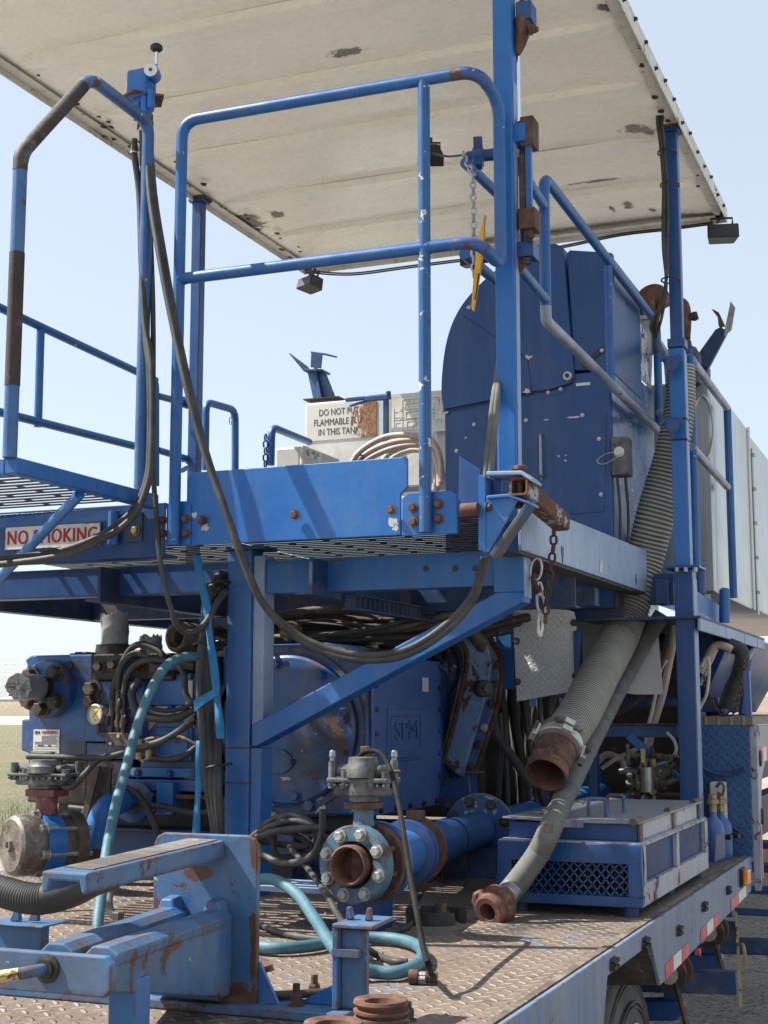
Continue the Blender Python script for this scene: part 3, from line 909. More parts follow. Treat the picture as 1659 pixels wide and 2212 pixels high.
MB().box((lc_.x - .06, 3.1, ZD + H + .002), (P(92, 2000, Y=3.1).x, 3.13, zz_ - .006)).build('plate', M_worn, s2_, bevel=.002)
MB().box((lc_.x - .08, 3.06, zz_ - .005), (P(112, 2000, Y=3.1).x, 3.17, zz_)).build('cap_plate', M_worn, s2_, bevel=.002)
for px in (32, 72):
    q_ = P(px, 1990, Y=3.1)
    MB().prism([q_ + Vector((-.016, 0, .0)), q_ + Vector((.014, 0, .0)), q_ + Vector((.012, 0, .028)), q_ + Vector((-.002, 0, .032))], (0, .012, 0)).build('horn', M_worn, s2_, bevel=.002)
# grooved pipe unions in front
def union(px, py, z, s, label):
    c = P(px, py, Z=z)
    t = thing('pipe_union', c - Vector((0, 0, .12)), label, 'pipe fitting', 'grooved pipe unions at the deck edge')
    pr = [(0, .052), (-.006, .054), (-.012, .050)]
    for k in range(4):
        d = -.012 - k * .013
        pr += [(d - .002, .046), (d - .005, .046), (d - .007, .054 - k * .0005), (d - .012, .054 - k * .0005)]
    pr += [(-.066, .045), (-.074, .043), (-.15, .041)]
    inner = [(-.15, .026), (-.02, .026), (-.012, .030), (-.004, .032), (0, .045)]
    MB().lathe(c, (0, 0, 1), [(d * s, r * s) for d, r in pr + inner], 40, closed=True).build('threaded_ring', M_rust_red, t)
    MB().lathe(c, (0, 0, 1), [(-.078 * s, .0435 * s), (-.088 * s, .0435 * s), (-.149 * s, .0425 * s)], 30).build('neck', M_grimy, t)
union(823, 2158, ZD + .085, .93, 'rusty threaded pipe union standing tall beside the stake')
union(720, 2206, ZD + .088, .93, 'rusty threaded pipe union cut by the bottom of the picture')
b = P(882, 2204, Z=ZD + .01)
tag(MB().hexbolt(b, (0, 0, 1), .012, .02).cyl(b, b + Vector((0, 0, .035)), .007, 10).build('deck_bolt', M_iron), 'dark bolt standing alone on the deck right of the rusty unions', 'bolt')
# ------------------------------------------------------------------ raised work platform
YF = 4.0
pl = thing('work_platform', V(-1.8, 5, .4), 'raised blue work platform of toe boards, grating floor, beams and column', 'platform')
xb0, xb1 = -2.295, -1.50
zb0, zb1 = P(615, 1168, Y=YF).z - H, P(640, 1003, Y=YF).z - H
xe1, xe2 = P(880, 1050, Y=YF).x, P(1037, 1150, Y=YF).x
zs_ = P(830, 1070, Y=YF).z - H
# front toe board: high on the left, low on the right, clipped corner at its left
xl1 = P(403, 1100, Y=YF).x
zlow = P(950, 1062, Y=YF).z - H
MB().prism([V(xl1, YF, zb0), V(xe1 - .022, YF, zb0), V(xe1 - .022, YF, zlow + .0), V(xe1, YF, zlow + .02), V(xe1, YF, zb1 - .006), V(xe1 - .006, YF, zb1), V(xl1 + .02, YF, zb1 - .003), V(xl1, YF, zb1 - .02)], (0, .012, 0)).build('toe_board', M_blue_clean, pl, bevel=.0025)
# stepped packing plates either side, that carry the rail posts
def plates(xa, xb, za, zb_):
    MB().prism([V(xa, YF - .008, za), V(xb, YF - .008, za), V(xb, YF - .008, zb_ - .015), V(xb - .02, YF - .008, zb_), V(xa + .02, YF - .008, zb_), V(xa, YF - .008, zb_ - .015)], (0, .014, 0)).build('joint_plate', M_blue_clean, pl, bevel=.002)
pa, pb_ = P(868, 1140, Y=YF - .008), P(987, 1070, Y=YF - .008)
plates(pa.x, pb_.x, zb0 - .004, P(930, 1062, Y=YF - .008).z - H)
pa, pb_ = P(358, 1170, Y=YF - .008), P(412, 1080, Y=YF - .008)
plates(pa.x, pb_.x, P(385, 1177, Y=YF - .008).z - H, P(385, 1083, Y=YF - .008).z - H)
MB().box(V(pb_.x, YF + .0, zb0 + .002), V(xl1 - .001, YF + .01, zb0 + .13)).build('filler_plate', M_blue_clean, pl)
for px, py in ((437, 1124), (637, 1112), (845, 1101), (402, 1122), (402, 1153), (892, 1096), (893, 1127), (947, 1089), (947, 1121), (352, 1124), (352, 1153)):
    b = P(px, py, Y=YF - .010)
    MB().hexbolt(b, ND, .0115, .012).build('bolt', M_rust_red if px > 400 else M_rust, pl)
b = P(293, 1146, Y=4.07)
MB().hexbolt(b, ND, .0125, .012).build('bolt', M_brass, pl)
# flaked primer round the bolts
def blot(c, r, seed, mt, n=14):
    q = random.Random(seed)
    pts = []
    for k in range(n):
        a = 2 * math.pi * k / n
        rr = r * q.uniform(.55, 1.15)
        pts.append(c + Vector((math.cos(a) * rr, 0, math.sin(a) * rr * q.uniform(.8, 1.2))))
    return MB().prism(pts, (0, .0006, 0)).build('bare_patch', mt, pl)
for px, py, r, s in ((420, 1113, .012, 1), (443, 1140, .014, 2), (850, 1128, .018, 3), (854, 1139, .012, 4)):
    blot(P(px, py, Y=YF - .0006), r, s, M_primer)
# sign beam on the left
xs, ys = P(355, 1140, Y=4.08).x, 4.08
za_, zc_ = P(150, 1103, Y=ys).z - H, P(150, 1205, Y=ys).z - H
m = MB()
for a, b in (((-3.45, ys, zc_), (xs, ys + .012, za_)), ((-3.45, ys - .0, zc_ - .008), (xs, ys + .09, zc_)), ((-3.45, ys - .0, za_), (xs, ys + .09, za_ + .008))):
    m.box(V(*a), V(*b))
m.build('side_beam', M_navy, pl, bevel=.002)
a, b = P(236, 1105, Y=ys - .02), P(263, 1175, Y=ys - .02)
MB().cyl(Vector((a.x + .016, ys - .018, b.z)), Vector((a.x + .016, ys - .018, a.z)), .018, 16).build('pivot_sleeve', M_blue, pl)
a, b = P(270, 1108, Y=ys), P(308, 1170, Y=ys)
MB().box((a.x, ys - .006, b.z), (b.x, ys - .001, a.z)).build('pad_plate', M_under, pl)
# main floor grating: flat bars across, carriers along
def grating(xa, xb, ya, yb, z, pitch=.05, bw=.035, bh=.0014, cross=.30, tilt=0.0, name='grating', mat=None):
    m = MB()
    y = ya
    while y < yb:
        m.box(V(xa, y, z - bh), V(xb, y + bw, z))
        y += pitch
    x = xa + cross / 2
    k = 0
    while x < xb:
        y = ya
        kk = k
        while y < yb - pitch:
            if (kk % 2) == 0:
                m.box(V(x - .012, y + bw, z - bh + .0002), V(x + .012, y + pitch, z - .0002))
            y += pitch
            kk += 1
        x += cross / 2
        k += 1
    return m.build(name, mat or M_grate, pl)
grating(-2.29, -1.26, YF + .03, 5.95, zb0 + .05)
grating(-3.36, -2.30, 4.20, 5.95, zb0 + .05)
# left walkway that stands out in front of the sign beam
XW, zw = -2.45, .704
grating(-3.45, XW - .02, 3.34, 4.06, zw - .012, pitch=.05, bw=.027, bh=.0014)
MB().box(V(XW - .02, 3.29, zw - .047), V(XW + .02, 4.06, zw)).build('walkway_edge', M_blue, pl, bevel=.004)
MB().box(V(-3.6, 3.29, zw - .047), V(XW - .021, 3.335, zw)).build('walkway_edge', M_blue, pl, bevel=.004)
pa, pb_ = P(172, 1068, X=XW - .01), P(-60, 1330, Y=4.1)
MB().tube([pa, P(0, 1248, X=-3.06), P(-60, 1317, X=-3.3)], .017, 14).build('diagonal_strut', M_blue_clean, pl)
# floor beams and frame
YC = 4.3
def ibeam(xa, xb, y, z0, z1, mt=M_blue, nm='cross_beam'):
    return MB().box(V(xa, y, z0), V(xb, y + .012, z1)).box(V(xa, y - .0, z0 - .008), V(xb, y + .07, z0)).box(V(xa, y - .0, z1), V(xb, y + .07, z1 + .008)).build(nm, mt, pl, bevel=.002)
zc0, zc1 = P(800, 1268, Y=YC).z - H, P(800, 1205, Y=YC).z - H
xc0, xc1, xc2 = P(490, 1400, Y=YC).x, P(541, 1400, Y=YC).x, P(566, 1400, Y=YC).x
xr0, xr1 = P(1066, 1300, Y=YC).x, P(1131, 1280, Y=YC).x
ibeam(xc2 + .002, xr0 + .03, YC + .02, zc0, zc1)
ibeam(-3.4, xc0 - .002, YC + .02, zc0 + .01, zc1, M_navy)
for px in (920, 984, 1027):
    b = P(px, 1228, Y=YC + .02)
    MB().lathe(b + Vector((0, .002, 0)), ND, [(0, .0105), (.003, .0105)], 16).build('bolt_hole', M_black, pl)
# column: main box with a lighter angle set back on its right
ztop = P(520, 1188, Y=YC).z - H
MB().box(V(xc0, YC, ZD), V(xc1, YC + .09, ztop)).build('column', M_blue, pl, bevel=.004)
zj, zk = P(566, 1567, Y=YC).z - H, P(566, 1616, Y=YC).z - H
MB().box(V(xc1 + .0015, YC + .012, zj), V(xc2, YC + .09, ztop - .02)).build('column_angle', M_chalk_sheen, pl, bevel=.003)
MB().box(V(xc1 + .0015, YC + .006, ZD), V(xc2 - .002, YC + .09, zk)).build('column_plate', M_blue, pl, bevel=.003)
zcap = P(560, 1180, Y=YC - .01).z - H
MB().box(V(xc0 - .004, YC - .012, ztop), V(xc2 + .008, YC + .10, ztop + .012)).build('column_cap', M_under, pl, bevel=.004)
for py_ in (1617, 1693):
    z_ = P(515, py_, Y=YC).z - H
    MB().box(V(xc0 - .001, YC - .002, z_), V(xc1 + .001, YC + .01, z_ + .005)).build('weld_seam', M_rust, pl)
# diagonal brace up to the right, ending in a clipped corner under the right upright
q = [P(543, 1566, Y=YC), P(1075, 1278, Y=YC), P(1131, 1278, Y=YC), P(1129, 1300, Y=YC), P(553, 1612, Y=YC), P(543, 1612, Y=YC)]
MB().prism(q, (0, .085, 0)).build('diagonal_brace', M_blue, pl, bevel=.004)
MB().box(V(xr0 + .002, YC - .002, P(1100, 1279, Y=YC).z - H), V(xr1, YC + .084, P(1100, 1085, Y=YC).z - H)).build('right_upright', M_blue, pl, bevel=.003)
MB().box(V(xr1 + .0005, YC + .002, P(1100, 1290, Y=YC).z - H), V(xr1 + .002, YC + .082, P(1100, 1087, Y=YC).z - H)).build('upright_side', M_chalk_sheen, pl)  # pale skin: sky light on the right face put into colour
# long beams under the floor
for x in (-3.37, -2.75, -1.95):
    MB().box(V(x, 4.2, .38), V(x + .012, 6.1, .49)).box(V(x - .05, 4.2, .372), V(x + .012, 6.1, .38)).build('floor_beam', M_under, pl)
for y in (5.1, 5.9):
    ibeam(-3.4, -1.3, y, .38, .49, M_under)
# steep louvred kick strip under the floor
m = MB()
a, b = P(588, 1292, Y=4.7), P(905, 1330, Y=5.6)
a = V(-1.93, 4.45, .42); b = V(-1.93, 5.8, .42)
for k in range(30):
    y = 4.45 + k * .045
    m.prism([V(-1.93, y, .385), V(-1.93, y, .345), V(-1.90, y + .012, .345), V(-1.90, y + .012, .385)], (0, .008, 0))
m.box(V(-1.94, 4.45, .338), V(-1.89, 5.85, .345)).box(V(-1.94, 4.45, .385), V(-1.89, 5.85, .392))
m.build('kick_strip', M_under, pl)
# right hand toe board, faded and painted paler for its sky sheen, with its floor lip
XT = -1.228
yT0, yT1 = 4.18, 6.04
MB().prism([V(XT, yT0, .484), V(XT, yT1, .494), V(XT, yT1 + .015, .675), V(XT, yT0, .640)], (-.012, 0, 0)).build('side_toe_board', M_chalk_sheen, pl, bevel=.002)
MB().prism([V(XT - .012, yT0, .476), V(XT - .012, yT1, .486), V(XT - .09, yT1, .486), V(XT - .09, yT0, .476)], (0, 0, .008)).build('toe_board_lip', M_grate, pl)
for py, px, s in ((1222, 1298, 1.0), (1195, 1215, .8), (1252, 1374, .6)):
    c = P(px, py, X=XT + .001)
    q = random.Random(px)
    pts = [c + Vector((0, math.cos(k * .3307) * .020 * s * q.uniform(.35, 1.3), math.sin(k * .3307) * .036 * s * q.uniform(.35, 1.3))) for k in range(19)]
    MB().prism(pts, (.0012, 0, 0)).build('paint_flake', M_black if s < .9 else M_beige, pl)
# hinge bracket at the right end of the front beam
hb = thing('tube_arm_bracket', P(1100, 1100, Y=3.98), 'rusty square tube arm swung out on a blue hinge bracket at the platform corner', 'bracket')
YH = 3.96
def Q(px, py, Y=YH):
    return P(px, py, Y=Y)
MB().prism([Q(992, 985), Q(1034, 1012), Q(1034, 1098), Q(1030, 1110), Q(1000, 1092), Q(990, 1078)], (0, .014, 0)).build('fin_plate', M_navy, hb, bevel=.002)
MB().prism([Q(1032, 1024), Q(1049, 1028), Q(1050, 1195), Q(1033, 1188)], (0, .10, 0)).build('upright_plate', M_blue, hb, bevel=.003)
MB().prism([Q(1050, 1072), Q(1106, 1066), Q(1123, 1074), Q(1058, 1192), Q(1050, 1195)], (0, .010, 0)).build('web_plate', M_blue, hb, bevel=.002)
MB().prism([Q(1140, 1078, YH - .01), Q(1146, 1086, YH - .01), Q(1064, 1205, YH - .01), Q(1057, 1198, YH - .01)], (0, .07, 0)).build('web_flange', M_under, hb, bevel=.002)
MB().prism([Q(1052, 1070, YH - .012), Q(1098, 1066, YH - .012), Q(1146, 1084, YH - .012), Q(1146, 1091, YH - .012), Q(1098, 1074, YH - .012), Q(1052, 1078, YH - .012)], (0, .09, 0)).build('lower_ear', M_blue, hb, bevel=.003)
MB().prism([Q(1050, 1018, YH - .012), Q(1126, 1016, YH - .012), Q(1150, 1034, YH - .012), Q(1150, 1041, YH - .012), Q(1124, 1025, YH - .012), Q(1050, 1027, YH - .012)], (0, .10, 0)).build('upper_ear', M_chalk_sheen, hb, bevel=.003)
MB().box(Q(1052, 1036, YH + .07), Q(1085, 1070, YH + .075)).build('hole_plate', M_blue, hb)
b = Q(1124, 1014, YH + .03)
MB().lathe(b, (0, 0, 1), [(0, .019), (.008, .019), (.011, .016)], 18).build('pin_head', M_rust_red, hb)
MB().cyl(Q(1122, 1098, YH + .03), b, .011, 14).build('hinge_pin', M_brown, hb)
MB().hexbolt(Q(1108, 1016, YH + .03), (0, 0, 1), .008, .008).build('bolt', M_rust, hb)
# square tube: from the hinge out to the right along the trailer
c0, c1 = Q(1120, 1050, YH - .01), P(1213, 1129, Y=4.36)
d = (c1 - c0).normalized()
u = (Vector((0, 0, 1)) - d * d.z).normalized()
s_ = d.cross(u)
hw, wl = .027, .006
m = MB()
def sq(c, h):
    return [c + s_ * a + u * b_ for a, b_ in ((-h, -h * .8), (-h * .8, -h), (h * .8, -h), (h, -h * .8), (h, h * .8), (h * .8, h), (-h * .8, h), (-h, h * .8))]
A, B, C_ = sq(c0, hw), sq(c1, hw), sq(c0, hw - wl)
D = sq(c0 + d * .2, hw - wl)
vs = A + B + C_ + D
fs = [(i, (i + 1) % 8, 8 + (i + 1) % 8, 8 + i) for i in range(8)] + [(i, 16 + i, 16 + (i + 1) % 8, (i + 1) % 8) for i in range(8)] + [(16 + i, 24 + i, 24 + (i + 1) % 8, 16 + (i + 1) % 8) for i in range(8)] + [list(range(8, 16)), list(range(24, 32))[::-1]]
m.add(vs, fs)
g_tube = M_rust_red
m.build('square_tube', paint('tube flaked to rust', (0.30, 0.31, 0.33), (0.36, 0.35, 0.34), .8, .80, .50, .9, rough=.6, dirt=.5), hb)
# round pin through the fin plate
a, b = Q(1000, 1104, YH + .0), Q(1043, 1098, YH + .0)
MB().cyl(a + Vector((0, -.012, 0)), Q(1033, 1100, YH - .012), .021, 20).build('pivot_roller', M_rust_red, hb)
MB().hexbolt(Q(1052, 1096, YH - .002), (1, -.2, 0), .011, .012).build('bolt', M_rust, hb)
# chain and spring hook hanging from the tube
ch = thing('hanging_chain', P(1197, 1142, Y=4.33), 'rusty chain hanging from the square tube arm', 'chain')
chain(MB(), [P(1197, 1138, Y=4.33), P(1195, 1185, Y=4.33), P(1190, 1225, Y=4.34), P(1184, 1262, Y=4.35), P(1180, 1300, Y=4.36), P(1178, 1346, Y=4.36)], .037, .0042).build('links', M_rust, ch)
hk = thing('snap_hook', P(1160, 1240, Y=4.36), 'bright steel snap hook and links hanging beside the rusty chain', 'hook')
m = MB()
def oval(px, py, w_, h_, tilt, Y=4.37, r=.0045):
    pts = []
    for k in range(20):
        an = 2 * math.pi * k / 20
        dx, dy = math.cos(an) * w_, math.sin(an) * h_
        ca, sa = math.cos(tilt), math.sin(tilt)
        pts.append(P(px + dx * ca - dy * sa, py + dx * sa + dy * ca, Y=Y + .004 * math.cos(an)))
    return MB().tube(pts, r, 8, closed=True)
oval(1158, 1230, 12, 24, .12).build('upper_link', M_zinc, hk)
MB().tube(spline([P(1155, 1240, Y=4.37), P(1153, 1254, Y=4.365), P(1158, 1270, Y=4.365), P(1164, 1280, Y=4.37)], 5), .010, 10).build('swivel', M_rust, hk)
oval(1166, 1272, 5, 14, -.15).build('middle_link', M_zinc, hk)
oval(1168, 1304, 8, 24, -.15, 4.375).build('long_link', M_zinc, hk)
oval(1167, 1348, 4, 26, .05, 4.37, .006).build('hook_body', M_zinc, hk)

# ------------------------------------------------------------------ NO SMOKING sign
sg = thing('no_smoking_sign', P(115, 1160, Y=4.07), 'white sign with red NO SMOKING lettering on the dark side beam', 'sign')
s0, s1 = P(13, 1185, Y=4.074), P(218, 1130, Y=4.074)
zz0, zz1 = P(115, 1183, Y=4.074).z, P(115, 1135, Y=4.074).z
MB().box((s0.x, 4.068, zz0), (s1.x, 4.0725, zz1)).build('panel', M_sign, sg)
lettering('lettering', 'NO SMOKING', M_red, sg, ((s0.x + s1.x) / 2, 4.0672, (zz0 + zz1) / 2 - .001), (1, 0, 0), (0, 0, 1), .068, .0005, narrow=.80, bold=.0022, spacing=1.08)
# ------------------------------------------------------------------ guard rails
RR = .0193
def rail(mb, pts, r=RR, fr=.06, closed=False, seg=16):
    return mb.tube(fillet(pts, fr, 7, closed), r, seg, closed=closed)
YR = 3.972
gr = thing('front_guardrail', P(640, 1150, Y=YR), 'blue pipe guardrail along the front of the platform', 'guardrail', 'pipe guardrails of the platform')
zt_, zm_ = P(640, 220, Y=YR).z, P(640, 571, Y=YR).z
xl_, xr__ = P(385, 700, Y=YR).x, P(1040, 165, Y=YR).x - .012
xm_ = P(917, 600, Y=YR).x
dback = Vector((0, .21, 0))
a = Vector((xl_, YR, P(373, 1178, Y=YR).z))
xv_, yv_ = P(1080, 400, Y=YR + .14).x, YR + .14
ztv, zmv = P(1079, 222, Y=yv_).z, P(1079, 580, Y=yv_).z
top = [a, Vector((xl_, YR, zt_)), Vector((xr__, YR, zt_)), Vector((xv_, yv_, ztv)), Vector((xv_, yv_, zmv)), Vector((xr__, YR, zm_)), Vector((xl_, YR, zm_))]
m = MB()
m.tube(fillet(top, .065, 7), RR, 18)
m.build('top_rail', M_rail, gr)
MB().cyl((xm_, YR, P(917, 1150, Y=YR).z), (xm_, YR, zt_ - .004), RR * .98, 18).build('post', paint('chipped post paint', (.013, .085, .235), (.026, .115, .29), .6, .672, .665, .0, chip_col=(.62, .56, .45), scale=1.25, dirt=.15), gr)
# weld collars
m = MB()
for c, ax in (((xm_ + .0, YR, zm_), (1, 0, 0)), ((xl_, YR, zm_), (1, 0, 0))):
    m.lathe(Vector(c) + Vector(ax) * .016, ax, [(0, RR * 1.12), (.006, RR * 1.04)], 18)
m.build('weld_bead', M_rail, gr)
M_elbow = paint('elbow worn to rust', (0.015, .08, .27), (.03, .1, .3), .6, .70, .545, .0, scale=1.5)
for z_ in (zt_, zm_):
    c = Vector((xr__, YR, z_))
    pts = fillet([c + Vector((-.30, 0, 0)), c, Vector((xv_, yv_, ztv if z_ == zt_ else zmv))], .065, 7)
    pts = [pts[1] + Vector((-.02, 0, 0))] + pts[1:-1]
    MB().tube(pts, RR * 1.02, 18).build('rusty_elbow', M_elbow, gr, label='bare rusty elbow')

sg_ = thing('side_guardrail', P(1300, 900, X=-1.28), 'blue looped guardrail panel with worn lower pipe along the right side', 'guardrail', 'pipe guardrails of the platform')
XG = -1.28
loop = [P(1177, 690, X=XG), P(1177, 384, X=XG), P(1424, 705, X=XG), P(1419, 928, X=XG)]
loop[0].y = loop[1].y = (loop[0].y + loop[1].y) / 2
loop[2].y = loop[3].y = (loop[2].y + loop[3].y) / 2
M_scuff = paint('scuffed rail paint', (.10, .14, .24), (.34, .36, .40), 1.0, .74, .70, .0, rough=.35, dirt=.25, scale=2)
MB().tube(fillet([loop[3] + Vector((0, 0, .02)), loop[2], loop[1], loop[0] + Vector((0, 0, .05))], .06, 7), RR, 16).build('upper_rail', M_rail, sg_)
MB().tube(fillet([loop[0] + Vector((0, 0, .05)), loop[0], loop[3], loop[3] + Vector((0, 0, .02))], .05, 7), RR * 1.01, 16).build('lower_rail', M_scuff, sg_, label='lower rail scuffed to bare metal')
pm = P(1313, 575, X=XG)
zl = loop[0].z + (loop[3].z - loop[0].z) * (pm.y - loop[0].y) / (loop[3].y - loop[0].y)
MB().cyl(pm, (XG, pm.y, zl), RR * .95, 14).build('upright', M_rail, sg_)
for px, py in ((1150, 441), (1140, 631)):
    q = P(px + 22, py, X=XG)
    q.y = loop[0].y
    q.x = XG
    MB().cyl(q, Vector((P(1113, py, Y=4.25).x, 4.25, q.z + .0)), RR * .9, 14).build('stub_pipe', M_rail, sg_)
# loop rail of the walkway that carries the control valve
lp = thing('loop_handrail', P(22, 985, X=XW), 'blue loop handrail wrapped with dark brown sleeves at the walkway', 'guardrail', 'pipe guardrails of the platform')
pA, pB, pC, pD, pE = P(26, 985, X=XW), P(40, 330, X=XW), P(195, 168, X=XW), P(298, 248, X=XW), P(312, 1058, X=XW)
pB.y = pA.y = (pA.y + pB.y) / 2
pA.z = zw + H - .002
pE.y = pD.y = (pE.y + pD.y) / 2 + .02
pE.z = zw + H - .002
RL = .0205
full = fillet([pA, pB, pC, pD, pE], .055, 7)
MB().tube(full, RL, 18).build('pipe', paint('streaked rail paint', (.02, .085, .25), (.07, .17, .30), .9, .72, .66, .0, scale=1.6), lp)
sl_ = MB()
MB().tube([P(31, 835, X=XW) * 0 + Vector((XW, pA.y, P(31, 835, X=XW).z)), Vector((XW, pA.y, P(35, 545, X=XW).z))], RL * 1.07, 18).build('grip_sleeve', M_sleeve, lp)
u = (pC - pB).normalized()
L_ = (pC - pB).length
MB().tube([pB + u * L_ * .12, pB + u * L_ * .50], RL * 1.03, 18).tube([pB + u * L_ * .50, pB + u * L_ * .88], RL * 1.06, 18).build('grip_sleeve', M_sleeve, lp)
MB().tube(fillet([pB - Vector((0, 0, .05)), pB, pB + u * .06], .05, 7), RL * 1.04, 18).build('elbow_sleeve', M_brown, lp)
# left side guardrail of the platform
lg_ = thing('left_guardrail', P(10, 900, X=-3.4), 'dark blue pipe guardrail along the far left edge of the platform', 'guardrail', 'pipe guardrails of the platform')
XL_ = -3.4
t0_, t1_ = P(-160, 590, X=XL_), P(405, 872, X=XL_)
b0_, b1_ = P(-160, 850, X=XL_), P(420, 996, X=XL_)
MB().cyl(t0_, P(336, 822, X=XL_), RR * .9, 14).build('top_rail', M_rail, lg_)
MB().tube(fillet([P(336, 1050, X=XL_), P(336, 822, X=XL_) + Vector((0, 0, .0)), P(300, 802, X=XL_)], .04, 6), RR * .9, 14).build('end_post', M_rail, lg_)
MB().cyl(P(340, 855, X=XL_), t1_, RR * .85, 12).build('link_pipe', M_rail, lg_)
MB().cyl(P(340, 972, X=XL_), b1_, RR * .85, 12).build('link_pipe', M_rail, lg_)
MB().cyl(b0_, P(336, 975, X=XL_), RR * .9, 14).build('mid_rail', M_rail, lg_)
MB().cyl(P(88, 712, X=XL_), P(82, 922, X=XL_), RR * .85, 12).build('post', M_rail, lg_)
for c in (t1_, b1_):
    m = MB().lathe(c + Vector((0, -.05, 0)), (0, 1, 0), [(0, .026), (.05, .026)], 16)
    m.cyl(c + Vector((-.05, -.03, 0)), c + Vector((.05, -.03, .0)), .008, 10).bar(c + Vector((-.02, -.03, -.035)), c + Vector((-.055, -.03, -.05)), .018, .018)
    m.build('clamp_union', M_navy, lg_)
# far rails at the back
def small_rail(pts_px, Y, label, extra=None, nm='rear_guardrail'):
    t = thing(nm, P(*pts_px[0], Y=Y), label, 'guardrail', 'pipe guardrails of the platform')
    MB().tube(fillet([P(x, y, Y=Y + dy) for (x, y), dy in zip(pts_px, extra or [0] * len(pts_px))], .06, 6), RR, 14).build('pipe', M_rail, t)
    return t
t = small_rail([(443, 1015), (445, 868), (508, 886), (508, 1015)], 6.3, 'small hooped guardrail behind the left canopy post', [0, 0, .32, .32])
MB().tube([P(498, 908, Y=6.58) + Vector((0, .0, math.cos(k) * .02)) + Vector((math.sin(k) * .008, 0, 0)) for k in [i * .6283 for i in range(10)]], .004, 6, closed=True).build('ring', M_zinc, t)
t = small_rail([(585, 1005), (587, 922), (668, 955)], 6.5, 'small bent guardrail with a dark chain beside the first aid box', [0, 0, .5])
cn = thing('guard_chain', P(575, 1000, Y=6.48), 'short dark chain hanging down in front of the bent guardrail', 'chain')
chain(MB(), [P(574, 938, Y=6.48), P(573, 1010, Y=6.48)], .045, .005).build('links', M_navy, cn)
# right rear rails
XRR = -1.035
rr_ = thing('gooseneck_guardrail', P(1490, 1200, Y=6.2), 'blue guardrail with silvery worn rails along the stainless boxes', 'guardrail', 'pipe guardrails of the platform')
def R_(px, py, X=XRR):
    return P(px, py, X=X)
pa, pb_ = R_(1490, 772), R_(1571, 882)
p0 = Vector((XRR, pa.y, P(1489, 1215, X=XRR).z))
p1 = Vector((XRR, pb_.y, P(1571, 1285, X=XRR).z))
MB().tube(fillet([p0, Vector((XRR, pa.y, pa.z)), Vector((XRR, pa.y, pa.z)) + (pb_ - pa) * .08], .03, 5), RR, 14).build('front_post', M_rail, rr_)
MB().cyl(p1, pb_, RR, 14).build('rear_post', M_rail, rr_)
MB().cyl(pa, pb_, RR * .95, 14).build('top_rail', M_scuff, rr_)
MB().cyl(R_(1494, 965), R_(1571, 1052), RR * .95, 14).build('mid_rail', M_scuff, rr_)
# rails that join the side panel to the rear post, with clamp unions
cl = thing('coupling_rail', P(1440, 780, X=-1.2), 'pair of short worn rails clamped to the rear canopy post', 'guardrail', 'pipe guardrails of the platform')
for (x0, y0, x1, y1) in ((1424, 742, 1449, 785), (1424, 890, 1452, 918)):
    a, b = P(x0, y0, X=XG), P(x1, y1, Y=5.86)
    MB().cyl(a, b, RR * .95, 14).build('rail', M_scuff, cl)
    d = (b - a).normalized()
    m = MB().lathe(b - d * .03, d, [(0, .028), (.03, .030), (.06, .028)], 16)
    s1_, u1_ = frame_of(d)
    for k in range(3):
        an = k * 2.094 + .5
        w_ = s1_ * math.cos(an) + u1_ * math.sin(an)
        m.bar(b + w_ * .02, b + w_ * .05, .02, .025, d)
    m.build('hammer_union', M_navy, cl)
# fixed rails behind the mast
bk = thing('ladder_gate_rail', P(1035, 380, X=-1.45), 'blue rails with winged union caps behind the yellow tag', 'guardrail', 'pipe guardrails of the platform')
for (x0, y0, x1, y1) in ((1005, 352, 1180, 520), (1003, 548, 1180, 700)):
    a, b = P(x0, y0, X=-1.42), P(x1, y1, X=-1.42)
    MB().cyl(a, a + (b - a) * .42, RR * .95, 14).build('rail', M_rail, bk)
for (px, py) in ((1040, 336), (1036, 556)):
    c = P(px, py, Y=4.35)
    ax = Vector((1, .25, .0)).normalized()
    m = MB().lathe(c - ax * .05, ax, [(0, .016), (.02, .017), (.022, .030), (.055, .032), (.058, .020), (.11, .018)], 20)
    s1_, u1_ = frame_of(ax)
    for k in range(3):
        an = k * 2.094 + 1.1
        w_ = s1_ * math.cos(an) + u1_ * math.sin(an)
        m.bar(c - ax * .01 + w_ * .025, c - ax * .01 + w_ * .062, .026, .03, ax)
    m.build('wing_union', M_navy, bk, bevel=.003)
# chain with the yellow tag
tc = thing('tag_chain', P(1020, 450, Y=4.2), 'light steel chain hanging from the winged union', 'chain')
chain(MB(), [P(1000, 330, Y=4.28), P(1008, 352, Y=4.24), P(1021, 375, Y=4.22), P(1022, 430, Y=4.2), P(1023, 500, Y=4.2), P(1024, 560, Y=4.2), P(1024, 600, Y=4.2)], .032, .0038).build('links', M_zinc, tc)
tg = thing('yellow_tag', P(1030, 560, Y=4.17), 'flat yellow plastic tag hanging on the steel chain', 'tag')
MB().prism([P(1046, 464, Y=4.16), P(1044, 515, Y=4.165), P(1040, 560, Y=4.17), P(1021, 671, Y=4.185), P(1018, 664, Y=4.185), P(1021, 620, Y=4.175), P(1031, 525, Y=4.165)], (.002, .012, 0)).build('plate', M_yellow, tg)
MB().tube([P(1026, 648, Y=4.17), P(1030, 625, Y=4.168), P(1034, 590, Y=4.165)], .0025, 6).build('tie', M_rust, tg)

# ------------------------------------------------------------------ mast with its lifting cylinder
ms = thing('lifting_mast', P(1090, 1010, Y=4.15), 'blue square tube mast with rusty screw clamps and a lifting rod', 'mast')
YM = 4.165
xm0, xm1 = P(1069, 600, Y=YM).x, P(1111, 600, Y=YM).x
ZT = 2.42
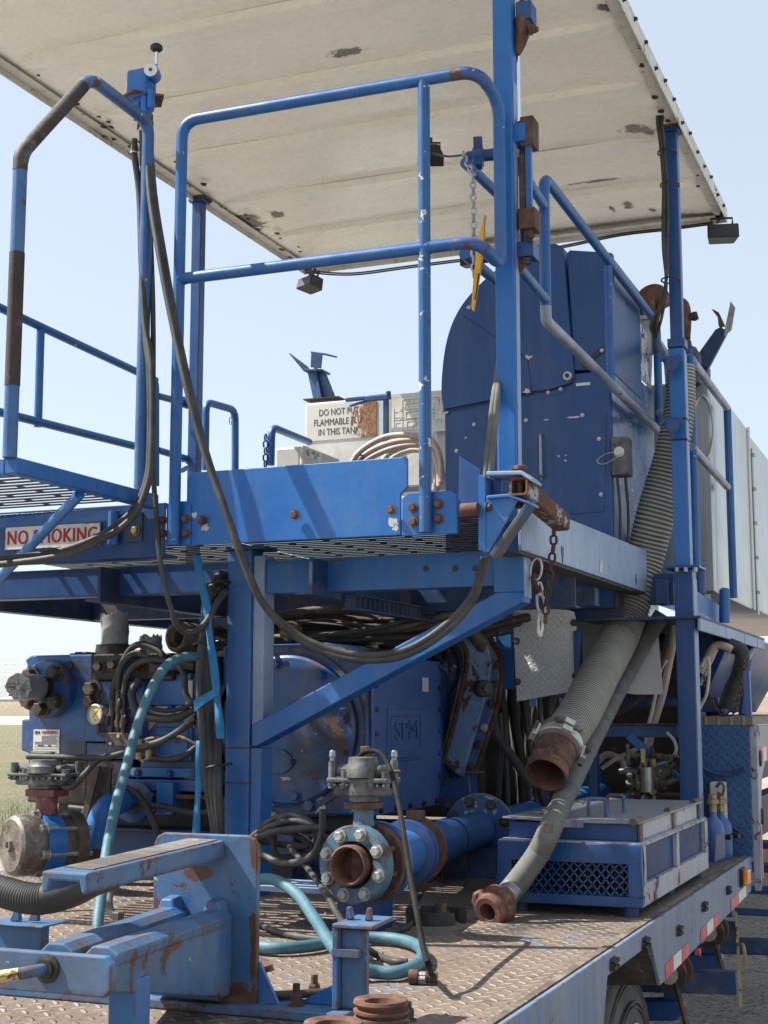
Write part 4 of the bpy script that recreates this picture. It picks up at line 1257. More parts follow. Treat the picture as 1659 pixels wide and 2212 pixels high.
# square tube with bold edges
MB().box(V(xm0, YM, P(1090, 1022, Y=YM).z - H), V(xm1, YM + .055, ZT)).build('tube', M_blue_clean, ms, bevel=.006)
MB().box(V(xm1 + .0005, YM + .012, P(1090, 1018, Y=YM).z - H), V(xm1 + .002, YM + .050, P(1115, 170, Y=YM).z - H)).build('side_strip', M_chalk_sheen, ms)  # paler right face of the mast, sky light put into the paint
YC2 = 4.19
def Mz(py):
    return P(1125, py, Y=YC2).z
cx_ = P(1124, 400, Y=YC2).x
m = MB().cyl((cx_, YC2 + .05, Mz(560)), (cx_, YC2 + .05, Mz(250)), .019, 18)
m.build('cylinder', M_navy, ms)
MB().cyl((cx_ - .02, YC2 + .05, Mz(250)), (cx_ - .02, YC2 + .05, Mz(40)), .010, 14).build('rod', M_chrome, ms)
def clamp(y0, y1, x0, x1, mt, nm, dy=0.0):
    a, b = P(x0, y0, Y=YC2 + dy), P(x1, y1, Y=YC2 + dy)
    return MB().box((a.x, YC2 + dy, b.z), (b.x, YC2 + dy + .07, a.z)).build(nm, mt, ms, bevel=.004)
clamp(4, 38, 1113, 1147, M_navy, 'upper_clamp')
b = P(1133, 8, Y=YC2 - .005)
MB().hexbolt(P(1128, 6, Y=YC2 + .02), (0, 0, 1), .009, .012).build('bolt', M_rust, ms)
MB().hexbolt(P(1146, 64, Y=YC2), (1, 0, 0), .014, .015).cyl(P(1146, 64, Y=YC2), P(1162, 63, Y=YC2), .009, 12).build('bolt', M_rust, ms)
MB().tube([P(1128, 40, Y=YC2 + .02), P(1130, 70, Y=YC2 + .02), P(1122, 100, Y=YC2 + .02), P(1117, 118, Y=YC2 + .02)], [.026, .024, .018, .010], 14).build('rusty_nut', M_rust, ms)
clamp(252, 310, 1122, 1152, M_rust, 'screw_clamp', .0)
clamp(268, 302, 1100, 1134, M_blue, 'clamp_bracket', -.015)
clamp(450, 490, 1118, 1156, M_rust_red, 'screw_clamp', -.01)
clamp(522, 552, 1116, 1152, M_navy, 'lower_clamp', .0)
MB().hexbolt(P(1136, 560, Y=YC2), (0, 0, -1), .011, .012).build('bolt', M_rust, ms)
MB().hexbolt(P(1142, 510, Y=YC2 - .01), (.6, -.8, 0), .013, .015).build('bolt', M_rust, ms)
MB().tube([P(1123, 552, Y=YC2 + .03), P(1124, 575, Y=YC2 + .03), P(1116, 598, Y=YC2 + .03)], [.020, .018, .006], 12).build('worn_tongue', M_rust_red, ms)
MB().box((P(1132, 310, Y=YC2).x, YC2 + .01, Mz(450)), (P(1144, 310, Y=YC2).x, YC2 + .03, Mz(310))).build('screw_bar', M_blue, ms)
MB().box((P(1120, 380, Y=YC2).x, YC2 + .012, Mz(450)), (P(1131, 380, Y=YC2).x, YC2 + .02, Mz(330))).build('rusty_bar', M_rust, ms)

# ------------------------------------------------------------------ canopy and its posts
ZC = 2.5
cxl, cxr, cy0, cy1 = -3.385, -1.005, 3.84, 7.2
cp = thing('canopy', V(-2.2, 5.4, ZC), 'cream painted steel canopy with folded ribs and rusting edges', 'canopy')
# sheet with shallow dents and turned down sides
m = MB()
nx, ny = 40, 56
rq = random.Random(11)
dents = [(rq.uniform(cxl, cxr), rq.uniform(cy0, cy1), rq.uniform(.12, .40), rq.uniform(-.0045, .003)) for _ in range(46)]
vs = []
for j in range(ny + 1):
    for i in range(nx + 1):
        x = cxl + (cxr - cxl) * i / nx
        y = cy0 + (cy1 - cy0) * j / ny
        z = ZC + .03
        for dx, dy, r, h in dents:
            q = ((x - dx) ** 2 + (y - dy) ** 2) / (r * r)
            if q < 4:
                z += h * math.exp(-q)
        e = min(x - cxl, cxr - x)
        if e < .28:
            z -= (.28 - e) * .09
        vs.append(V(x, y, z))
m.add(vs, [(j * (nx + 1) + i, j * (nx + 1) + i + 1, (j + 1) * (nx + 1) + i + 1, (j + 1) * (nx + 1) + i) for j in range(ny) for i in range(nx)], smooth=True)
oc = Vector(cp['org'])
spots = []
for px, py, rx, ry in ((533, 470, 34, 22), (598, 459, 18, 8), (753, 112, 46, 9), (1368, 274, 30, 12), (1402, 280, 18, 10), (1355, 443, 13, 9), (1322, 452, 6, 10), (1410, 455, 10, 5), (1307, 8, 22, 10), (1500, 300, 16, 20), (1290, 392, 60, 3), (170, 250, 18, 12)):
    c_ = P(px, py, Z=ZC + .028)
    dx_, dy_ = (P(px + rx, py, Z=ZC + .028) - c_).length, (P(px, py - ry, Z=ZC + .028) - c_).length
    spots.append((tuple(c_ - oc), (dx_, min(dy_, .16), .2)))
M_sheet = paint('cream canopy sheet', (0.90, 0.87, 0.76), (0.92, 0.90, 0.82), 0.7, 0.785, 0.81, 0.0, rough=0.27, chip_col=(0.16, 0.15, 0.14), dirt=0.06, spots=spots)
sheet = m.build('roof_sheet', M_sheet, cp)
sm_ = sheet.modifiers.new('thick', 'SOLIDIFY')
sm_.thickness = .003
sm_.offset = 1
M_rib = paint('cream rib paint', (0.90, 0.87, 0.76), (0.92, 0.90, 0.82), 0.7, 0.765, 0.77, 0.0, rough=0.3, chip_col=(0.20, 0.18, 0.15), dirt=0.08)
# ribs: folded hat sections across, sloping up at their ends
ribs_y = []
for px, py in ((600, 140), (600, 30), (620, 314), (800, 426), (940, 335)):
    pass
for y in (3.98, 4.42, 4.98, 5.52, 6.12, 6.66):
    w_, h_ = .075, .034
    xe0, xe1 = cxl + .16, cxr - .16
    lo, hi = ZC - .004, ZC + .028
    xs_ = [cxl + .03, xe0, xe1, cxr - .03]
    vs = []
    for x, z in ((xs_[0], ZC + .012), (xs_[1], lo), (xs_[2], lo), (xs_[3], ZC + .012)):
        zt2 = ZC + .029
        vs += [V(x, y - w_ / 2 - .002, zt2), V(x, y - w_ / 2, z), V(x, y + w_ / 2, z), V(x, y + w_ / 2 + .002, zt2)]
    m = MB().add(vs, [(4 * i + k, 4 * i + 4 + k, 4 * i + 5 + k, 4 * i + 1 + k) for i in range(3) for k in range(3)])
    o = m.build('rib', M_rib, cp)
    md = o.modifiers.new('thick', 'SOLIDIFY')
    md.thickness = .003
M_caulk = plain('dark caulk line', (.10, .09, .075), (.30, .28, .24), .7, scale=30)
for y in (3.98, 4.42, 4.98, 5.52, 6.12, 6.66):
    pts = [V(x_, y + .0415 + rq.uniform(-.002, .002), ZC + .0265) for x_ in [cxl + .2 + (cxr - cxl - .4) * k / 30 for k in range(31)]]
    MB().tube(pts, [rq.uniform(.0004, .0018) for _ in pts], 5).build('caulk_line', M_caulk, cp)
for x_ in ():
    MB().box(V(x_, cy0 + .05, ZC + .0285), V(x_ + .0015, cy1 - .05, ZC + .0296)).build('sheet_seam', M_caulk, cp)
# perimeter angle irons
M_edge = paint('rust bitten cream edge', (.60, .575, .50), (.66, .64, .58), .8, .73, .67, .5, rough=.5, dirt=.5, chip_col=(.10, .09, .08), scale=1.3)
def angle(xa, ya, xb, yb, nm='edge_channel'):
    m = MB()
    if abs(xa - xb) < 1e-6:
        s = 1 if xa < -2 else -1
        m.box(V(xa, ya, ZC - .03), V(xa + s * .004, yb, ZC + .045)).box(V(xa + s * .0045, ya, ZC - .006), V(xa + s * .055, yb, ZC - .002))
    else:
        m.box(V(xa, ya, ZC - .03), V(xb, ya + .004, ZC + .045)).box(V(xa, ya - .055, ZC - .006), V(xb, ya - .0005, ZC - .002))
    return m.build(nm, M_edge, cp)
angle(cxl, cy0, cxl, cy1)
angle(cxr, cy0, cxr, cy1)
angle(cxl, cy1, cxr, cy1, 'rear_channel')
# small bolts and torn holes along the sides
for k in range(15):
    y = 4.4 + k * .19
    m = MB().hexbolt(V(cxr + .001, y, ZC + .006 + rq.uniform(-.012, .02)), (1, 0, 0), .007, .010)
    m.build('edge_bolt', M_iron, cp)
M_hole = plain('dark rust hole', (.015, .011, .009), (.05, .03, .02), .9)
for k in range(34):
    side = rq.random() < .8
    x = (cxl + rq.uniform(.02, .16)) if side else (cxr - rq.uniform(.02, .07))
    y = rq.uniform(4.3, 7.1)
    r = rq.uniform(.006, .016)
    pts = [V(x + math.cos(a) * r * rq.uniform(.6, 1.3), y + math.sin(a) * r * 1.5 * rq.uniform(.6, 1.3), ZC - .0075) for a in [q * .9 for q in range(7)]]
    MB().prism(pts, (0, 0, .0012)).build('rust_hole', M_hole, cp)
def canopy_post(px_top, Y, zb_, label, wd=.052):
    c = P(px_top, 300, Y=Y)
    t = thing('canopy_post', Vector((c.x, Y, zb_)), label, 'post', 'posts carrying the canopy')
    MB().box((c.x - wd / 2, Y - wd / 2, zb_), (c.x + wd / 2, Y + wd / 2, ZC + H - .03)).build('tube', M_navy, t, bevel=.005)
    MB().box((c.x - wd * .75, Y - wd * .75, ZC + H - .0305), (c.x + wd * .75, Y + wd * .75, ZC + H - .018)).build('cap_plate', M_navy, t)
    MB().box((c.x - wd * .5, Y - wd * .9, ZC + H - .0178), (c.x + wd * .9, Y + wd * .9, ZC + H - .0062)).build('rusty_shim', M_rust, t)
    return t, c
t, c = canopy_post(433, 5.95, .49 + H, 'blue canopy post behind the left end of the platform')
zf = P(1475, 1222, Y=5.9).z
t, c = canopy_post(1451, 5.95, zf, 'blue canopy post beside the thick ribbed hose on the right')
wl_ = .085
sl2 = thing('support_column', P(1490, 1770, Y=5.95), 'tall navy column with bolted flange standing by the cooler box', 'column')
cc = c.x
xq0, xq1 = P(1457, 1300, Y=5.9).x, P(1497, 1300, Y=5.9).x
MB().box((xq0, 5.9, ZD + H), (xq1, 6.0, zf - .013)).build('tube', M_navy, sl2, bevel=.004)
MB().box((xq1 + .0005, 5.905, ZD + H + .15), (xq1 + .002, 5.996, zf - .05)).build('side_face', M_chalk_sheen, sl2)  # thin pale plate painting sky light on the right face
MB().box((xq0 - .03, 5.87, zf - .0125), (xq1 + .035, 6.03, zf - .0005)).build('flange', M_navy, sl2, bevel=.003)
for px in (1462, 1481, 1502):
    MB().hexbolt(P(px, 1227, Y=5.88), (0, 0, -1), .009, .014).build('bolt', M_zinc, sl2)
# middle section of the post is a little wider: collar plate and ties
MB().box((c.x - .036, 5.91, P(1450, 748, Y=5.9).z), (c.x + .036, 5.985, P(1450, 730, Y=5.9).z)).build('collar', M_navy, t)
MB().box((c.x - .034, 5.915, zf), (c.x + .030, 5.983, P(1450, 750, Y=5.9).z)).build('lower_sleeve', M_blue_clean, t, bevel=.004)
MB().box((c.x + .0305, 5.92, zf + .01), (c.x + .032, 5.98, P(1450, 760, Y=5.9).z)).build('sleeve_side', M_chalk_sheen, t)  # sky light on the sleeve's right side, laid on as a pale plate
for py in (905, 950):
    z = P(1460, py, Y=5.9).z
    MB().box((c.x - .037, 5.911, z), (c.x + .035, 5.987, z + .006)).build('cable_tie', M_black, t)
# work lamps under the canopy edge
def flood(px, py, Y, label, yaw, s=1.0, pitch=.25):
    c = P(px, py, Y=Y)
    t = thing('flood_light', c, label, 'lamp', 'black flood lamps under the canopy')
    ca, sa = math.cos(yaw), math.sin(yaw)
    ex, ey = Vector((ca, sa, 0)), Vector((-sa, ca, 0))
    ez = Vector((0, 0, 1))
    ey, ez = ey * math.cos(pitch) + ez * math.sin(pitch), ez * math.cos(pitch) - ey * math.sin(pitch)
    def L(x, y, z):
        return c + (ex * x + ey * y + ez * z) * s
    m = MB().hexa([L(-.075, -.05, -.045), L(.075, -.05, -.045), L(.06, .055, -.035), L(-.06, .055, -.035), L(-.075, -.05, .025), L(.075, -.05, .025), L(.045, .05, .05), L(-.045, .05, .05)])
    m.build('housing', M_black, t, bevel=.006)
    MB().hexa([L(-.068, -.053, -.04), L(.068, -.053, -.04), L(.068, -.0505, -.04), L(-.068, -.0505, -.04), L(-.068, -.053, .02), L(.068, -.053, .02), L(.068, -.0505, .02), L(-.068, -.0505, .02)]).build('lens', M_black, t)
    MB().tube([L(-.05, 0, .03), L(-.05, .0, .075), L(.05, .0, .075), L(.05, .0, .03)], .006 * s, 8).tube([L(0, 0, .075), L(0, 0, .105)], .008 * s, 8).build('yoke', M_iron, t)
    return t
flood(672, 613, 7.05, 'black flood lamp under the left rear corner of the canopy', -.5, .92, -.3)
flood(1560, 503, 7.1, 'black flood lamp under the right rear corner of the canopy', .25, 1.05, -.1)
flood(1020, 563, 7.0, 'black flood lamp partly hidden behind the yellow tag', .1, .8, 0)
flood(930, 336, 5.4, 'black round work lamp half hidden behind the middle rail post', .4, .75, .8)
cb_ = thing('lamp_cable', P(960, 336, Y=5.2), 'thin dark cable running from the round work lamp to the mast', 'cable')
MB().tube(spline([P(935, 330, Y=5.35), P(955, 336, Y=5.2), P(985, 337, Y=5.0), P(1070, 322, Y=4.6)], 6), .005, 6).build('sheath', M_hose, cb_)
wr = thing('canopy_wiring', P(1440, 300, Y=5.9), 'bundle of dark cables tied down the right canopy post', 'cable')
for k in range(4):
    o_ = Vector((rq.uniform(-.018, .012), rq.uniform(-.02, .0), 0))
    pts = [P(1440 + k * 2, 205, Y=5.84), P(1427 + k * 2, 255 + k * 3, Y=5.86), P(1434 + k, 320, Y=5.88), P(1440 + k, 400, Y=5.885), P(1439 + k * 2, 470, Y=5.885), P(1440 + k, 540, Y=5.885), P(1446 - k, 600, Y=5.88), P(1445 - k * 5, 640 + k * 6, Y=5.88), P(1436 - k * 9, 690 + 4 * k, Y=5.9), P(1424 - k * 2, 730, Y=5.95)]
    MB().tube(spline([p + o_ for p in pts], 6), .0065, 8).build('wire', M_hose, wr)
for px, py in ((1441, 330), (1447, 400), (1449, 605)):
    c_ = P(px, py, Y=5.9)
    MB().tube([c_ + Vector((math.cos(a) * .04, math.sin(a) * .05, 0)) for a in [q * .628 for q in range(10)]], .0035, 6, closed=True).build('cable_tie', M_black, wr)
ew = thing('edge_wiring', P(1200, 540, Y=7.1), 'thin dark wires running along the rear edge of the canopy', 'cable')
for k in range(2):
    pts = [P(x, y + k * 4, Y=7.12) for x, y in ((660, 585), (760, 590), (880, 575), (1000, 560), (1120, 548), (1230, 528), (1340, 505), (1450, 492), (1540, 480))]
    MB().tube(spline(pts, 5), .0045, 6).build('wire', M_black, ew)
# ------------------------------------------------------------------ blue blower housing with rounded cover
ho = thing('blower_housing', V(-1.7, 6.2, .5), 'big navy sheet steel housing with rounded left cover and hatch', 'housing')
YH0, XHR = 5.85, -1.325
zb_ = .42
zt_h = P(1290, 542, Y=YH0).z - H
xL = P(957, 900, Y=YH0).x
# lower body
zsplit = P(960, 888, Y=YH0).z - H
YH1 = 6.78
MB().box(V(xL + .008, YH0, zb_), V(XHR, YH1, P(1320, 800, Y=YH0).z - H)).build('lower_body', M_navy, ho, bevel=.004)
# curved upper cover (a step proud of the body)
arc = [(957, 885), (953, 840), (957, 780), (966, 730), (980, 690), (1000, 655), (1030, 620), (1065, 588), (1110, 555), (1160, 528), (1200, 526), (1216, 534), (1222, 600), (1236, 760), (1241, 815), (1236, 826), (1222, 833), (1190, 842), (1150, 846)]
pts = spline([P(x, y, Y=YH0 - .012) for x, y in arc[:10]], 5) + [P(x, y, Y=YH0 - .012) for x, y in arc[10:]]
MB().prism(pts, (0, .55, 0)).build('round_cover', M_navy, ho, bevel=.003)
# upper right box behind the cover's edge
arc2 = [(1224, 548), (1230, 540), (1316, 545), (1321, 800), (1240, 800)]
MB().prism([P(x, y, Y=YH0 + .004) for x, y in arc2], (0, .62, 0)).build('upper_body', M_navy, ho, bevel=.004)
# seams on the front
def seam(pts, w_=.003, mt=None, Y=YH0 - .0135, nm='panel_seam'):
    MB().tube([P(x, y, Y=Y) for x, y in pts], w_ / 2, 6).build(nm, mt or M_black, ho)
seam([(1003, 682), (1060, 722), (1110, 757), (1140, 776)])
seam([(1112, 750), (1140, 778), (1148, 846)])
seam([(956, 889), (1150, 848)], .005)
seam([(1150, 845), (1172, 846), (1205, 836), (1232, 827), (1240, 815)], .004)
MB().prism([P(x, y, Y=YH0 - .003) for x, y in ((974, 918), (1040, 905), (1310, 893), (1305, 1105), (1000, 1130), (974, 1080))], (0, .0025, 0)).build('access_panel', M_navy, ho, bevel=.001)
MB().prism([P(x, y, Y=YH0 - .003) for x, y in ((1165, 850), (1218, 838), (1219, 848), (1168, 860))], (0, .0028, 0)).build('hinge_strip', M_navy, ho)
MB().prism([P(x, y, Y=YH0 - .003) for x, y in ((1254, 785), (1300, 748), (1302, 758), (1260, 800))], (0, .0028, 0)).build('stay_slot', M_black, ho)
b = P(1226, 812, Y=YH0 - .013)
MB().lathe(b, ND, [(0, .019), (.003, .019), (.004, .012), (.010, .012)], 20).build('latch', M_zinc, ho)
MB().lathe(b + Vector((0, -.0105, 0)), ND, [(0, .010), (.003, .009)], 16).build('latch_face', M_iron, ho)
for px, py in ((1024, 917), (986, 974), (1294, 948), (1298, 1068), (1258, 897), (1136, 908), (1184, 847), (1211, 840), (1300, 757)):
    MB().hexbolt(P(px, py, Y=YH0 - .004), ND, .0065, .006).build('bolt', M_zinc, ho)
q_ = P(1172, 985, Y=YH0 - .004)
MB().tube(fillet([q_ + Vector((0, .003, .09)), q_ + Vector((0, -.03, .09)), q_ + Vector((0, -.03, -.09)), q_ + Vector((0, .003, -.09))], .012, 4), .006, 10).build('pull_handle', M_steel, ho)
MB().box(P(1244, 831, Y=YH0 - .002) + Vector((0, 0, -.006)), P(1275, 825, Y=YH0 + .0005) + Vector((0, 0, -.001))).build('data_label', M_sign, ho)
# bare primer patches
def chip(c, r, seed, ax='y', el=1.0, nm='paint_chip', mt=None):
    q = random.Random(seed)
    pts = []
    for k in range(13):
        a = 2 * math.pi * k / 13
        rr = r * q.uniform(.35, 1.2)
        pts.append(c + (Vector((math.cos(a) * rr * el, 0, math.sin(a) * rr)) if ax == 'y' else Vector((0, math.cos(a) * rr * el, math.sin(a) * rr))))
    MB().prism(pts, (0, .0007, 0) if ax == 'y' else (.0007, 0, 0)).build(nm, mt or M_primer, ho)
for px, py, r, e, s in ((1012, 664, .012, 1, 1), (1141, 772, .013, 1.2, 2), (1137, 845, .014, 1.5, 3), (964, 890, .010, 2.2, 4)):
    chip(P(px, py, Y=YH0 - .0135), r, s, el=e)
for px, py, r, e, s in ((1238, 901, .006, 5, 6), (1180, 907, .005, 4, 7), (1207, 985, .006, 1, 8), (1222, 983, .005, 1, 9), (1221, 995, .006, 1, 10), (1170, 1032, .007, .6, 11), (1006, 945, .006, 1, 12)):
    chip(P(px, py, Y=YH0 - .0045), r, s, el=e)
# right side: shiny peeled panels
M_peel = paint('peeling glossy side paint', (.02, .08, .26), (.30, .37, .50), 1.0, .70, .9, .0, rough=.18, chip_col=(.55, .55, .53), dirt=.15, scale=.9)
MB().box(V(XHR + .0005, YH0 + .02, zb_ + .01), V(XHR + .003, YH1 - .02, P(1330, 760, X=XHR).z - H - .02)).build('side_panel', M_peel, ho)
pz = [P(1323, 600, X=XHR), P(1408, 745, X=XHR), P(1404, 840, X=XHR), P(1323, 765, X=XHR)]
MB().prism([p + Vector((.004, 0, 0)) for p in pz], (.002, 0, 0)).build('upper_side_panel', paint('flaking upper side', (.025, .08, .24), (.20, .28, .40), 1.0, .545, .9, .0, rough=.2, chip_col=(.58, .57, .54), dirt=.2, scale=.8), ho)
MB().prism([P(x, y, Y=YH0 + .0) for x, y in ((1316, 545), (1323, 548), (1323, 800), (1318, 800))], (0, .03, .0)).build('side_flange', M_navy, ho)
# switch box on the side
sb = thing('switch_box', P(1340, 1000, X=XHR + .06), 'dark switch box with a round plug on the housing side', 'box')
a, b = P(1322, 1027, X=XHR + .005), P(1352, 965, X=XHR + .005)
MB().box((XHR + .006, a.y - .01, a.z), (XHR + .075, a.y + .085, b.z - .01)).build('case', M_valve, sb, bevel=.004)
c = Vector((XHR + .04, a.y - .011, (a.z + b.z) / 2 + .01))
MB().lathe(c, ND, [(0, .022), (.006, .022), (.008, .016), (.02, .016)], 18).build('plug', M_beige, sb)
MB().tube(spline([c + Vector((0, -.012, 0)), c + Vector((-.05, -.03, -.01)), c + Vector((-.09, -.02, -.035)), c + Vector((-.06, -.02, -.05)), c + Vector((0, -.012, -.02))], 6), .0015, 6).build('wire', M_zinc, sb)
for dx, dy in ((.022, .0), (.05, .03)):
    p = Vector((XHR + dx, a.y + .02 + dy, a.z))
    MB().tube(spline([p, p + Vector((.005, .02, -.15)), p + Vector((-.002, .02, -.3)), p + Vector((-.015, -.02, -.55))], 6), .006, 8).build('cable', M_black, sb)

# ------------------------------------------------------------------ tank, notice, wiring diagram, cradles behind the platform
YT = 7.3
tk = thing('water_tank', P(780, 980, Y=YT), 'dirty white steel tank behind the platform front board', 'tank')
xa, xb = P(658, 900, Y=YT).x, P(975, 900, Y=YT).x
za, zb2 = P(700, 1040, Y=YT).z, P(700, 868, Y=YT).z
MB().box((xa, YT, za), (xb, YT + .7, zb2)).build('shell', M_white, tk, bevel=.01)
MB().box((xa - .01, YT - .02, za - .04), (xb + .4, YT + .3, za - .001)).build('base_channel', M_navy, tk)
ns = thing('tank_notice', P(740, 915, Y=YT), 'peeling notice on the tank with grey lettering and a rusty right end', 'sign')
yN = YT - .004
z0n, z1n = P(740, 948, Y=yN).z, P(740, 872, Y=yN).z
a, b = P(664, 915, Y=yN).x, P(813, 905, Y=yN).x
def eaten(name, base):
    g = G(name)
    sep = g.n('ShaderNodeSeparateXYZ')
    g.put(sep.inputs[0], g.co)
    n = g.noise(26, 9, .72, co=g.scaled((1, 1, .45)))
    f = g.math('ADD', g.math('MULTIPLY', n, 1.5), g.math('MULTIPLY_ADD', sep.outputs[0], 2.6, -.98))
    msk = g.ramp(f, .0, .04)
    rc = g.mix(g.ramp(g.noise(45, 6, .7), .35, .65), (.13, .055, .025), (.40, .20, .10))
    col = g.mix(g.ramp(g.noise(6, 7, .65), .4, .7), base, tuple(c * .86 for c in base))
    return g.done(g.mix(msk, col, rc), .65)
M_notice = eaten('old notice face', (.64, .63, .59))
M_notice_ink = eaten('old notice print', (.05, .05, .05))
MB().box((a, yN, z0n), (b, yN + .003, z1n)).build('panel', M_notice, ns)
hgt = (z1n - z0n)
for k, (tx, dx) in enumerate((('DO NOT PUT', -.005), ('FLAMMABLE FLU', -.012), ('IN THIS TANK', -.005))):
    lettering('lettering', tx, M_notice_ink, ns, (a + (b - a) * .47 + dx, yN - .0008, z1n - hgt * (.22 + .28 * k)), (1, 0, -.0), (0, 0, 1), hgt * .27, .0004, narrow=.74, bold=.0)
wd_ = thing('wiring_diagram', P(900, 890, Y=YT - .05), 'pale metal plate engraved with a piping diagram beside the tank notice', 'sign')
yW = YT - .05
a, b = P(846, 900, Y=yW).x, P(968, 900, Y=yW).x
z0, z1 = P(905, 935, Y=yW).z, P(905, 855, Y=yW).z
MB().box((a, yW, z0), (b, yW + .004, z1)).build('plate', M_sign, wd_)
m = MB()
q = random.Random(9)
def ln(x0, y0, x1, y1, w_=.0016):
    A = Vector((a + (b - a) * x0, yW - .0006, z1 - (z1 - z0) * y0)); B = Vector((a + (b - a) * x1, yW - .0006, z1 - (z1 - z0) * y1))
    m.bar(A, B, w_, .0008, (0, 1, 0))
for x0, y0, x1, y1 in ((.2, .08, .85, .08), (.85, .08, .85, .3), (.2, .08, .2, .92), (.2, .92, .7, .92), (.25, .2, .6, .2), (.25, .2, .25, .35), (.25, .35, .6, .35), (.6, .2, .6, .35), (.4, .1, .4, .2), (.26, .42, .5, .42), (.5, .42, .5, .6), (.26, .42, .26, .6), (.26, .6, .5, .6), (.5, .5, .75, .5), (.75, .3, .75, .7), (.05, .3, .05, .8), (.05, .4, .12, .4), (.05, .55, .16, .55), (.05, .62, .7, .62), (.28, .68, .45, .68), (.28, .68, .28, .82), (.28, .82, .45, .82), (.45, .68, .45, .82), (.55, .68, .7, .68), (.7, .62, .7, .92), (.08, .7, .16, .7), (.08, .7, .08, .8), (.82, .68, .88, .68), (.82, .68, .82, .76), (.88, .68, .88, .76), (.9, .4, .96, .4), (.9, .4, .93, .46), (.96, .4, .93, .46)):
    ln(x0, y0, x1, y1)
for k in range(40):
    x, y = q.uniform(.08, .9), q.uniform(.1, .9)
    ln(x, y, x + q.uniform(.02, .05), y, .0022)
m.build('diagram', M_ink, wd_)
MB().box((a - .02, yW - .0, z1 + .001), (b + .3, yW + .25, z1 + .02)).build('top_ledge', M_white, wd_)
MB().box((a - .055, yW + .01, za - .02), (a - .030, yW + .035, z1 + .02)).build('stand', M_navy, wd_)
lb = thing('lever_arm', P(800, 858, Y=YT - .1), 'blue folded lever arms lying over the tank top', 'lever')
for x0, y0, x1, y1, w_ in ((747, 864, 842, 854, .022), (755, 877, 800, 864, .014), (790, 862, 840, 858, .028)):
    MB().bar(P(x0, y0, Y=YT - .1), P(x1, y1, Y=YT - .1), w_, w_).build('arm', M_navy, lb, bevel=.004)
MB().cyl(P(840, 862, Y=YT - .1), P(839, 846, Y=YT - .1), .014, 10).build('pin', M_navy, lb)
# canopy cradles
def cradle(px, py, Y, s, flip, label):
    o_ = P(px, py, Y=Y)
    k_ = s / 3100 * ((o_ - Vector((0, 0, H))).dot(FWD))
    t = thing('canopy_cradle', o_, label, 'bracket', 'forked steel cradles for the lowered canopy')
    def L(x, y, z=0):
        return o_ + Vector((x * k_ * flip, z * k_, y * k_))
    MB().prism([L(-26, 0), L(38, 0, 0), L(6, 78), L(-44, 78)], (0, .012, 0)).build('web', M_worn, t, bevel=.002)
    MB().prism([L(-2, 0, -18), L(6, 0, -18), L(-14, 84, -10), L(-22, 84, -10)], (0, 30 * k_, 0)).build('stiffener', M_under, t, bevel=.002)
    MB().prism([L(-48, 76, -20), L(10, 70, -20), L(10, 70, 30), L(-48, 76, 30)], (0, 0, .012)).build('saddle', M_under, t, bevel=.002)
    MB().prism([L(-48, 78, -20), L(-90, 128, -20), L(-60, 100, 30), L(-44, 78, 30)], (.008 * flip, 0, 0)).build('horn', M_under, t, bevel=.002)
    MB().prism([L(-22, 82, -28), L(8, 76, -28), L(12, 112, -28), L(-20, 120, -28)], (0, .010, 0)).build('horn', M_under, t, bevel=.002)
    MB().prism([L(-22, 120, -28), L(12, 112, -28), L(34, 112, 20), L(0, 124, 20)], (0, 0, .01)).build('horn', M_navy, t, bevel=.002)
    MB().box(L(-46, -3, -20), L(56, 0, 24)).build('foot', M_rust, t)
    return t
cradle(696, 862, YT + .05, .82, 1, 'forked steel cradle standing on the white tank')
cr = thing('canopy_cradle', P(1512, 780, Y=7.2), 'forked steel cradle leaning out at the right behind the rail', 'bracket', 'forked steel cradles for the lowered canopy')
Yc = 7.2
MB().prism([P(x, y, Y=Yc) for x, y in ((1500, 775), (1530, 795), (1572, 715), (1556, 706), (1545, 712))], (0, .03, 0)).build('arm', M_under, cr, bevel=.002)
MB().prism([P(x, y, Y=Yc - .02) for x, y in ((1578, 650), (1588, 664), (1580, 712), (1564, 726), (1566, 708))], (0, .012, 0)).build('horn', M_steel, cr, bevel=.002)
MB().prism([P(x, y, Y=Yc - .01) for x, y in ((1536, 666), (1552, 674), (1564, 700), (1552, 704), (1550, 684))], (0, .05, 0)).build('horn', M_rust, cr, bevel=.002)
MB().prism([P(x, y, Y=Yc + .02) for x, y in ((1500, 775), (1528, 790), (1528, 850), (1500, 850))], (0, .1, 0)).build('foot', M_under, cr)
# first aid box
fa = thing('first_aid_box', P(640, 1000, Y=6.7), 'beige first aid box with a small label behind the front board', 'box')
a, b = P(594, 1000, Y=6.7), P(656, 963, Y=6.7)
MB().box((a.x, 6.7, a.z - .03), (b.x - .02, 7.15, b.z)).build('case', M_beige, fa, bevel=.012)
MB().box((b.x - .019, 6.69, a.z - .03), (b.x + .005, 7.16, b.z + .004)).build('lid', M_beige, fa, bevel=.008)
x_ = b.x + .0055
ya, yb = P(659, 980, X=x_).y, P(688, 985, X=x_).y
yb = ya + .20
zc = b.z - .03
MB().box((x_, ya, zc - .028), (x_ + .002, yb, zc + .022)).build('label_plate', M_sign, fa)
lettering('lettering', 'FIRST AID', M_ink, fa, (x_ + .0025, ya + .125, zc + .006), (0, 1, 0), (0, 0, 1), .024, .0004, narrow=.95)
lettering('lettering', 'KIT', M_ink, fa, (x_ + .0025, ya + .125, zc - .014), (0, 1, 0), (0, 0, 1), .024, .0004, narrow=.95)
c = Vector((x_ + .0025, ya + .03, zc - .002))
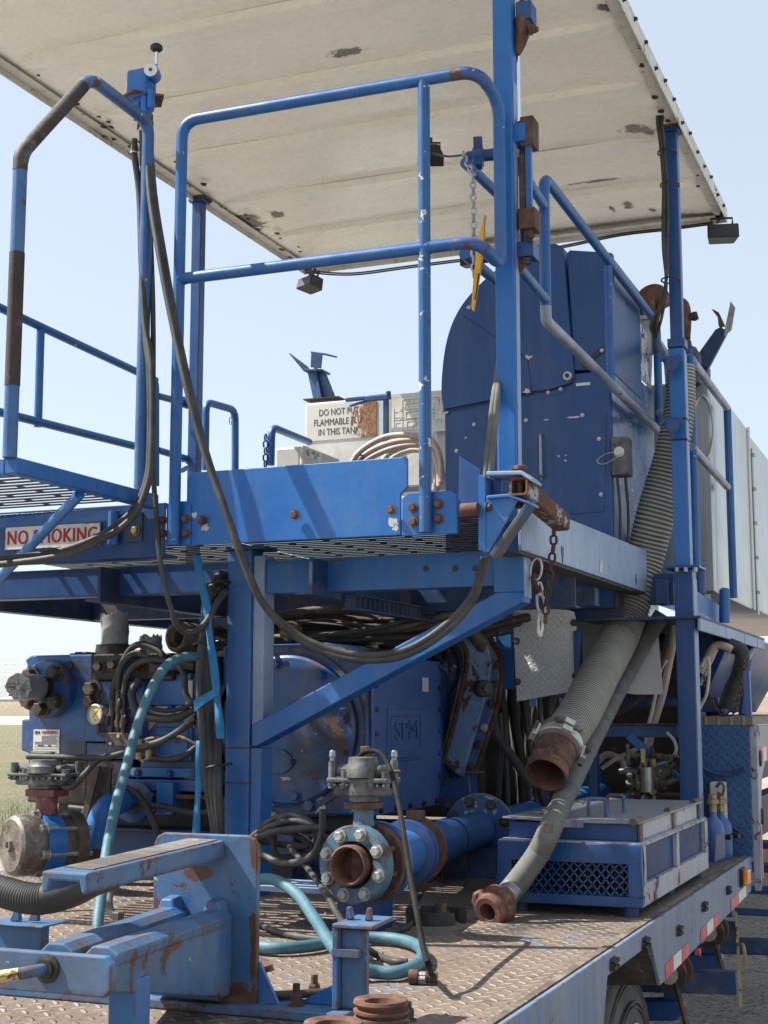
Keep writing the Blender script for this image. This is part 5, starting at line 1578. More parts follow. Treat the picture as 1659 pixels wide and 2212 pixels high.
m = MB().tube([c + Vector((0, math.cos(k) * .016, math.sin(k) * .016)) for k in [i * .3927 for i in range(16)]], .0018, 6, closed=True)
m.box(c - Vector((.0005, .012, .002)), c + Vector((.0005, .012, .002))).box(c - Vector((.0006, .002, .012)), c + Vector((.0006, .002, .012)))
m.build('cross_mark', M_ink, fa)
# bundle of cables looping over behind the front board
cbn = thing('cable_bundle', P(850, 950, Y=6.6), 'bundle of pinkish cables arching behind the front board', 'cable')
for k, (mt, pts) in enumerate((
    (M_conduit, ((752, 1020), (775, 978), (830, 945), (890, 940), (930, 950), (950, 985), (955, 1040))),
    (M_conduit, ((758, 1020), (785, 985), (840, 958), (900, 952), (934, 975), (946, 1010), (950, 1050))),
    (M_conduit, ((762, 1025), (795, 992), (850, 968), (905, 962), (930, 985), (940, 1020), (943, 1060))),
    (M_cream_hose, ((812, 1025), (835, 985), (870, 966), (905, 960), (925, 972), (936, 1000), (938, 1060))),
    (M_cream_hose, ((820, 1030), (845, 992), (880, 974), (912, 975), (928, 1000), (931, 1060))))):
    MB().tube(spline([P(x, y, Y=6.6 + k * .04) for x, y in pts], 7), .0155, 10).build('cable', mt, cbn)
MB().tube([P(768, 995, Y=6.57) + Vector((math.cos(a_) * .03, .02 + math.sin(a_) * .04, math.cos(a_) * .03)) for a_ in [i * .628 for i in range(10)]], .004, 6, closed=True).build('cable_tie', M_black, cbn)
# pale panel behind the bundle, low on the right
pn = MB().box(P(880, 1050, Y=7.0), P(944, 935, Y=7.04))
tag(pn.build('electrical_cabinet', M_white, bevel=.004), 'white cabinet low behind the pinkish cables and rail post', 'cabinet')
# ------------------------------------------------------------------ triplex pump
YP = 4.75
pu = thing('plunger_pump', V(-2.6, 5.2, ZD), 'large oily blue plunger pump on skids under the platform', 'pump')
XPc = P(797, 1600, Y=YP).x                        # right hand face, with the cover plate
def B(px0, py0, px1, py1, Y, d, name, mt, bev=.006, par=None):
    a, b = P(px0, py0, Y=Y), P(px1, py1, Y=Y)
    return MB().box((a.x, Y, b.z), (b.x, Y + d, a.z)).build(name, mt, par or pu, bevel=bev)
# power end body
MB().prism([P(x, y, Y=YP) for x, y in ((480, 1395), (705, 1388), (740, 1400), (796, 1440), (797, 1760), (600, 1770), (480, 1770))], (0, .86, 0)).build('power_end', M_pump, pu, bevel=.012)
dc = P(625, 1576, Y=YP)
k_ = (dc - Vector((0, 0, H))).dot(FWD) / 3100
MB().lathe(dc, ND, [(-.005, 160 * k_), (.022, 160 * k_), (.028, 154 * k_)], 64).build('end_cover', M_pump, pu)
MB().lathe(dc, ND, [(.0, 178 * k_), (.010, 178 * k_), (.010, 166 * k_), (.0, 166 * k_)], 64, closed=True).build('rim_ring', M_grimy, pu)
for an in (55, 15, -35, -80, 100, 145, 190, 235):
    p = dc + Vector((math.cos(math.radians(an)) * 142 * k_, -.029, math.sin(math.radians(an)) * 142 * k_))
    MB().hexbolt(p, ND, .017, .016).build('bolt', M_pump, pu)
for px, py in ((617, 1433), (747, 1626)):
    MB().lathe(P(px, py, Y=YP - .029), ND, [(0, .011), (.0012, .011)], 14).build('tapped_hole', M_black, pu)
# small cover with two bolts
sc = P(602, 1645, Y=YP - .029)
r_ = 24 * k_
pts = [sc + Vector((x * k_, 0, -y * k_)) for x, y in ((-38, 0), (-28, -14), (-8, -26), (12, -26), (30, -14), (40, 0), (30, 14), (12, 26), (-8, 26), (-28, 14))]
MB().prism(pts, (0, -.008, 0)).build('small_cover', M_pump, pu, bevel=.002)
for dx in (-30, 30):
    MB().hexbolt(sc + Vector((dx * k_, -.009, 0)), ND, .010, .010).build('bolt', M_pump, pu)
# bare patches
def splat(c, rx, rz, seed, mt, par=pu, n=18):
    q = random.Random(seed)
    pts = [c + Vector((math.cos(2 * math.pi * k / n) * rx * q.uniform(.55, 1.15), 0, math.sin(2 * math.pi * k / n) * rz * q.uniform(.55, 1.15))) for k in range(n)]
    return MB().prism(pts, (0, .0006, 0)).build('bare_patch', mt, par)
splat(P(596, 1623, Y=YP - .031), .018, .010, 1, M_primer); splat(P(617, 1682, Y=YP - .031), .022, .008, 2, M_primer)
splat(P(582, 1750, Y=YP - .003), .036, .028, 3, M_primer)
MB().lathe(P(577, 1747, Y=YP - .004), ND, [(0, .010), (.0015, .010)], 12).build('tapped_hole', M_black, pu)
splat(P(686, 1738, Y=YP - .003), .04, .035, 4, M_primer)
MB().hexbolt(P(670, 1740, Y=YP - .004), ND, .022, .02).build('bolt', M_pump, pu)
MB().prism([P(x, y, Y=YP - .004) for x, y in ((570, 1404), (672, 1398), (672, 1425), (640, 1425), (636, 1420), (570, 1426))], (0, .003, 0)).build('top_lip', M_grimy, pu)
# cover plate on the right hand face with the maker's raised mark
def X_(px, py, dx=0.0):
    return P(px, py, X=XPc + dx)
ya_, yb_ = X_(799, 1600).y, X_(944, 1600).y
z0_, z1_ = X_(860, 1752).z, P(870, 1440, X=XPc).z + .03
cv = MB().box((XPc + .001, ya_, z0_), (XPc + .016, yb_, z1_)).build('cover_plate', M_cover, pu, bevel=.004)
for k in range(7):
    z = z0_ + .03 + k * (z1_ - z0_ - .05) / 6
    for y in (yb_ - .018, ya_ + .018):
        MB().hexbolt((XPc + .016, y, z), (1, 0, 0), .009, .009).build('bolt', M_pump, pu)
for k in range(5):
    y = ya_ + .06 + k * (yb_ - ya_ - .12) / 4
    MB().hexbolt((XPc + .016, y, z0_ + .016), (1, 0, 0), .009, .009).build('bolt', M_iron, pu)
ea, eb = X_(836, 1530, .016), X_(911, 1640, .016)
ey0, ey1, ez0, ez1 = ea.y, eb.y, eb.z, ea.z
em = MB().box((XPc + .0162, ey0, ez0), (XPc + .022, ey1, ez1)).build('emblem', M_cover, pu, bevel=.003)
m = MB()
t_ = .012
m.box((XPc + .022, ey0 + .031, ez1 - .03), (XPc + .027, ey1 - .031, ez1 - .022)).box((XPc + .022, ey0 + .02, ez0 + .05), (XPc + .027, ey0 + .03, ez1 - .03)).box((XPc + .022, ey1 - .03, ez0 + .05), (XPc + .027, ey1 - .02, ez1 - .03))
m.box((XPc + .022, ey0 + .05, ez0 + .012), (XPc + .028, ey1 - .05, ez0 + .034))
m.build('frame', M_cover, em, bevel=.002)
lettering('lettering', 'SPM', M_cover, em, (XPc + .022, (ey0 + ey1) / 2, (ez0 + ez1) / 2 + .014), (0, 1, 0), (0, 0, 1), (ez1 - ez0) * .50, .006, narrow=(ey1 - ey0) / (ez1 - ez0) * .80, bold=.0)
MB().box((XPc + .0162, X_(912, 0 + 1462, .016).y, X_(918, 1494, .016).z), (XPc + .0175, X_(925, 1470, .016).y, X_(918, 1464, .016).z)).build('sticker', M_alu, pu)
# gear housing beyond the cover: concentric flanges on one axis
gc = P(938, 1535, Y=5.62)
gh = thing('gear_housing', Vector((gc.x, 5.62, ZD + H)), 'tall blue gear casing scabbed with rust behind the cover plate', 'gearbox')
def GP(pts, Y):
    return [P(x, y, Y=Y) for x, y in pts]
M_flg = paint('rust edged casing flange', (.05, .14, .36), (.12, .19, .36), .9, .68, .605, 1.0, rough=.45, dirt=.6, scale=1.4, edge_r=.02, edge_lo=.05)
flo = ((880, 1392), (935, 1366), (985, 1352), (1030, 1355), (1062, 1376), (1082, 1415), (1087, 1460), (1078, 1520), (1058, 1585), (1030, 1665), (1012, 1712), (985, 1735), (880, 1745))
MB().prism(GP(flo, 5.70), (0, .03, 0)).build('rear_flange', M_rust, gh, bevel=.006)
fli = ((880, 1396), (935, 1372), (985, 1360), (1026, 1362), (1054, 1381), (1072, 1417), (1077, 1460), (1068, 1520), (1048, 1585), (1022, 1660), (1004, 1706), (980, 1726), (880, 1736))
MB().prism(GP(fli, 5.684), (0, .0155, 0)).build('bolt_flange', M_flg, gh, bevel=.004)
# the blue band that stands out from the flange, and the recess inside it
bo = [(930, 1378), (985, 1366), (1025, 1367), (1053, 1392), (1062, 1433), (1052, 1495), (1036, 1548), (1015, 1620), (997, 1678)]
bi = [(930, 1398), (978, 1387), (1003, 1386), (1017, 1404), (1020, 1430), (1012, 1474), (1002, 1520), (985, 1588), (966, 1648)]
vs = []
bo = [(x + 4, y) for x, y in bo]
bi = [(x - 13, y) for x, y in bi]
for o_, i_ in zip(bo, bi):
    vs += [P(o_[0], o_[1], Y=5.683), P(o_[0] - 4, o_[1] + 2, Y=5.54), P(i_[0] + 3, i_[1] + 1, Y=5.54), P(i_[0], i_[1], Y=5.66)]
m = MB().add(vs, [(4 * i + k, 4 * i + 4 + k, 4 * i + 5 + k, 4 * i + 1 + k) for i in range(len(bo) - 1) for k in range(3)] + [(0, 1, 2, 3), tuple(4 * (len(bo) - 1) + k for k in (3, 2, 1, 0))], smooth=True)
m.build('case_band', paint('blue case band scabbed with rust', (.10, .21, .42), (.24, .34, .50), .9, .70, .600, 1.0, rough=.4, dirt=.5, scale=1.2, edge_r=.016), gh, bevel=.006)
for off, w_, mt in ((2, .010, M_rust), (-6, .008, M_brown)):
    MB().tube(spline([P(x + off, y, Y=5.535) for x, y in bi], 4), w_, 8).build('rusty_bead', mt, gh)
MB().prism(GP([(880, 1400)] + bi + [(940, 1690), (880, 1690)], 5.655), (0, .02, 0)).build('recess_plate', paint('oily recess plate', (.05, .10, .22), (.24, .15, .09), 1.0, .74, .60, .5, rough=.4, dirt=.7), gh)
dcc = P(918, 1446, Y=5.62)
kg = (dcc - Vector((0, 0, H))).dot(FWD) / 3100
MB().lathe(dcc, ND, [(-.03, 74 * kg), (.0, 74 * kg), (.008, 70 * kg), (.008, 60 * kg), (.0, 56 * kg), (.02, 30 * kg)], 56).build('boss_disc', M_flg, gh)
for an in (60, 15, -30, -75):
    p = dcc + Vector((math.cos(math.radians(an)) * 66 * kg, -.008, math.sin(math.radians(an)) * 66 * kg))
    MB().hexbolt(p, ND, .012, .012).build('bolt', M_pump, gh)
for px, py in ((1040, 1374), (1062, 1400), (1071, 1436), (1070, 1478), (1062, 1520), (1046, 1572), (1034, 1610), (1016, 1655), (1000, 1695)):
    MB().hexbolt(P(px, py, Y=5.683), ND, .013, .014).build('bolt', M_brown if py % 3 else M_zinc, gh)
MB().lathe(P(1046, 1487, Y=5.5), (.6, -.8, 0), [(-.05, .034), (.01, .034), (.02, .026), (.02, .018), (.045, .018)], 18).build('plug_boss', M_brown, gh)
m = MB().prism([P(x, y, Y=5.45) for x, y in ((950, 1700), (1012, 1672), (1016, 1712), (1035, 1745), (955, 1758))], (0, .10, 0))
m.build('foot', M_navy, gh, bevel=.004)
MB().box(P(1000, 1672, Y=5.40), P(1046, 1665, Y=5.56)).build('foot_cap', M_rust, gh)
for px, py in ((968, 1738), (1004, 1730), (1030, 1770)):
    MB().hexbolt(P(px, py, Y=5.44), ND, .014, .014).build('bolt', M_brown, gh)
# fluid end
YFE = 4.62
MB().prism([P(x, y, Y=YFE) for x, y in ((54, 1425), (67, 1416), (199, 1413), (200, 1472), (186, 1478), (186, 1634), (128, 1651), (45, 1621), (46, 1554), (62, 1553), (58, 1437))], (0, .5, 0)).build('fluid_end', M_pump, pu, bevel=.006)
B(200, 1413, 372, 1470, YFE - .01, .45, 'manifold_block', M_iron, .008)
B(187, 1472, 306, 1603, YFE - .02, .5, 'valve_plate', M_pump, .005)
B(187, 1604, 300, 1640, YFE + .0, .4, 'lower_step', M_grimy, .005)
B(307, 1471, 446, 1672, YFE + .03, .5, 'stuffing_box', M_pump, .006)
B(312, 1456, 420, 1523, YFE + .016, .012, 'upper_plate', M_blue, .003)
M_scrape = paint('scraped primer plate', (.42, .41, .38), (.50, .49, .46), .7, .80, .72, .5, rough=.5, dirt=.35)
MB().prism([P(x, y, Y=YFE + .024) for x, y in ((312, 1525), (420, 1525), (420, 1572), (404, 1566), (396, 1556), (380, 1553), (366, 1556), (352, 1553), (338, 1560), (328, 1572), (318, 1580), (311, 1586))], (0, .0045, 0)).build('scraped_plate', M_scrape, pu, bevel=.002)
MB().prism([P(x, y, Y=YFE + .0235) for x, y in ((371, 1532), (379, 1540), (388, 1556), (384, 1562), (372, 1556))], (0, .0006, 0)).build('paint_flake', M_blue, pu)
B(337, 1570, 413, 1645, YFE + .018, .0115, 'inspection_cover', M_blue, .006)
B(345, 1578, 405, 1637, YFE + .011, .0065, 'cover_boss', M_blue, .004)
B(280, 1657, 446, 1681, YFE + .01, .03, 'lower_flange', M_blue, .003)
B(262, 1682, 446, 1712, YFE + .02, .4, 'bottom_sill', M_pump, .005)
B(262, 1713, 446, 1728, YFE + .0, .4, 'rusty_ledge', M_rust, .006)
B(60, 1636, 186, 1737, YFE + .04, .45, 'lower_block', M_brown, .01)
B(187, 1641, 268, 1735, YFE + .03, .45, 'lower_block', M_grimy, .01)
B(447, 1480, 640, 1700, YFE + .12, .4, 'spacer_block', M_pump, .006)
B(338, 1690, 372, 1760, YFE - .02, .06, 'foot_bracket', M_blue, .003)
for px, py, r in ((298, 1670, .012), (367, 1671, .012), (420, 1671, .012), (371, 1529, .012), (328, 1462, .010), (412, 1462, .010), (300, 1480, .010)):
    MB().hexbolt(P(px, py, Y=YFE + (.009 if py > 1600 else .023 if py > 1500 else .015 if px > 310 else -.021)), ND, r, .011).build('bolt', M_navy, pu)
for (px, py, rx, rz, sd, Y) in ((308, 1632, .022, .03, 23, .029), (290, 1668, .020, .016, 24, .009), (330, 1600, .016, .012, 25, .029)):
    splat(P(px, py, Y=YFE + Y - .002), rx, rz, sd, M_scrape)
# big round bore flange on the left with its taped pipe stub
fc = P(112, 1488, Y=YFE - .001)
kf = (fc - Vector((0, 0, H))).dot(FWD) / 3100
fd = MB().lathe(fc, ND, [(.0, 62 * kf), (.035, 62 * kf), (.045, 58 * kf)], 48).build('bore_flange', M_pump, pu)
for an in (50, 140, 215, 265, 320):
    p = fc + Vector((math.cos(math.radians(an)) * 44 * kf, -.046, math.sin(math.radians(an)) * 44 * kf))
    MB().hexbolt(p, ND, .026, .036).build('bolt', M_brown, pu)
sp_ = fc + Vector((-.005, -.04, .005))
se = P(40, 1484, Y=YFE - .30)
tp = thing('taped_stub', sp_, 'horizontal pipe stub wrapped in silver duct tape on the pump flange', 'pipe')
MB().cyl(sp_, sp_ + (se - sp_) * .4, .042, 24).build('pipe', M_iron, tp)
rqt = random.Random(4)
def wrap(a, b, r, n, par, seg=32, top=True):
    ax = (b - a)
    L = ax.length
    ax = ax.normalized()
    s1, u1 = frame_of(ax)
    m = MB()
    vs = []
    ph = [rqt.uniform(0, 6.28) for _ in range(6)]
    for i in range(n + 1):
        for k in range(seg):
            t = 2 * math.pi * k / seg
            rr = r * (1 + .035 * math.sin(3 * t + ph[0] + i * .9) + .025 * math.sin(7 * t + ph[1] + i * 1.7) + rqt.uniform(-.018, .018) + (.03 if i % 3 == 0 else 0))
            d = L * i / n + (rqt.uniform(-.008, .012) if i == n else 0)
            vs.append(a + ax * d + (s1 * math.cos(t) + u1 * math.sin(t)) * rr)
    fs = [(i * seg + k, i * seg + (k + 1) % seg, (i + 1) * seg + (k + 1) % seg, (i + 1) * seg + k) for i in range(n) for k in range(seg)]
    c0 = len(vs)
    for q_ in (.6, .2):
        for k in range(seg):
            t = 2 * math.pi * k / seg
            vs.append(b + ax * rqt.uniform(-.010, .004) + (s1 * math.cos(t) + u1 * math.sin(t)) * r * q_)
    for st0, st1 in ((n * seg, c0), (c0, c0 + seg)):
        fs += [(st0 + k, st0 + (k + 1) % seg, st1 + (k + 1) % seg, st1 + k) for k in range(seg)]
    fs.append([c0 + seg + k for k in range(seg)])
    m.add(vs, fs, smooth=True)
    return m.build('tape_wrap', M_tape, par)
wrap(sp_ + (se - sp_) * .35, se, .046, 9, tp)
# upright taped stubs on top
for i, (px, y0, y1, rp, hub, lab) in enumerate(((248, 1392, 1328, 29, 1, 'taller upright pipe stub wrapped in silver tape on top of the pump'), (326, 1412, 1376, 24, 0, 'shorter upright pipe stub wrapped in silver tape beside the coiled hoses'))):
    Y = YFE + .22 + .12 * i
    a, b = P(px, y0, Y=Y), P(px, y1, Y=Y)
    kk = (a - Vector((0, 0, H))).dot(FWD) / 3100
    t = thing('taped_stub', a - Vector((0, 0, .05)), lab, 'pipe')
    wrap(a, b, rp * kk, 7, t)
    if hub:
        MB().lathe(a - Vector((0, 0, 30 * kk)), (0, 0, 1), [(0, 40 * kk), (29 * kk, 40 * kk), (29 * kk, 30 * kk)], 32).build('hub', M_iron, t)
        for an in (-150, -60, 20):
            c = a - Vector((0, 0, 16 * kk)) + Vector((math.cos(math.radians(an)), math.sin(math.radians(an)), 0)) * 40 * kk
            MB().lathe(c, (math.cos(math.radians(an)), math.sin(math.radians(an)), 0), [(-.002, .014), (.001, .014)], 14).build('spanner_hole', M_black, t)
B(160, 1408, 186, 1413, YFE + .1, .1, 'cap_block', M_brown)
MB().lathe(P(167, 1420, Y=YFE + .15), (0, 0, 1), [(0, .03), (.015, .03)], 20).build('top_plug', M_iron, pu)
for px, py, r in ((202, 1488, .026), (200, 1515, .024)):
    MB().hexbolt(P(px, py, Y=YFE - .021), ND, r, .035).build('bolt', M_brown, pu)
MB().lathe(P(150, 1438, Y=YFE + .0), ND, [(0, .018), (.01, .016)], 20).build('blind_plug', M_rust, pu)
# ring nut that hangs open to the left of the column
rn = thing('pipe_hub', P(387, 1373, Y=4.55), 'round open brown pipe hub facing out beside the hose bundle', 'pipe fitting')
c = P(387, 1376, Y=4.55)
kk = (c - Vector((0, 0, H))).dot(FWD) / 3100
MB().lathe(c, (-.25, -1, .05), [(-.10, 33 * kk), (.0, 35 * kk), (.012, 34 * kk), (.02, 30 * kk), (.02, 24 * kk), (.005, 20 * kk), (.0, 17 * kk), (-.08, 17 * kk)], 36, closed=True).build('ring', M_brown, rn)
MB().lathe(c, (-.25, -1, .05), [(-.06, 17 * kk), (-.055, 17 * kk)], 24).build('bore', M_black, rn)
# warning plate
wp = thing('warning_plate', P(101, 1600, Y=YFE), 'small pale WARNING plate riveted to the end of the pump', 'sign')
a, b = P(71, 1627, Y=YFE - .004), P(129, 1576, Y=YFE - .004)
MB().box((a.x, YFE - .004, a.z), (b.x, YFE - .001, b.z)).build('plate', M_sign, wp)
w_, h_ = b.x - a.x, b.z - a.z
lettering('lettering', 'WARNING', M_red, wp, (a.x + w_ * .63, YFE - .0046, b.z - h_ * .13), (1, 0, 0), (0, 0, 1), h_ * .20, .0003, narrow=.85, bold=.0006)
lettering('lettering', 'SPM', M_ink, wp, (a.x + w_ * .15, YFE - .0046, b.z - h_ * .14), (1, 0, 0), (0, 0, 1), h_ * .18, .0003, narrow=.8, bold=.0012)
lettering('lettering', 'MODEL        SIZE', M_ink, wp, (a.x + w_ * .44, YFE - .0046, a.z + h_ * .32), (1, 0, 0), (0, 0, 1), h_ * .10, .0003, narrow=.9, bold=.0004)
m = MB()
q = random.Random(2)
for k in range(9):
    z = b.z - h_ * (.28 + .042 * k)
    m.box((a.x + w_ * (.32 if k < 6 else .06), YFE - .0046, z), (a.x + w_ * q.uniform(.86, .95), YFE - .004, z + h_ * .016))
for k in range(3):
    m.box((a.x + w_ * .06, YFE - .0046, a.z + h_ * (.08 + .1 * k)), (a.x + w_ * .94, YFE - .004, a.z + h_ * (.092 + .1 * k)))
m.build('print_lines', M_ink, wp)
np_ = MB().box(P(401, 1525, Y=YFE - .001), P(417, 1470, Y=YFE + .004)).build('maker_plate', M_beige, None)
tag(np_, 'narrow weathered maker plate on the pump above the pale scraped paint', 'plate')
# pressure gauge
gg = thing('pressure_gauge', P(206, 1543, Y=YFE - .06), 'round pressure gauge with a yellowed dial on the pump manifold', 'gauge')
c = P(206, 1543, Y=YFE - .06)
kk = (c - Vector((0, 0, H))).dot(FWD) / 3100
r = 22 * kk
GA = Vector((-.18, -1, .0)).normalized()
MB().lathe(c, GA, [(-.035, r * .98), (.004, r), (.006, r * .9), (.002, r * .88), (.0, r * .5)], 36).build('case', M_zinc, gg)
MB().lathe(c, GA, [(.0005, r * .87), (.0015, r * .87)], 32).build('dial', M_dial, gg)
s1, u1 = frame_of(GA)
s1 = Vector((1, -.18, 0)).normalized()
u1 = Vector((0, 0, 1))
m = MB()
for k in range(25):
    an = math.radians(225 - 270 * k / 24)
    d = s1 * math.cos(an) + u1 * math.sin(an)
    m.bar(c + GA * .0018 + d * r * (.68 if k % 4 == 0 else .74), c + GA * .0018 + d * r * .80, .0011, .0006, GA)
m.bar(c + GA * .0024 - (s1 * .6 + u1 * .75) * r * .5, c + GA * .0024 + (s1 * .6 + u1 * .75) * r * .55, .0022, .0006, GA)
m.bar(c + GA * .002 + s1 * (-r * .15) - u1 * r * .55, c + GA * .002 + s1 * r * .15 - u1 * r * .55, .0030, .0006, GA)
m.build('needle', M_ink, gg)
MB().tube(fillet([c - GA * .02 - u1 * r * .9, c - GA * .02 - u1 * r * 1.9, c - GA * .02 - u1 * r * 1.95 + Vector((.07, 0, 0))], .01, 4), .010, 10).build('stem', M_brown, gg)
# small valve block with needle valves
vb = thing('needle_valve_block', P(277, 1602, Y=YFE - .05), 'brown steel block with a row of small needle valves and fittings', 'valve')
a, b = P(229, 1612, Y=YFE - .07), P(281, 1583, Y=YFE - .07)
MB().box((a.x, YFE - .07, a.z), (b.x, YFE - .01, b.z)).build('block', M_brown, vb, bevel=.003)
for px, py in ((256, 1590), (239, 1606)):
    MB().lathe(P(px, py, Y=YFE - .071), ND, [(0, .007), (.004, .006)], 12).build('screw', M_zinc, vb)
for px, y0, y1 in ((240, 1582, 1512), (255, 1582, 1492), (266, 1582, 1500)):
    a, b = P(px, y0, Y=YFE - .04), P(px + (2 if px == 240 else 0), y1, Y=YFE - .04)
    L = b - a
    m = MB().tube([a, a + L * .12, a + L * .12, a + L * .3, a + L * .3, a + L * .5, a + L * .5, a + L * .62, a + L * .62, b], [.009, .009, .013, .013, .009, .009, .012, .012, .010, .010], 10)
    m.build('fitting', M_brown, vb)
for px, py in ((232, 1556), (270, 1556), (258, 1520)):
    MB().ball(P(px, py, Y=YFE - .055), .015, (.7, .6, 1.5), 10).build('tap_handle', M_iron, vb)
for k, (x0, y0, x1, y1) in enumerate(((281, 1600, 302, 1594), (302, 1596, 302, 1640), (302, 1626, 330, 1636))):
    MB().cyl(P(x0, y0, Y=YFE - .03), P(x1, y1, Y=YFE - .03), .011 if k != 1 else .016, 10).build('elbow_pipe', M_brass if k == 1 else M_brown, vb)
# taller cap on the power end and top clutter
cap = thing('filler_cap', P(800, 1390, Y=5.3), 'ribbed brass coloured filler cap on top of the pump', 'cap')
c = P(803, 1392, Y=5.3)
m = MB().lathe(c, (0, 0, 1), [(-.03, .03), (-.002, .03), (0, .046), (.038, .046), (.042, .040)], 28)
for k in range(16):
    an = 2 * math.pi * k / 16
    d = Vector((math.cos(an), math.sin(an), 0))
    m.bar(c + d * .046 + Vector((0, 0, .003)), c + d * .046 + Vector((0, 0, .036)), .008, .008, d)
m.build('knob', M_brass, cap)
tc_ = MB().lathe(P(872, 1368, Y=5.5), (0, 0, 1), [(-.08, .10), (-.02, .11), (.0, .12), (.012, .12), (.02, .07), (.04, .06)], 32).build('rusty_bonnet', M_rust)
tag(tc_, 'rust stained round bonnet on top of the gear housing', 'cover')
# skid under the pump
sk_ = thing('pump_skid', V(-2.4, 5, ZD), 'dark blue skid frame with holes under the pump', 'skid')
MB().box(V(-3.35, YP - .05, ZD + .001), V(XPc + .1, YP + .03, ZD + .16)).box(V(-3.35, YP - .09, ZD + .16), V(XPc + .1, YP + .06, ZD + .17)).build('front_rail', M_under, sk_, bevel=.004)
MB().box(V(-3.35, YP + .6, ZD + .001), V(XPc + .1, YP + .7, ZD + .17)).build('rear_rail', M_under, sk_)
for x in (-3.1, -2.5, XPc - .2, XPc + .05):
    MB().box(V(x, YP - .085, ZD + .004), V(x + .012, YP - .052, ZD + .158)).build('stiffener', M_under, sk_)
def box_leg(px0, py0, px1, py1, Y, d, mt=M_pump):
    a, b = P(px0, py0, Y=Y), P(px1, py1, Y=Y)
    return MB().box((a.x, Y, ZD + H + .17), (b.x, Y + d, a.z)).build('pump_foot', mt, sk_, bevel=.003)
box_leg(563, 1850, 632, 1950, YP - .10, .12)
# square openings shown as dark recess plates
a, b = P(575, 1945, Y=YP - .103), P(632, 1860, Y=YP - .103)
MB().box((a.x, YP - .104, a.z), (b.x, YP - .101, b.z)).build('pocket', M_black, sk_)
box_leg(633, 1845, 780, 1950, YP - .02, .1)
box_leg(835, 1860, 905, 1960, YP + .05, .2)
MB().prism([P(905, 1880, Y=YP + .1), P(965, 1950, Y=YP + .1), P(965, 1975, Y=YP + .1), P(905, 1985, Y=YP + .1)], (0, .012, 0)).build('gusset', M_navy, sk_)
for px, py in ((662, 1978), (952, 1970), (255, 1990)):
    MB().hexbolt(P(px, py, Z=ZD + .03), (0, 0, 1), .018, .022).build('bolt', M_brown, sk_)
for px, py in ((860, 1918), (862, 1957)):
    MB().lathe(P(px, py, Y=YP + .04), (1, -.6, 0), [(0, .018), (.02, .018), (.022, .012), (.05, .012)], 12).build('nut', M_brown, sk_)
MB().box(V(-3.3, YP + .06, ZD + .02), V(XPc - .02, YP + .12, P(400, 1690, Y=YP).z - H)).build('dark_filler', M_iron, sk_)  # dark sheet added for the black void below the pump
# dark mass of the engine behind the pump
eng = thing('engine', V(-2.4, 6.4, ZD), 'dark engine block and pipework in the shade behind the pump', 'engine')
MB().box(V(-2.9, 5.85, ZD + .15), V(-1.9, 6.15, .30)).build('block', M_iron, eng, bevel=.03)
MB().box(V(-3.1, 7.0, ZD + .15), V(-1.25, 7.6, .36)).build('backdrop_block', M_iron, eng, bevel=.03)  # dark backdrop added so no sky shows through
for k in range(8):
    y = 4.95 + .09 * k
    MB().tube(spline([V(-2.9 + .05 * k, y, .25), V(-2.5, y + .1, .27 + .012 * (k % 3)), V(-2.1 + .03 * k, y + .05, .30), V(-1.9 + .05 * k, y + .3, .38)], 7), .011 + .004 * (k % 3), 10).build('pipe', (M_hose, M_brown, M_iron)[k % 3], eng)
MB().box(V(-3.2, 5.62, .20), V(-2.0, 5.75, .30)).build('rocker_cover', M_under, eng, bevel=.02)
for k in range(6):
    x = -3.1 + .22 * k
    MB().tube(spline([V(x, 5.4, .22), V(x + .06, 5.4, .33), V(x + .16, 5.5, .32), V(x + .22, 5.6, .2)], 6), .03, 10).build('pipe', M_brown if k % 2 else M_iron, eng)
MB().tube(spline([V(-2.75, 5.2, .30), V(-2.5, 5.2, .31), V(-2.3, 5.25, .30), V(-2.1, 5.4, .26)], 6), .038, 14).build('exhaust', M_rubber, eng)
MB().ball(V(-2.42, 5.05, .30), .045).build('breather', M_brass, eng)
# ------------------------------------------------------------------ discharge line and its two valves
ax = Vector((0, 1, 0))
YV = 3.62
vc = P(763, 1868, Y=YV)
kv = (vc - Vector((0, 0, H))).dot(FWD) / 3100
AX = Vector((-.10, -1, .02)).normalized()
bv = thing('butterfly_valve', Vector((vc.x, vc.y, ZD + H)), 'flanged butterfly valve with grey gear actuator and open rusty bore at the pipe end', 'valve')
R_f = 84 * kv
MB().lathe(vc, AX, [(-.035, R_f), (.0, R_f), (.004, R_f * .97), (.004, R_f * .60), (-.05, R_f * .52)], 64, closed=True).build('flange', M_flange, bv)
MB().lathe(vc, AX, [(-.08, R_f * .46), (.028, R_f * .52), (.034, R_f * .515), (.036, R_f * .47), (.030, R_f * .445), (-.08, R_f * .40)], 48, closed=True).build('pipe_lip', M_rust_red, bv)
s1 = Vector((1, -.10, 0)).normalized(); u1 = s1.cross(AX) * -1
if u1.z < 0: u1 = -u1
MB().lathe(vc, AX, [(-.033, R_f * .46), (-.028, R_f * .46)], 40).build('disc', M_rust, bv)
MB().bar(vc - AX * .026 + u1 * R_f * .42, vc - AX * .026 - u1 * R_f * .42, .03, .012, AX).build('disc_rib', M_rust_red, bv)
for k in range(8):
    an = math.radians(22.5 + 45 * k + 5)
    p = vc + AX * .0045 + (s1 * math.cos(an) + u1 * math.sin(an)) * R_f * .80
    MB().hexbolt(p, AX, .0135, .014).build('bolt', M_bolt, bv)
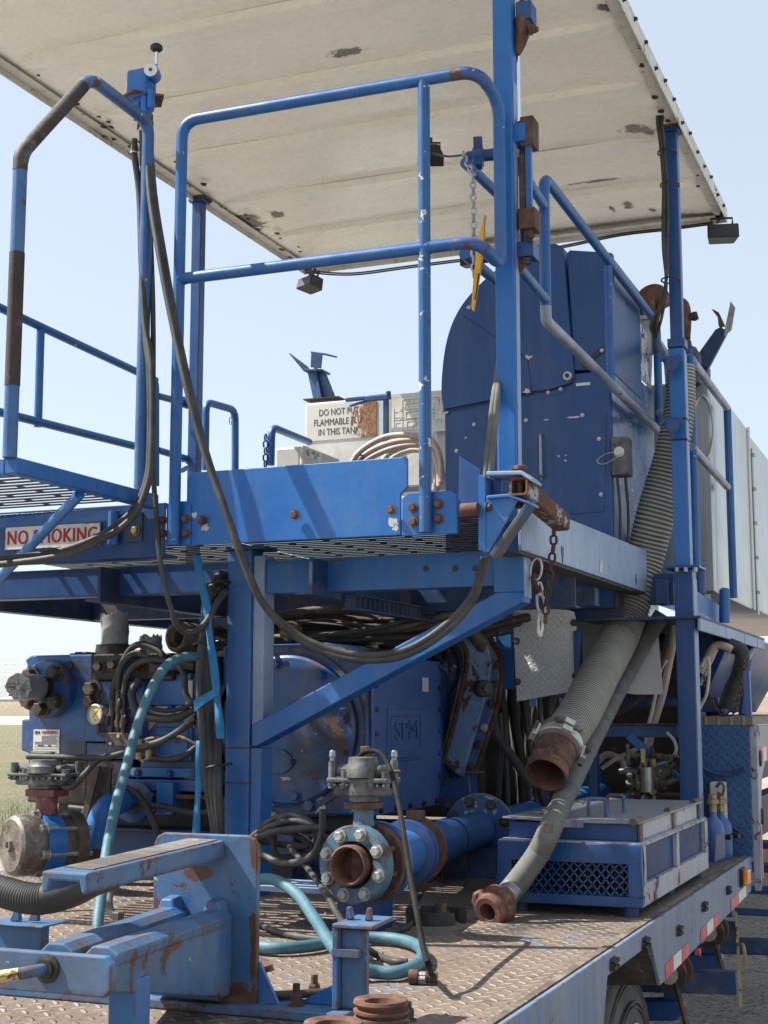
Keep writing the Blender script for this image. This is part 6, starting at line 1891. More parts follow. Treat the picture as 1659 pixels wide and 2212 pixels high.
# wafer body and rear flange
MB().lathe(vc, -AX, [(.036, R_f * .74), (.085, R_f * .74)], 48).build('wafer_body', M_grimy, bv)
MB().lathe(vc, -AX, [(.087, R_f * 1.0), (.115, R_f * 1.0)], 56).build('rear_flange', M_rust, bv)
MB().lathe(vc, -AX, [(.117, R_f * 1.04), (.145, R_f * 1.04), (.15, R_f * .8)], 56).build('rear_flange', M_pump, bv)
for k in range(8):
    an = math.radians(22.5 + 45 * k + 5)
    p = vc + (s1 * math.cos(an) + u1 * math.sin(an)) * R_f * .82
    MB().cyl(p - AX * .034, p - AX * .17, .008, 8).build('stud', M_brown, bv)
# stem, neck and actuator
def actuator(par, c, k_, mt, cap_mt, flat=1.0):
    up = Vector((0, 0, 1))
    def U(x, y, z): return c + Vector((x * k_, y * k_, (z if z < 57 else 57 + (z - 57) * flat) * k_))
    MB().lathe(c, up, [(0, 26 * k_), (18 * k_, 24 * k_), (40 * k_, 24 * k_)], 24).build('neck', M_flange if mt is M_valve else M_red_ir, par)
    MB().box(U(-38, -30, 40), U(38, 30, 56)).build('mount_plate', M_rust if mt is M_valve else M_red_ir, par, bevel=.003)
    MB().lathe(U(0, 0, 57), up, [(0, 34 * k_), (14 * k_ * flat, 36 * k_), (16 * k_ * flat, 44 * k_), (50 * k_ * flat, 46 * k_), (50 * k_ * flat, 30 * k_)], 32).build('lower_body', mt, par)
    MB().box(U(-64, -34, 70), U(64, 34, 100)).build('lower_case', mt, par, bevel=.008)
    MB().box(U(-78, -44, 101), U(78, 44, 113)).build('split_flange', mt, par, bevel=.004)
    MB().box(U(-60, -32, 114), U(60, 32, 142)).build('upper_case', mt, par, bevel=.010)
    MB().lathe(U(4, -14, 114), up, [(0, 42 * k_), (24 * k_ * flat, 40 * k_), (30 * k_ * flat, 36 * k_), (46 * k_ * flat, 34 * k_), (48 * k_ * flat, 26 * k_)], 32).build('dome', mt, par)
    for x, y, h in ((-68, -30, 62), (70, 20, 66), (34, -34, 44), (-34, -34, 40), (68, -30, 40)):
        MB().lathe(U(x, y, 88), up, [(0, 10 * k_), (h * k_ * flat, 9 * k_)], 14).build('corner_boss', mt, par)
    for k in range(10):
        MB().hexbolt(U(-70 + k * 15.5, -45, 96), (0, -1, 0), 3.2 * k_, 3 * k_, washer=False).build('bolt', M_valve, par)
    MB().box(U(-5, -10, 160), U(14, 8, 186)).build('stem_cap', cap_mt, par, bevel=.002)
    for x, y in ((-68, -30), (70, 20)) if flat == 1.0 else ():
        MB().lathe(U(x, y, 152), up, [(0, 6 * k_), (8 * k_, 6 * k_), (10 * k_, 8 * k_), (22 * k_, 7 * k_), (25 * k_, 3 * k_)], 12).build('vent_plug', M_steel, par)
    MB().cyl(U(78, 0, 128), U(94, 0, 128), 4 * k_, 10).build('adjuster', M_rust, par)
actuator(bv, vc + u1 * R_f * .95 - AX * .06 + Vector((-.002, 0, 0)), kv * .93, M_valve, M_rust_red)
M_speck = paint('speckled blue flange paint', (.008, .075, .24), (.03, .11, .30), .7, .655, .70, .6, chip_col=(.50, .50, .48), scale=1.8, dirt=.3)
# line going back along the trailer
dl = thing('discharge_pipe', Vector((vc.x, 4.3, ZD + H)), 'long blue discharge pipe with clamps and flanges running back along the deck', 'pipe')
pe = P(1366, 1697, Y=7.6)
p0 = vc - AX * .15
xg = P(1040, 1790, Y=5.35)
def on(t_y):
    t = (t_y - p0.y) / (xg.y - p0.y)
    return Vector((p0.x + (xg.x - p0.x) * t, t_y, p0.z + (xg.z - p0.z) * t))
rp1 = .068
MB().tube([p0, on(3.90), on(3.93), on(4.02), on(4.05), on(5.28)], [rp1 * .9, rp1 * .92, rp1 * .98, rp1 * .98, rp1, rp1], 32).build('near_pipe', M_blue, dl)
d = (xg - p0).normalized()
def band(y, prof, nm, mt):
    MB().lathe(on(y), d, prof, 48).build(nm, mt, dl)
band(4.10, [(-.035, rp1 * 1.02), (-.03, rp1 * 1.38), (-.012, rp1 * 1.42), (-.008, rp1 * 1.25), (.008, rp1 * 1.25), (.012, rp1 * 1.42), (.03, rp1 * 1.36), (.034, rp1 * 1.02)], 'groove_clamp', M_navy)
band(4.20, [(-.012, rp1 * 1.02), (-.012, rp1 * 1.50), (.012, rp1 * 1.50), (.012, rp1 * 1.02)], 'rusty_collar', M_rust)
sx, ux = frame_of(d)
MB().box(on(4.2) + Vector((-.02, -.02, rp1 * 1.3)), on(4.2) + Vector((.03, .02, rp1 * 1.75))).build('clamp_lug', M_rust, dl, bevel=.003)
MB().box(on(4.2) + Vector((.0, -.02, -rp1 * 1.8)), on(4.2) + Vector((.04, .02, -rp1 * 1.3))).build('clamp_lug', M_rust, dl, bevel=.003)
band(4.72, [(-.003, rp1 * 1.0), (-.003, rp1 * 1.05), (.003, rp1 * 1.05), (.003, rp1)], 'wire_tie', M_black)
band(5.28, [(.0, rp1), (.0, rp1 * 1.92), (.03, rp1 * 1.92), (.03, rp1)], 'bolt_flange', M_speck)
band(5.312, [(.0, rp1), (.0, rp1 * 1.98), (.014, rp1 * 1.98), (.014, rp1)], 'gasket', M_gasket)
for k in range(8):
    an = 2 * math.pi * k / 8 + .3
    p = on(5.279) + (sx * math.cos(an) + ux * math.sin(an)) * rp1 * 1.55
    MB().hexbolt(p, -d, .015, .016).build('bolt', M_brown, dl)
pf = on(5.34)
MB().tube([pf, pf + (pe - pf) * .86, pf + (pe - pf) * .87, pe], [.058, .058, .064, .064], 28).build('far_pipe', M_blue, dl)
MB().lathe(pe, (pe - pf).normalized(), [(-.02, .06), (-.02, .082), (.02, .082), (.02, .06)], 32).build('end_collar', M_iron, dl)
MB().prism([on(5.0) + Vector((-.12, .06, -.06)), on(5.0) + Vector((.12, .06, -.06)), Vector((on(5.0).x + .12, 5.06, ZD + H)), Vector((on(5.0).x - .12, 5.06, ZD + H))], (0, .1, 0)).build('saddle', M_under, dl)
a = Vector((vc.x, vc.y + .12, vc.z - R_f))
MB().box((vc.x - .10, 3.74, ZD + H + .002), (vc.x + .02, 3.86, vc.z - R_f * 1.02)).build('stand', M_navy, dl, bevel=.003)
MB().box((vc.x - .35, 3.70, ZD + H + .10), (vc.x + .05, 3.90, ZD + H + .112)).build('stand_shelf', M_chalk_sheen, dl)

# left hand valve at the pump's suction end
YL = 4.05
lc = P(38, 1826, Y=YL)
kl = (lc - Vector((0, 0, H))).dot(FWD) / 3100
lv = thing('butterfly_valve', Vector((lc.x, YL, ZD + H)), 'capped valve with a dull dented metal blank and black actuator at the far left', 'valve')
A2 = Vector((-.55, -1, .03)).normalized()
RL2 = 66 * kl
m = MB()
q = random.Random(8)
MB().lathe(lc, A2, [(-.07, RL2 * .9), (-.05, RL2), (.0, RL2), (.018, RL2 * .95), (.026, RL2 * .84), (.02, RL2 * .55), (.026, RL2 * .22), (.038, RL2 * .20), (.038, RL2 * .12), (.03, RL2 * .1), (.03, .004)], 44).build('blank_cap', rusty('battered tin cap', (.10, .078, .055), (.30, .27, .235), rough=.4, metal=.35), lv)
MB().lathe(lc, -A2, [(.065, RL2 * 1.03), (.13, RL2 * 1.03)], 44).build('flange', M_blue, lv)
MB().lathe(lc, -A2, [(.135, RL2 * .92), (.17, RL2 * .92), (.172, RL2 * 1.08), (.21, RL2 * 1.08)], 44).build('rear_flange', M_brown, lv)
s2 = Vector((0, 0, 1)).cross(A2).normalized(); u2 = Vector((0, 0, 1))
for an in (35, 82, -15, -62, 130, 180):
    p = lc - A2 * .064 + (s2 * math.cos(math.radians(an)) + u2 * math.sin(math.radians(an))) * RL2 * .96
    MB().hexbolt(p - A2 * .0, A2, .016, .02).cyl(p, p - A2 * .16, .009, 8).build('bolt', M_steel, lv)
M_black_valve = plain('black cast valve body', (.018, .019, .021), (.20, .205, .20), .5, .1, scale=16, bumps=.5)
actuator(lv, lc - A2 * .10 + Vector((.0, 0, RL2 * .98)), kl * .98, M_black_valve, M_brown, flat=.62)
# blue suction elbow
se_ = thing('suction_elbow', P(230, 1790, Y=4.35), 'smooth blue pipe elbow with a chrome clamp behind the teal hose', 'pipe')
pts = spline([P(292, 1732, Y=4.62), P(258, 1730, Y=4.5), P(226, 1755, Y=4.42), P(209, 1800, Y=4.40), P(205, 1842, Y=4.40)], 8)
MB().tube(pts, .046, 24).build('elbow', M_blue_clean, se_)
d_ = (pts[-1] - pts[-2]).normalized()
MB().lathe(pts[-1], d_, [(-.02, .05), (.0, .052), (.02, .05)], 24).build('rubber_ring', M_rubber, se_)
MB().lathe(pts[-1] + d_ * .022, d_, [(0, .053), (.07, .058)], 24).build('chrome_sleeve', M_chrome, se_)
d0 = (pts[0] - pts[1]).normalized()
MB().lathe(pts[0], d0, [(-.03, .048), (-.02, .075), (.02, .075), (.03, .05)], 28).build('flange', M_pump, se_)
for px, py in ((300, 1720), (306, 1745)):
    c = P(px, py, Y=4.6)
    MB().prism([c + Vector((-.02, 0, .02)), c + Vector((.06, 0, .012)), c + Vector((.05, 0, -.02)), c + Vector((-.02, 0, -.015))], (0, .02, 0)).build('lug', M_pump, se_, bevel=.003)
# angle bracket on the pump's left foot
ab = thing('angle_bracket', P(190, 1800, Y=4.4), 'dark slotted angle bracket leaning up to the pump between the two valves', 'bracket')
MB().prism([P(x, y, Y=4.4) for x, y in ((200, 1655), (216, 1655), (180, 1800), (168, 1800))], (0, .012, 0)).build('strut', M_brown, ab, bevel=.002)
MB().prism([P(x, y, Y=4.43) for x, y in ((212, 1655), (240, 1660), (232, 1800), (186, 1800))], (0, .01, 0)).build('web', M_iron, ab)
MB().box(P(136, 1800, Y=4.3), P(188, 1792, Y=4.45)).build('shelf', M_zinc, ab)
MB().hexbolt(P(158, 1790, Y=4.36), (0, 0, 1), .018, .02).build('bolt', M_brown, ab)
MB().hexbolt(P(156, 1806, Y=4.36), (0, 0, -1), .016, .02).build('bolt', M_brown, ab)

# ------------------------------------------------------------------ hoses
def hose(name, pts, r, mt, label, seg=12, n=8, par=None, cat='hose', group=None):
    o = MB().tube(spline(pts, n), r, seg).build(name, mt)
    return tag(o, label, cat, group)
# control valve on its plate and the hoses that hang from it
YCV = pD.y
cvt = thing('control_valve', P(312, 205, X=XW), 'blue lever control valve with a black knob on a rusty plate', 'valve')
def K(px, py, dy=0.0, X=XW + .0):
    p = P(px, py, X=X)
    p.y = YCV + .03 + dy
    p.x = P(px, py, Y=YCV + .03 + dy).x
    return p
kc = K(310, 192)
MB().prism([kc + Vector(q_) for q_ in ((-.075, -.03, 0), (.0, -.065, 0), (.075, .01, 0), (.02, .085, 0), (-.05, .06, 0))], (0, 0, .007)).build('plate', M_rust, cvt)
a, b = K(279, 172, -.02), K(322, 143, -.02)
MB().box((a.x, a.y - .02, a.z), (b.x, a.y + .055, b.z)).build('body', M_blue_clean, cvt, bevel=.010, seg=3)
MB().box((a.x + .012, a.y - .012, b.z + .0003), (a.x + .032, a.y + .03, b.z + .001)).build('label_plate', M_sign, cvt)
c = K(334, 160, -.02)
MB().lathe(c + Vector((-.02, .02, 0)), Vector((.35, -1, 0)), [(-.02, .026), (.03, .026), (.032, .020)], 24).build('dial_boss', M_blue_clean, cvt)
MB().lathe(c + Vector((-.0085, -.012, 0)), Vector((.35, -1, 0)), [(0, .023), (.002, .023)], 24).build('dial_face', M_sign, cvt)
MB().lathe(c + Vector((-.0075, -.015, 0)), Vector((.35, -1, 0)), [(0, .006), (.002, .006)], 12).build('dial_centre', M_ink, cvt)
ka, kb = K(337, 146, -.01), K(338, 118, -.01)
MB().cyl(ka, kb, .006, 10).build('lever', M_chrome, cvt)
MB().ball(K(338, 110, -.01), .022, (1, 1, .72), 20).build('knob', M_black, cvt)
a, b = K(285, 238, .0), K(336, 196, .0)
m = MB().lathe(K(311, 196, .01), (0, 0, -1), [(0, .036), (.03, .036), (.034, .030), (.055, .028)], 20)
for px in (297, 312, 326):
    m.cyl(K(px, 198, -.025), K(px, 236, -.025), .013, 12)
m.build('lower_body', M_blue_clean, cvt)
m = MB()
for px, y0, y1 in ((306, 236, 262), (318, 240, 258), (325, 248, 278), (292, 272, 300)):
    m = MB().tube([K(px, y0, -.02), K(px - 1, (y0 + y1) / 2, -.02), K(px - 1, (y0 + y1) / 2, -.02), K(px - 2, y1, -.02)], [.010, .010, .013, .013], 8)
    m.build('hose_fitting', M_brown, cvt)
MB().tube([K(308, 262, -.02), K(307, 268, -.02)], .0125, 10).tube([K(324, 278, -.02), K(323, 283, -.02)], .0125, 10).tube([K(290, 297, -.02), K(290, 303, -.02)], .0125, 10).build('pale_collar', M_cream_hose, cvt)
HP = []
Yh = YCV
hose('control_hose', [K(308, 266, -.02), P(311, 420, Y=4.0), P(314, 700, Y=3.96), P(323, 800, Y=3.94), P(324, 960, Y=3.93), P(316, 1040, Y=3.92), P(285, 1105, Y=3.9), P(220, 1155, Y=3.88), P(130, 1190, Y=3.87), P(30, 1205, Y=3.86), P(-60, 1212, Y=3.86)], .0112, M_hose, 'black hose sweeping left over the red lettered sign, upper of the two', group='hoses hanging from the control valve')
hose('control_hose', [K(290, 302, -.02), P(301, 420, Y=4.0), P(306, 560, Y=3.97), P(313, 700, Y=3.945), P(328, 800, Y=3.92), P(328, 980, Y=3.90), P(318, 1050, Y=3.89), P(288, 1115, Y=3.87), P(230, 1160, Y=3.85), P(140, 1198, Y=3.84), P(30, 1216, Y=3.83), P(-60, 1224, Y=3.83)], .0112, M_hose, 'black hose sweeping left over the red lettered sign, lower of the two', group='hoses hanging from the control valve')
for k, (dx, lab) in enumerate(((0, 'long black hose swagged under the platform to the mast foot, outer of two'), (-9, 'long black hose swagged under the platform to the mast foot, inner of two'))):
    pts = [K(322 - k * 5, 280 - k * 8, -.02), P(333 + dx, 420, Y=3.97 - .02 * k), P(355 + dx, 560, Y=3.93 - .02 * k), P(380 + dx * .8, 700, Y=3.90 - .02 * k), P(408 + dx * .7, 830, Y=3.87 - .02 * k), P(446 + dx * .4, 980, Y=3.86 - .02 * k), P(490, 1110, Y=3.85 - .02 * k), P(520 + k * 3, 1200, Y=3.86 - .02 * k), P(566 + k * 2, 1300 + k * 3, Y=3.90 - .02 * k), P(640, 1370 + 6 * k, Y=3.95), P(720, 1404 + 10 * k, Y=3.98), P(800, 1416 + 10 * k, Y=4.0), P(880, 1402 + 12 * k, Y=4.03), P(960, 1352 + 14 * k, Y=4.06), P(1020, 1285 + 14 * k, Y=4.08), P(1046 + 8 * k, 1205, Y=4.10)]
    hose('control_hose', pts, .0112, M_hose, lab, group='hoses hanging from the control valve')
for k in range(2):
    hose('mast_hose', [P(1052 + 7 * k, 1200, Y=4.12), P(1050 + 8 * k, 1060, Y=4.10), P(1052 + 9 * k, 1000, Y=4.10), P(1058 + 9 * k, 940, Y=4.10), P(1067 + 6 * k, 860, Y=4.12), P(1076 + 3 * k, 800, Y=4.2), P(1086 + 3 * k, 720, Y=4.23), P(1088 + 3 * k, 560, Y=4.23)], .0105, M_hose_grey, ('left' if k == 0 else 'right') + ' one of two grey hoses rising along the front edge of the mast', group='hoses rising along the mast')
hose('thin_hose', [K(314, 262, -.01), P(321, 420, Y=4.0), P(328, 580, Y=3.99), P(331, 720, Y=3.98), P(331, 1000, Y=3.98), P(337, 1100, Y=3.97), P(345, 1200, Y=3.97), P(360, 1280, Y=3.98), P(376, 1332, Y=4.0)], .0085, M_hose, 'single black hose dropping past the sign beam to the pump')
hose('looped_hose', [P(374, 1322, Y=4.0), P(380, 1345, Y=4.02), P(400, 1366, Y=4.06), P(426, 1362, Y=4.1), P(448, 1340, Y=4.12), P(470, 1300, Y=4.15), P(488, 1278, Y=4.2)], .011, M_hose, 'grey hose hooked up in a U in front of the brown pipe hub')
# vertical bundle by the column
hb_ = thing('hose_bundle', P(455, 1800, Y=4.2), 'bundle of dusty black hoses tied together down the left of the column', 'hose bundle')
q = random.Random(12)
for k in range(9):
    x0 = 430 + k * 6
    pts = [P(484 - (k % 3) * 2, 1238 + k * 7, Y=4.32), P(470 - (k % 4) * 5, 1246 + k * 6, Y=4.27), P(452 - k % 5 * 3, 1285 + k * 6, Y=4.22 + .01 * k), P(440 + k * 2.6 + q.uniform(-4, 4), 1360, Y=4.2 + .012 * k), P(430 + k * 4.4, 1470, Y=4.18 + .012 * k), P(436 + k * 4.2 + q.uniform(-4, 4), 1580, Y=4.18 + .012 * k), P(446 + k * 3.4, 1690, Y=4.2), P(462 + k * 2.2 + q.uniform(-3, 3), 1800, Y=4.22), P(470 + k * 2, 1900, Y=4.25)]
    MB().tube(spline(pts, 7), .0095 if k % 3 else .012, 10).build('hose', M_hose, hb_)
for py, px in ((1262, 468), (1388, 447), (1655, 470)):
    c = P(px, py, Y=4.22)
    MB().tube([c + Vector((math.cos(a) * .045, math.sin(a) * .05, .01 * math.cos(a))) for a in [i * .628 for i in range(10)]], .0035, 6, closed=True).build('cable_tie', M_black, hb_)
# strap
def ribbon(name, pts, w_, mt, label, side=(1, 0, 0)):
    p = spline(pts, 8)
    vs = []
    for i, c in enumerate(p):
        tw = .35 * math.sin(i * .35)
        s = Vector((math.cos(tw), math.sin(tw), 0))
        vs += [c - s * w_ / 2, c + s * w_ / 2]
    m = MB().add(vs, [(2 * i, 2 * i + 1, 2 * i + 3, 2 * i + 2) for i in range(len(p) - 1)], smooth=True)
    o = m.build(name, mt)
    md = o.modifiers.new('thick', 'SOLIDIFY'); md.thickness = .002
    return tag(o, label, 'strap', 'blue webbing straps tied round the hose bundle')
ribbon('webbing_strap', [P(424, 1198, Y=4.12), P(430, 1230, Y=4.12), P(436, 1262, Y=4.12), P(446, 1310, Y=4.12), P(452, 1370, Y=4.12), P(462, 1440, Y=4.12), P(468, 1500, Y=4.12), P(474, 1560, Y=4.12), P(476, 1596, Y=4.12)], .028, M_strap, 'long blue strap hanging from the beam down the hose bundle')
ribbon('webbing_strap', [P(432, 1600, Y=4.2), P(430, 1680, Y=4.2), P(426, 1750, Y=4.2), P(424, 1810, Y=4.2)], .026, M_strap, 'frayed lower blue strap hanging below the pump sill')
st2 = MB().prism([P(x, y, Y=4.08) for x, y in ((418, 1514), (458, 1490), (474, 1488), (470, 1502), (436, 1524), (420, 1538))], (0, .004, 0)).build('strap_knot', M_strap)
tag(st2, 'folded blue strap end sticking out left of the hose bundle', 'strap', 'blue webbing straps tied round the hose bundle')
# teal water hose: behind the bracket, loop by the bundle, run to the left end
hose('water_hose', [P(423, 1418, Y=4.15), P(395, 1420, Y=4.08), P(360, 1438, Y=3.98), P(332, 1480, Y=3.9), P(310, 1530, Y=3.85), P(290, 1590, Y=3.8), P(272, 1660, Y=3.72), P(250, 1740, Y=3.6), P(232, 1830, Y=3.48), P(219, 1930, Y=3.35), P(211, 2000, Y=3.28), P(214, 2060, Y=3.25)], .0152, M_teal, 'long teal hose coming down from the hose bundle past the pump', seg=16)
hose('deck_hose', [P(90, 1905, Y=3.75), P(140, 1888, Y=3.8), P(200, 1884, Y=3.8), P(270, 1884, Y=3.78), P(330, 1890, Y=3.74)], .0145, M_teal_d, 'dusty teal hose end lying across under the upper channel arm', seg=14)
hose('water_hose', [P(540, 1902, Y=3.55), P(590, 1900, Y=3.55), P(640, 1930, Y=3.5), P(680, 1985, Y=3.35), P(716, 2040, Y=3.2), P(760, 2085, Y=3.06), P(815, 2100, Z=ZD + .02), P(870, 2098, Z=ZD + .02), P(910, 2075, Z=ZD + .02), P(905, 2045, Z=ZD + .02), P(850, 2028, Z=ZD + .02), P(760, 2026, Z=ZD + .02), P(680, 2042, Z=ZD + .02), P(600, 2048, Z=ZD + .02), P(540, 2042, Z=ZD + .02)], .0152, M_teal, 'teal hose sagging onto the deck and looping back behind the stake', seg=16)
# hoses at the valve
hose('actuator_hose', [P(770, 1640, Y=3.66), P(790, 1624, Y=3.66), P(820, 1626, Y=3.64), P(842, 1660, Y=3.6), P(858, 1720, Y=3.5), P(872, 1800, Y=3.35), P(884, 1880, Y=3.2), P(900, 1970, Y=3.05), P(915, 2050, Y=2.98), P(926, 2085, Y=2.94), P(932, 2106, Z=ZD + .012)], .0068, M_matt, 'black hose arching from the grey actuator down to a fitting on the deck')
ff = thing('hose_fitting', P(905, 2112, Z=ZD), 'rusty tee fitting with a bright nut lying on the deck', 'pipe fitting')
a, b = P(884, 2110, Z=ZD + .016), P(944, 2112, Z=ZD + .016)
MB().tube([a, a.lerp(b, .32), a.lerp(b, .32), a.lerp(b, .62), a.lerp(b, .62), b], [.016, .016, .012, .012, .013, .013], 14).build('body', M_rust, ff)
MB().tube([a.lerp(b, .36), a.lerp(b, .6)], .0135, 6, smooth=False).build('nut', M_zinc, ff)
hose('return_hose', [P(697, 1745, Y=3.7), P(695, 1800, Y=3.72), P(680, 1840, Y=3.75), P(650, 1860, Y=3.8), P(600, 1862, Y=3.85), P(555, 1835, Y=3.9)], .0095, M_hose, 'black hose curling from the left of the actuator towards the column')
cl_ = thing('coiled_hose', P(610, 1860, Y=4.1), 'tangled coil of black hose hung between the column and the valve', 'hose')
for k, (cx_, cy_, rx, ry, dy) in enumerate(((612, 1820, 74, 44, 0), (618, 1800, 66, 32, .03), (600, 1830, 80, 30, .05), (640, 1815, 50, 52, .02))):
    pts = [P(cx_ + rx * math.cos(a), cy_ + ry * math.sin(a) + 8 * math.sin(2 * a + k), Y=4.02 + dy + .03 * math.sin(a)) for a in [i * 2 * math.pi / 22 for i in range(22)]]
    MB().tube(pts, .0105, 10, closed=True).build('turn', M_hose, cl_)
MB().tube(spline([P(555, 1808, Y=4.0), P(600, 1795, Y=3.98), P(650, 1790, Y=3.97), P(690, 1788, Y=3.98)], 6), .0115, 10).build('tail', M_hose, cl_)
hose('drain_hose', [P(625, 1830, Y=3.95), P(660, 1870, Y=3.8), P(700, 1925, Y=3.6), P(735, 1985, Y=3.4), P(770, 2030, Y=3.2), P(812, 2062, Z=ZD + .012), P(850, 2076, Z=ZD + .012), P(880, 2078, Z=ZD + .012)], .0085, M_hose, 'thin grey hose running from the coil under the valve to the deck')
hose('deck_cable', [P(545, 1985, Z=ZD + .01), P(590, 2010, Z=ZD + .01), P(650, 2024, Z=ZD + .01), P(720, 2030, Z=ZD + .01), P(780, 2026, Z=ZD + .01), P(860, 2010, Z=ZD + .01), P(890, 1990, Z=ZD + .01), P(885, 1960, Y=4.1)], .0085, M_hose, 'black hose lying in a wide bend on the deck under the valve')
hose('deck_cable', [P(540, 2148, Z=ZD + .03), P(600, 2150, Z=ZD + .03), P(700, 2144, Z=ZD + .03)], .009, M_hose, 'short black hose end lying behind the base rail')
hose('pipe_hose', [P(960, 1850, Y=5.0), P(958, 1900, Y=4.9), P(975, 1930, Y=4.75), P(1000, 1925, Y=4.75), P(1015, 1880, Y=4.9), P(1015, 1850, Y=5.0)], .005, M_hose, 'thin black loop hanging under the discharge pipe')
hose('braided_hose', [P(960, 1855, Y=4.6), P(935, 1890, Y=4.45), P(905, 1940, Y=4.2), P(880, 2010, Y=3.8)], .006, M_hose, 'thin braided hose slanting down from the discharge pipe')
hose('pump_hose', [P(118, 1655, Y=4.15) * 0 + P(70, 1628, Y=4.15), P(120, 1632, Y=4.15), P(130, 1650, Y=4.12), P(132, 1690, Y=4.12), P(155, 1700, Y=4.1), P(185, 1670, Y=4.12), P(215, 1640, Y=4.15), P(260, 1625, Y=4.18), P(330, 1610, Y=4.2), P(420, 1560, Y=4.22)], .0105, M_hose, 'black hose looping from the black actuator across the pump, dipping low')
hose('pump_hose', [P(60, 1634, Y=4.12), P(140, 1636, Y=4.12), P(230, 1635, Y=4.15), P(290, 1618, Y=4.18), P(360, 1595, Y=4.2), P(422, 1550, Y=4.2)], .0105, M_hose, 'black hose stretched straight from the black actuator to the hose bundle')
for k, (lab, pts) in enumerate((('outermost', ((242, 1512), (250, 1470), (280, 1405), (310, 1392), (345, 1408), (355, 1430), (360, 1460))), ('middle', ((255, 1490), (262, 1440), (290, 1412), (320, 1418), (338, 1440), (420, 1440))), ('innermost', ((268, 1498), (275, 1460), (300, 1432), (340, 1425), (420, 1436)))) ):
    hose('jumper_hose', [P(x, y, Y=YFE - .04 - .01 * k) for x, y in pts], .0125, M_hose, lab + ' of the three black hoses arching over the needle valves', group='hoses arching over the needle valves')
hose('jumper_hose', [P(300, 1468, Y=YFE - .05), P(285, 1500, Y=YFE - .07), P(300, 1540, Y=YFE - .08), P(340, 1552, Y=YFE - .08), P(385, 1550, Y=YFE - .07), P(420, 1530, Y=YFE - .05)], .0155, M_hose, 'thick dusty hose sagging in a bow right of the needle valves')
hose('drain_hose', [P(322, 1638, Y=YFE - .03), P(370, 1640, Y=YFE - .03), P(400, 1632, Y=YFE - .03), P(425, 1612, Y=YFE - .02)], .0115, M_hose, 'short black hose with brass end low on the pump')
hose('deck_hose', [P(255, 1990, Y=3.6), P(236, 1960, Y=3.62), P(240, 1925, Y=3.66), P(268, 1898, Y=3.7), P(300, 1890, Y=3.72)], .0115, M_hose_grey, 'grey hose bent in a C behind the bracket arms')
# thick black suction hose at the left edge with hoops
pts = spline([P(-70, 1908, Y=3.0), P(0, 1925, Y=2.98), P(60, 1940, Y=2.97), P(110, 1940, Y=2.98), P(160, 1925, Y=3.02), P(200, 1905, Y=3.1), P(240, 1892, Y=3.2)], 22)
rs = [.036 + (.0018 if (i // 1) % 2 == 0 else 0) * (1 if i < 60 else .3) for i in range(len(pts))]
o = MB().tube(pts, rs, 24).build('suction_hose', M_rubber)
tag(o, 'thick black ribbed hose lying at the left edge under the channel arm', 'hose')

# ------------------------------------------------------------------ the big ribbed hose and the smooth one beside it
def ribbed(path, r, pitch, par):
    L = [0]
    for a, b in zip(path, path[1:]):
        L.append(L[-1] + (b - a).length)
    tot = L[-1]
    n = int(tot / pitch) * 4
    pts, rs, mis = [], [], []
    j = 0
    for i in range(n + 1):
        s = tot * (.72 * i / n + .28 * (i / n) ** 2)
        while j < len(L) - 2 and L[j + 1] < s:
            j += 1
        t = (s - L[j]) / max(1e-9, L[j + 1] - L[j])
        pts.append(path[j].lerp(path[j + 1], t))
        ph = i % 4
        rs.append(r * (.985, 1.04, 1.04, .985)[ph] * (1 - .17 * (i / n) ** 2) * min(1, .68 + 1.1 * i / n))
        mis.append(1 if ph in (0, 1) else 0)
    return MB().tube(pts, rs, 36, mis=mis).build('hose_wall', [M_groove, M_ridge], par)
bh = thing('ribbed_hose', P(1200, 1700, Y=5.3), 'thick olive grey ribbed hose with a rusty open pipe end hanging down', 'hose')
path = spline([P(1472, 790, Y=6.13), P(1470, 860, Y=6.13), P(1461, 935, Y=6.12), P(1443, 1015, Y=6.12), P(1414, 1120, Y=6.12), P(1383, 1240, Y=6.12), P(1340, 1370, Y=6.0), P(1296, 1454, Y=5.55), P(1252, 1541, Y=5.0), P(1207, 1606, Y=4.6)], 14)
ribbed(path, .083, .0205, bh)
e0 = path[-1]
d = (P(1170, 1695, Y=4.44) - e0).normalized()
MB().lathe(e0, d, [(-0.0540, 0.0704), (-0.0450, 0.0757), (0.0180, 0.0757), (0.0270, 0.0704)], 36).build('rubber_cuff', M_groove, bh)
MB().lathe(e0, d, [(0.0252, 0.0686), (0.0270, 0.0669), (0.1035, 0.0669), (0.1080, 0.0686), (0.1134, 0.0642), (0.1206, 0.0642), (0.1260, 0.0686), (0.1548, 0.0686), (0.1575, 0.0625), (0.1080, 0.0598), (0.0180, 0.0598)], 40, closed=True).build('pipe_nipple', M_rust_red, bh)
MB().lathe(e0, d, [(0.0270, 0.0598), (0.0306, 0.0598)], 32).build('bore_shadow_plate', M_rust, bh)
s1, u1 = frame_of(d)
m = MB().lathe(e0, d, [(-0.0180, 0.0761), (-0.0135, 0.0792), (0.0090, 0.0792), (0.0135, 0.0761)], 36)
for k in range(4):
    an = k * 1.571 + .6
    p = e0 + (s1 * math.cos(an) + u1 * math.sin(an)) * .086
    m.bar(p - d * .03, p + d * .025, .035, .02, s1 * math.cos(an) + u1 * math.sin(an))
m.build('clamp', M_zinc, bh, bevel=.002)
m = MB()
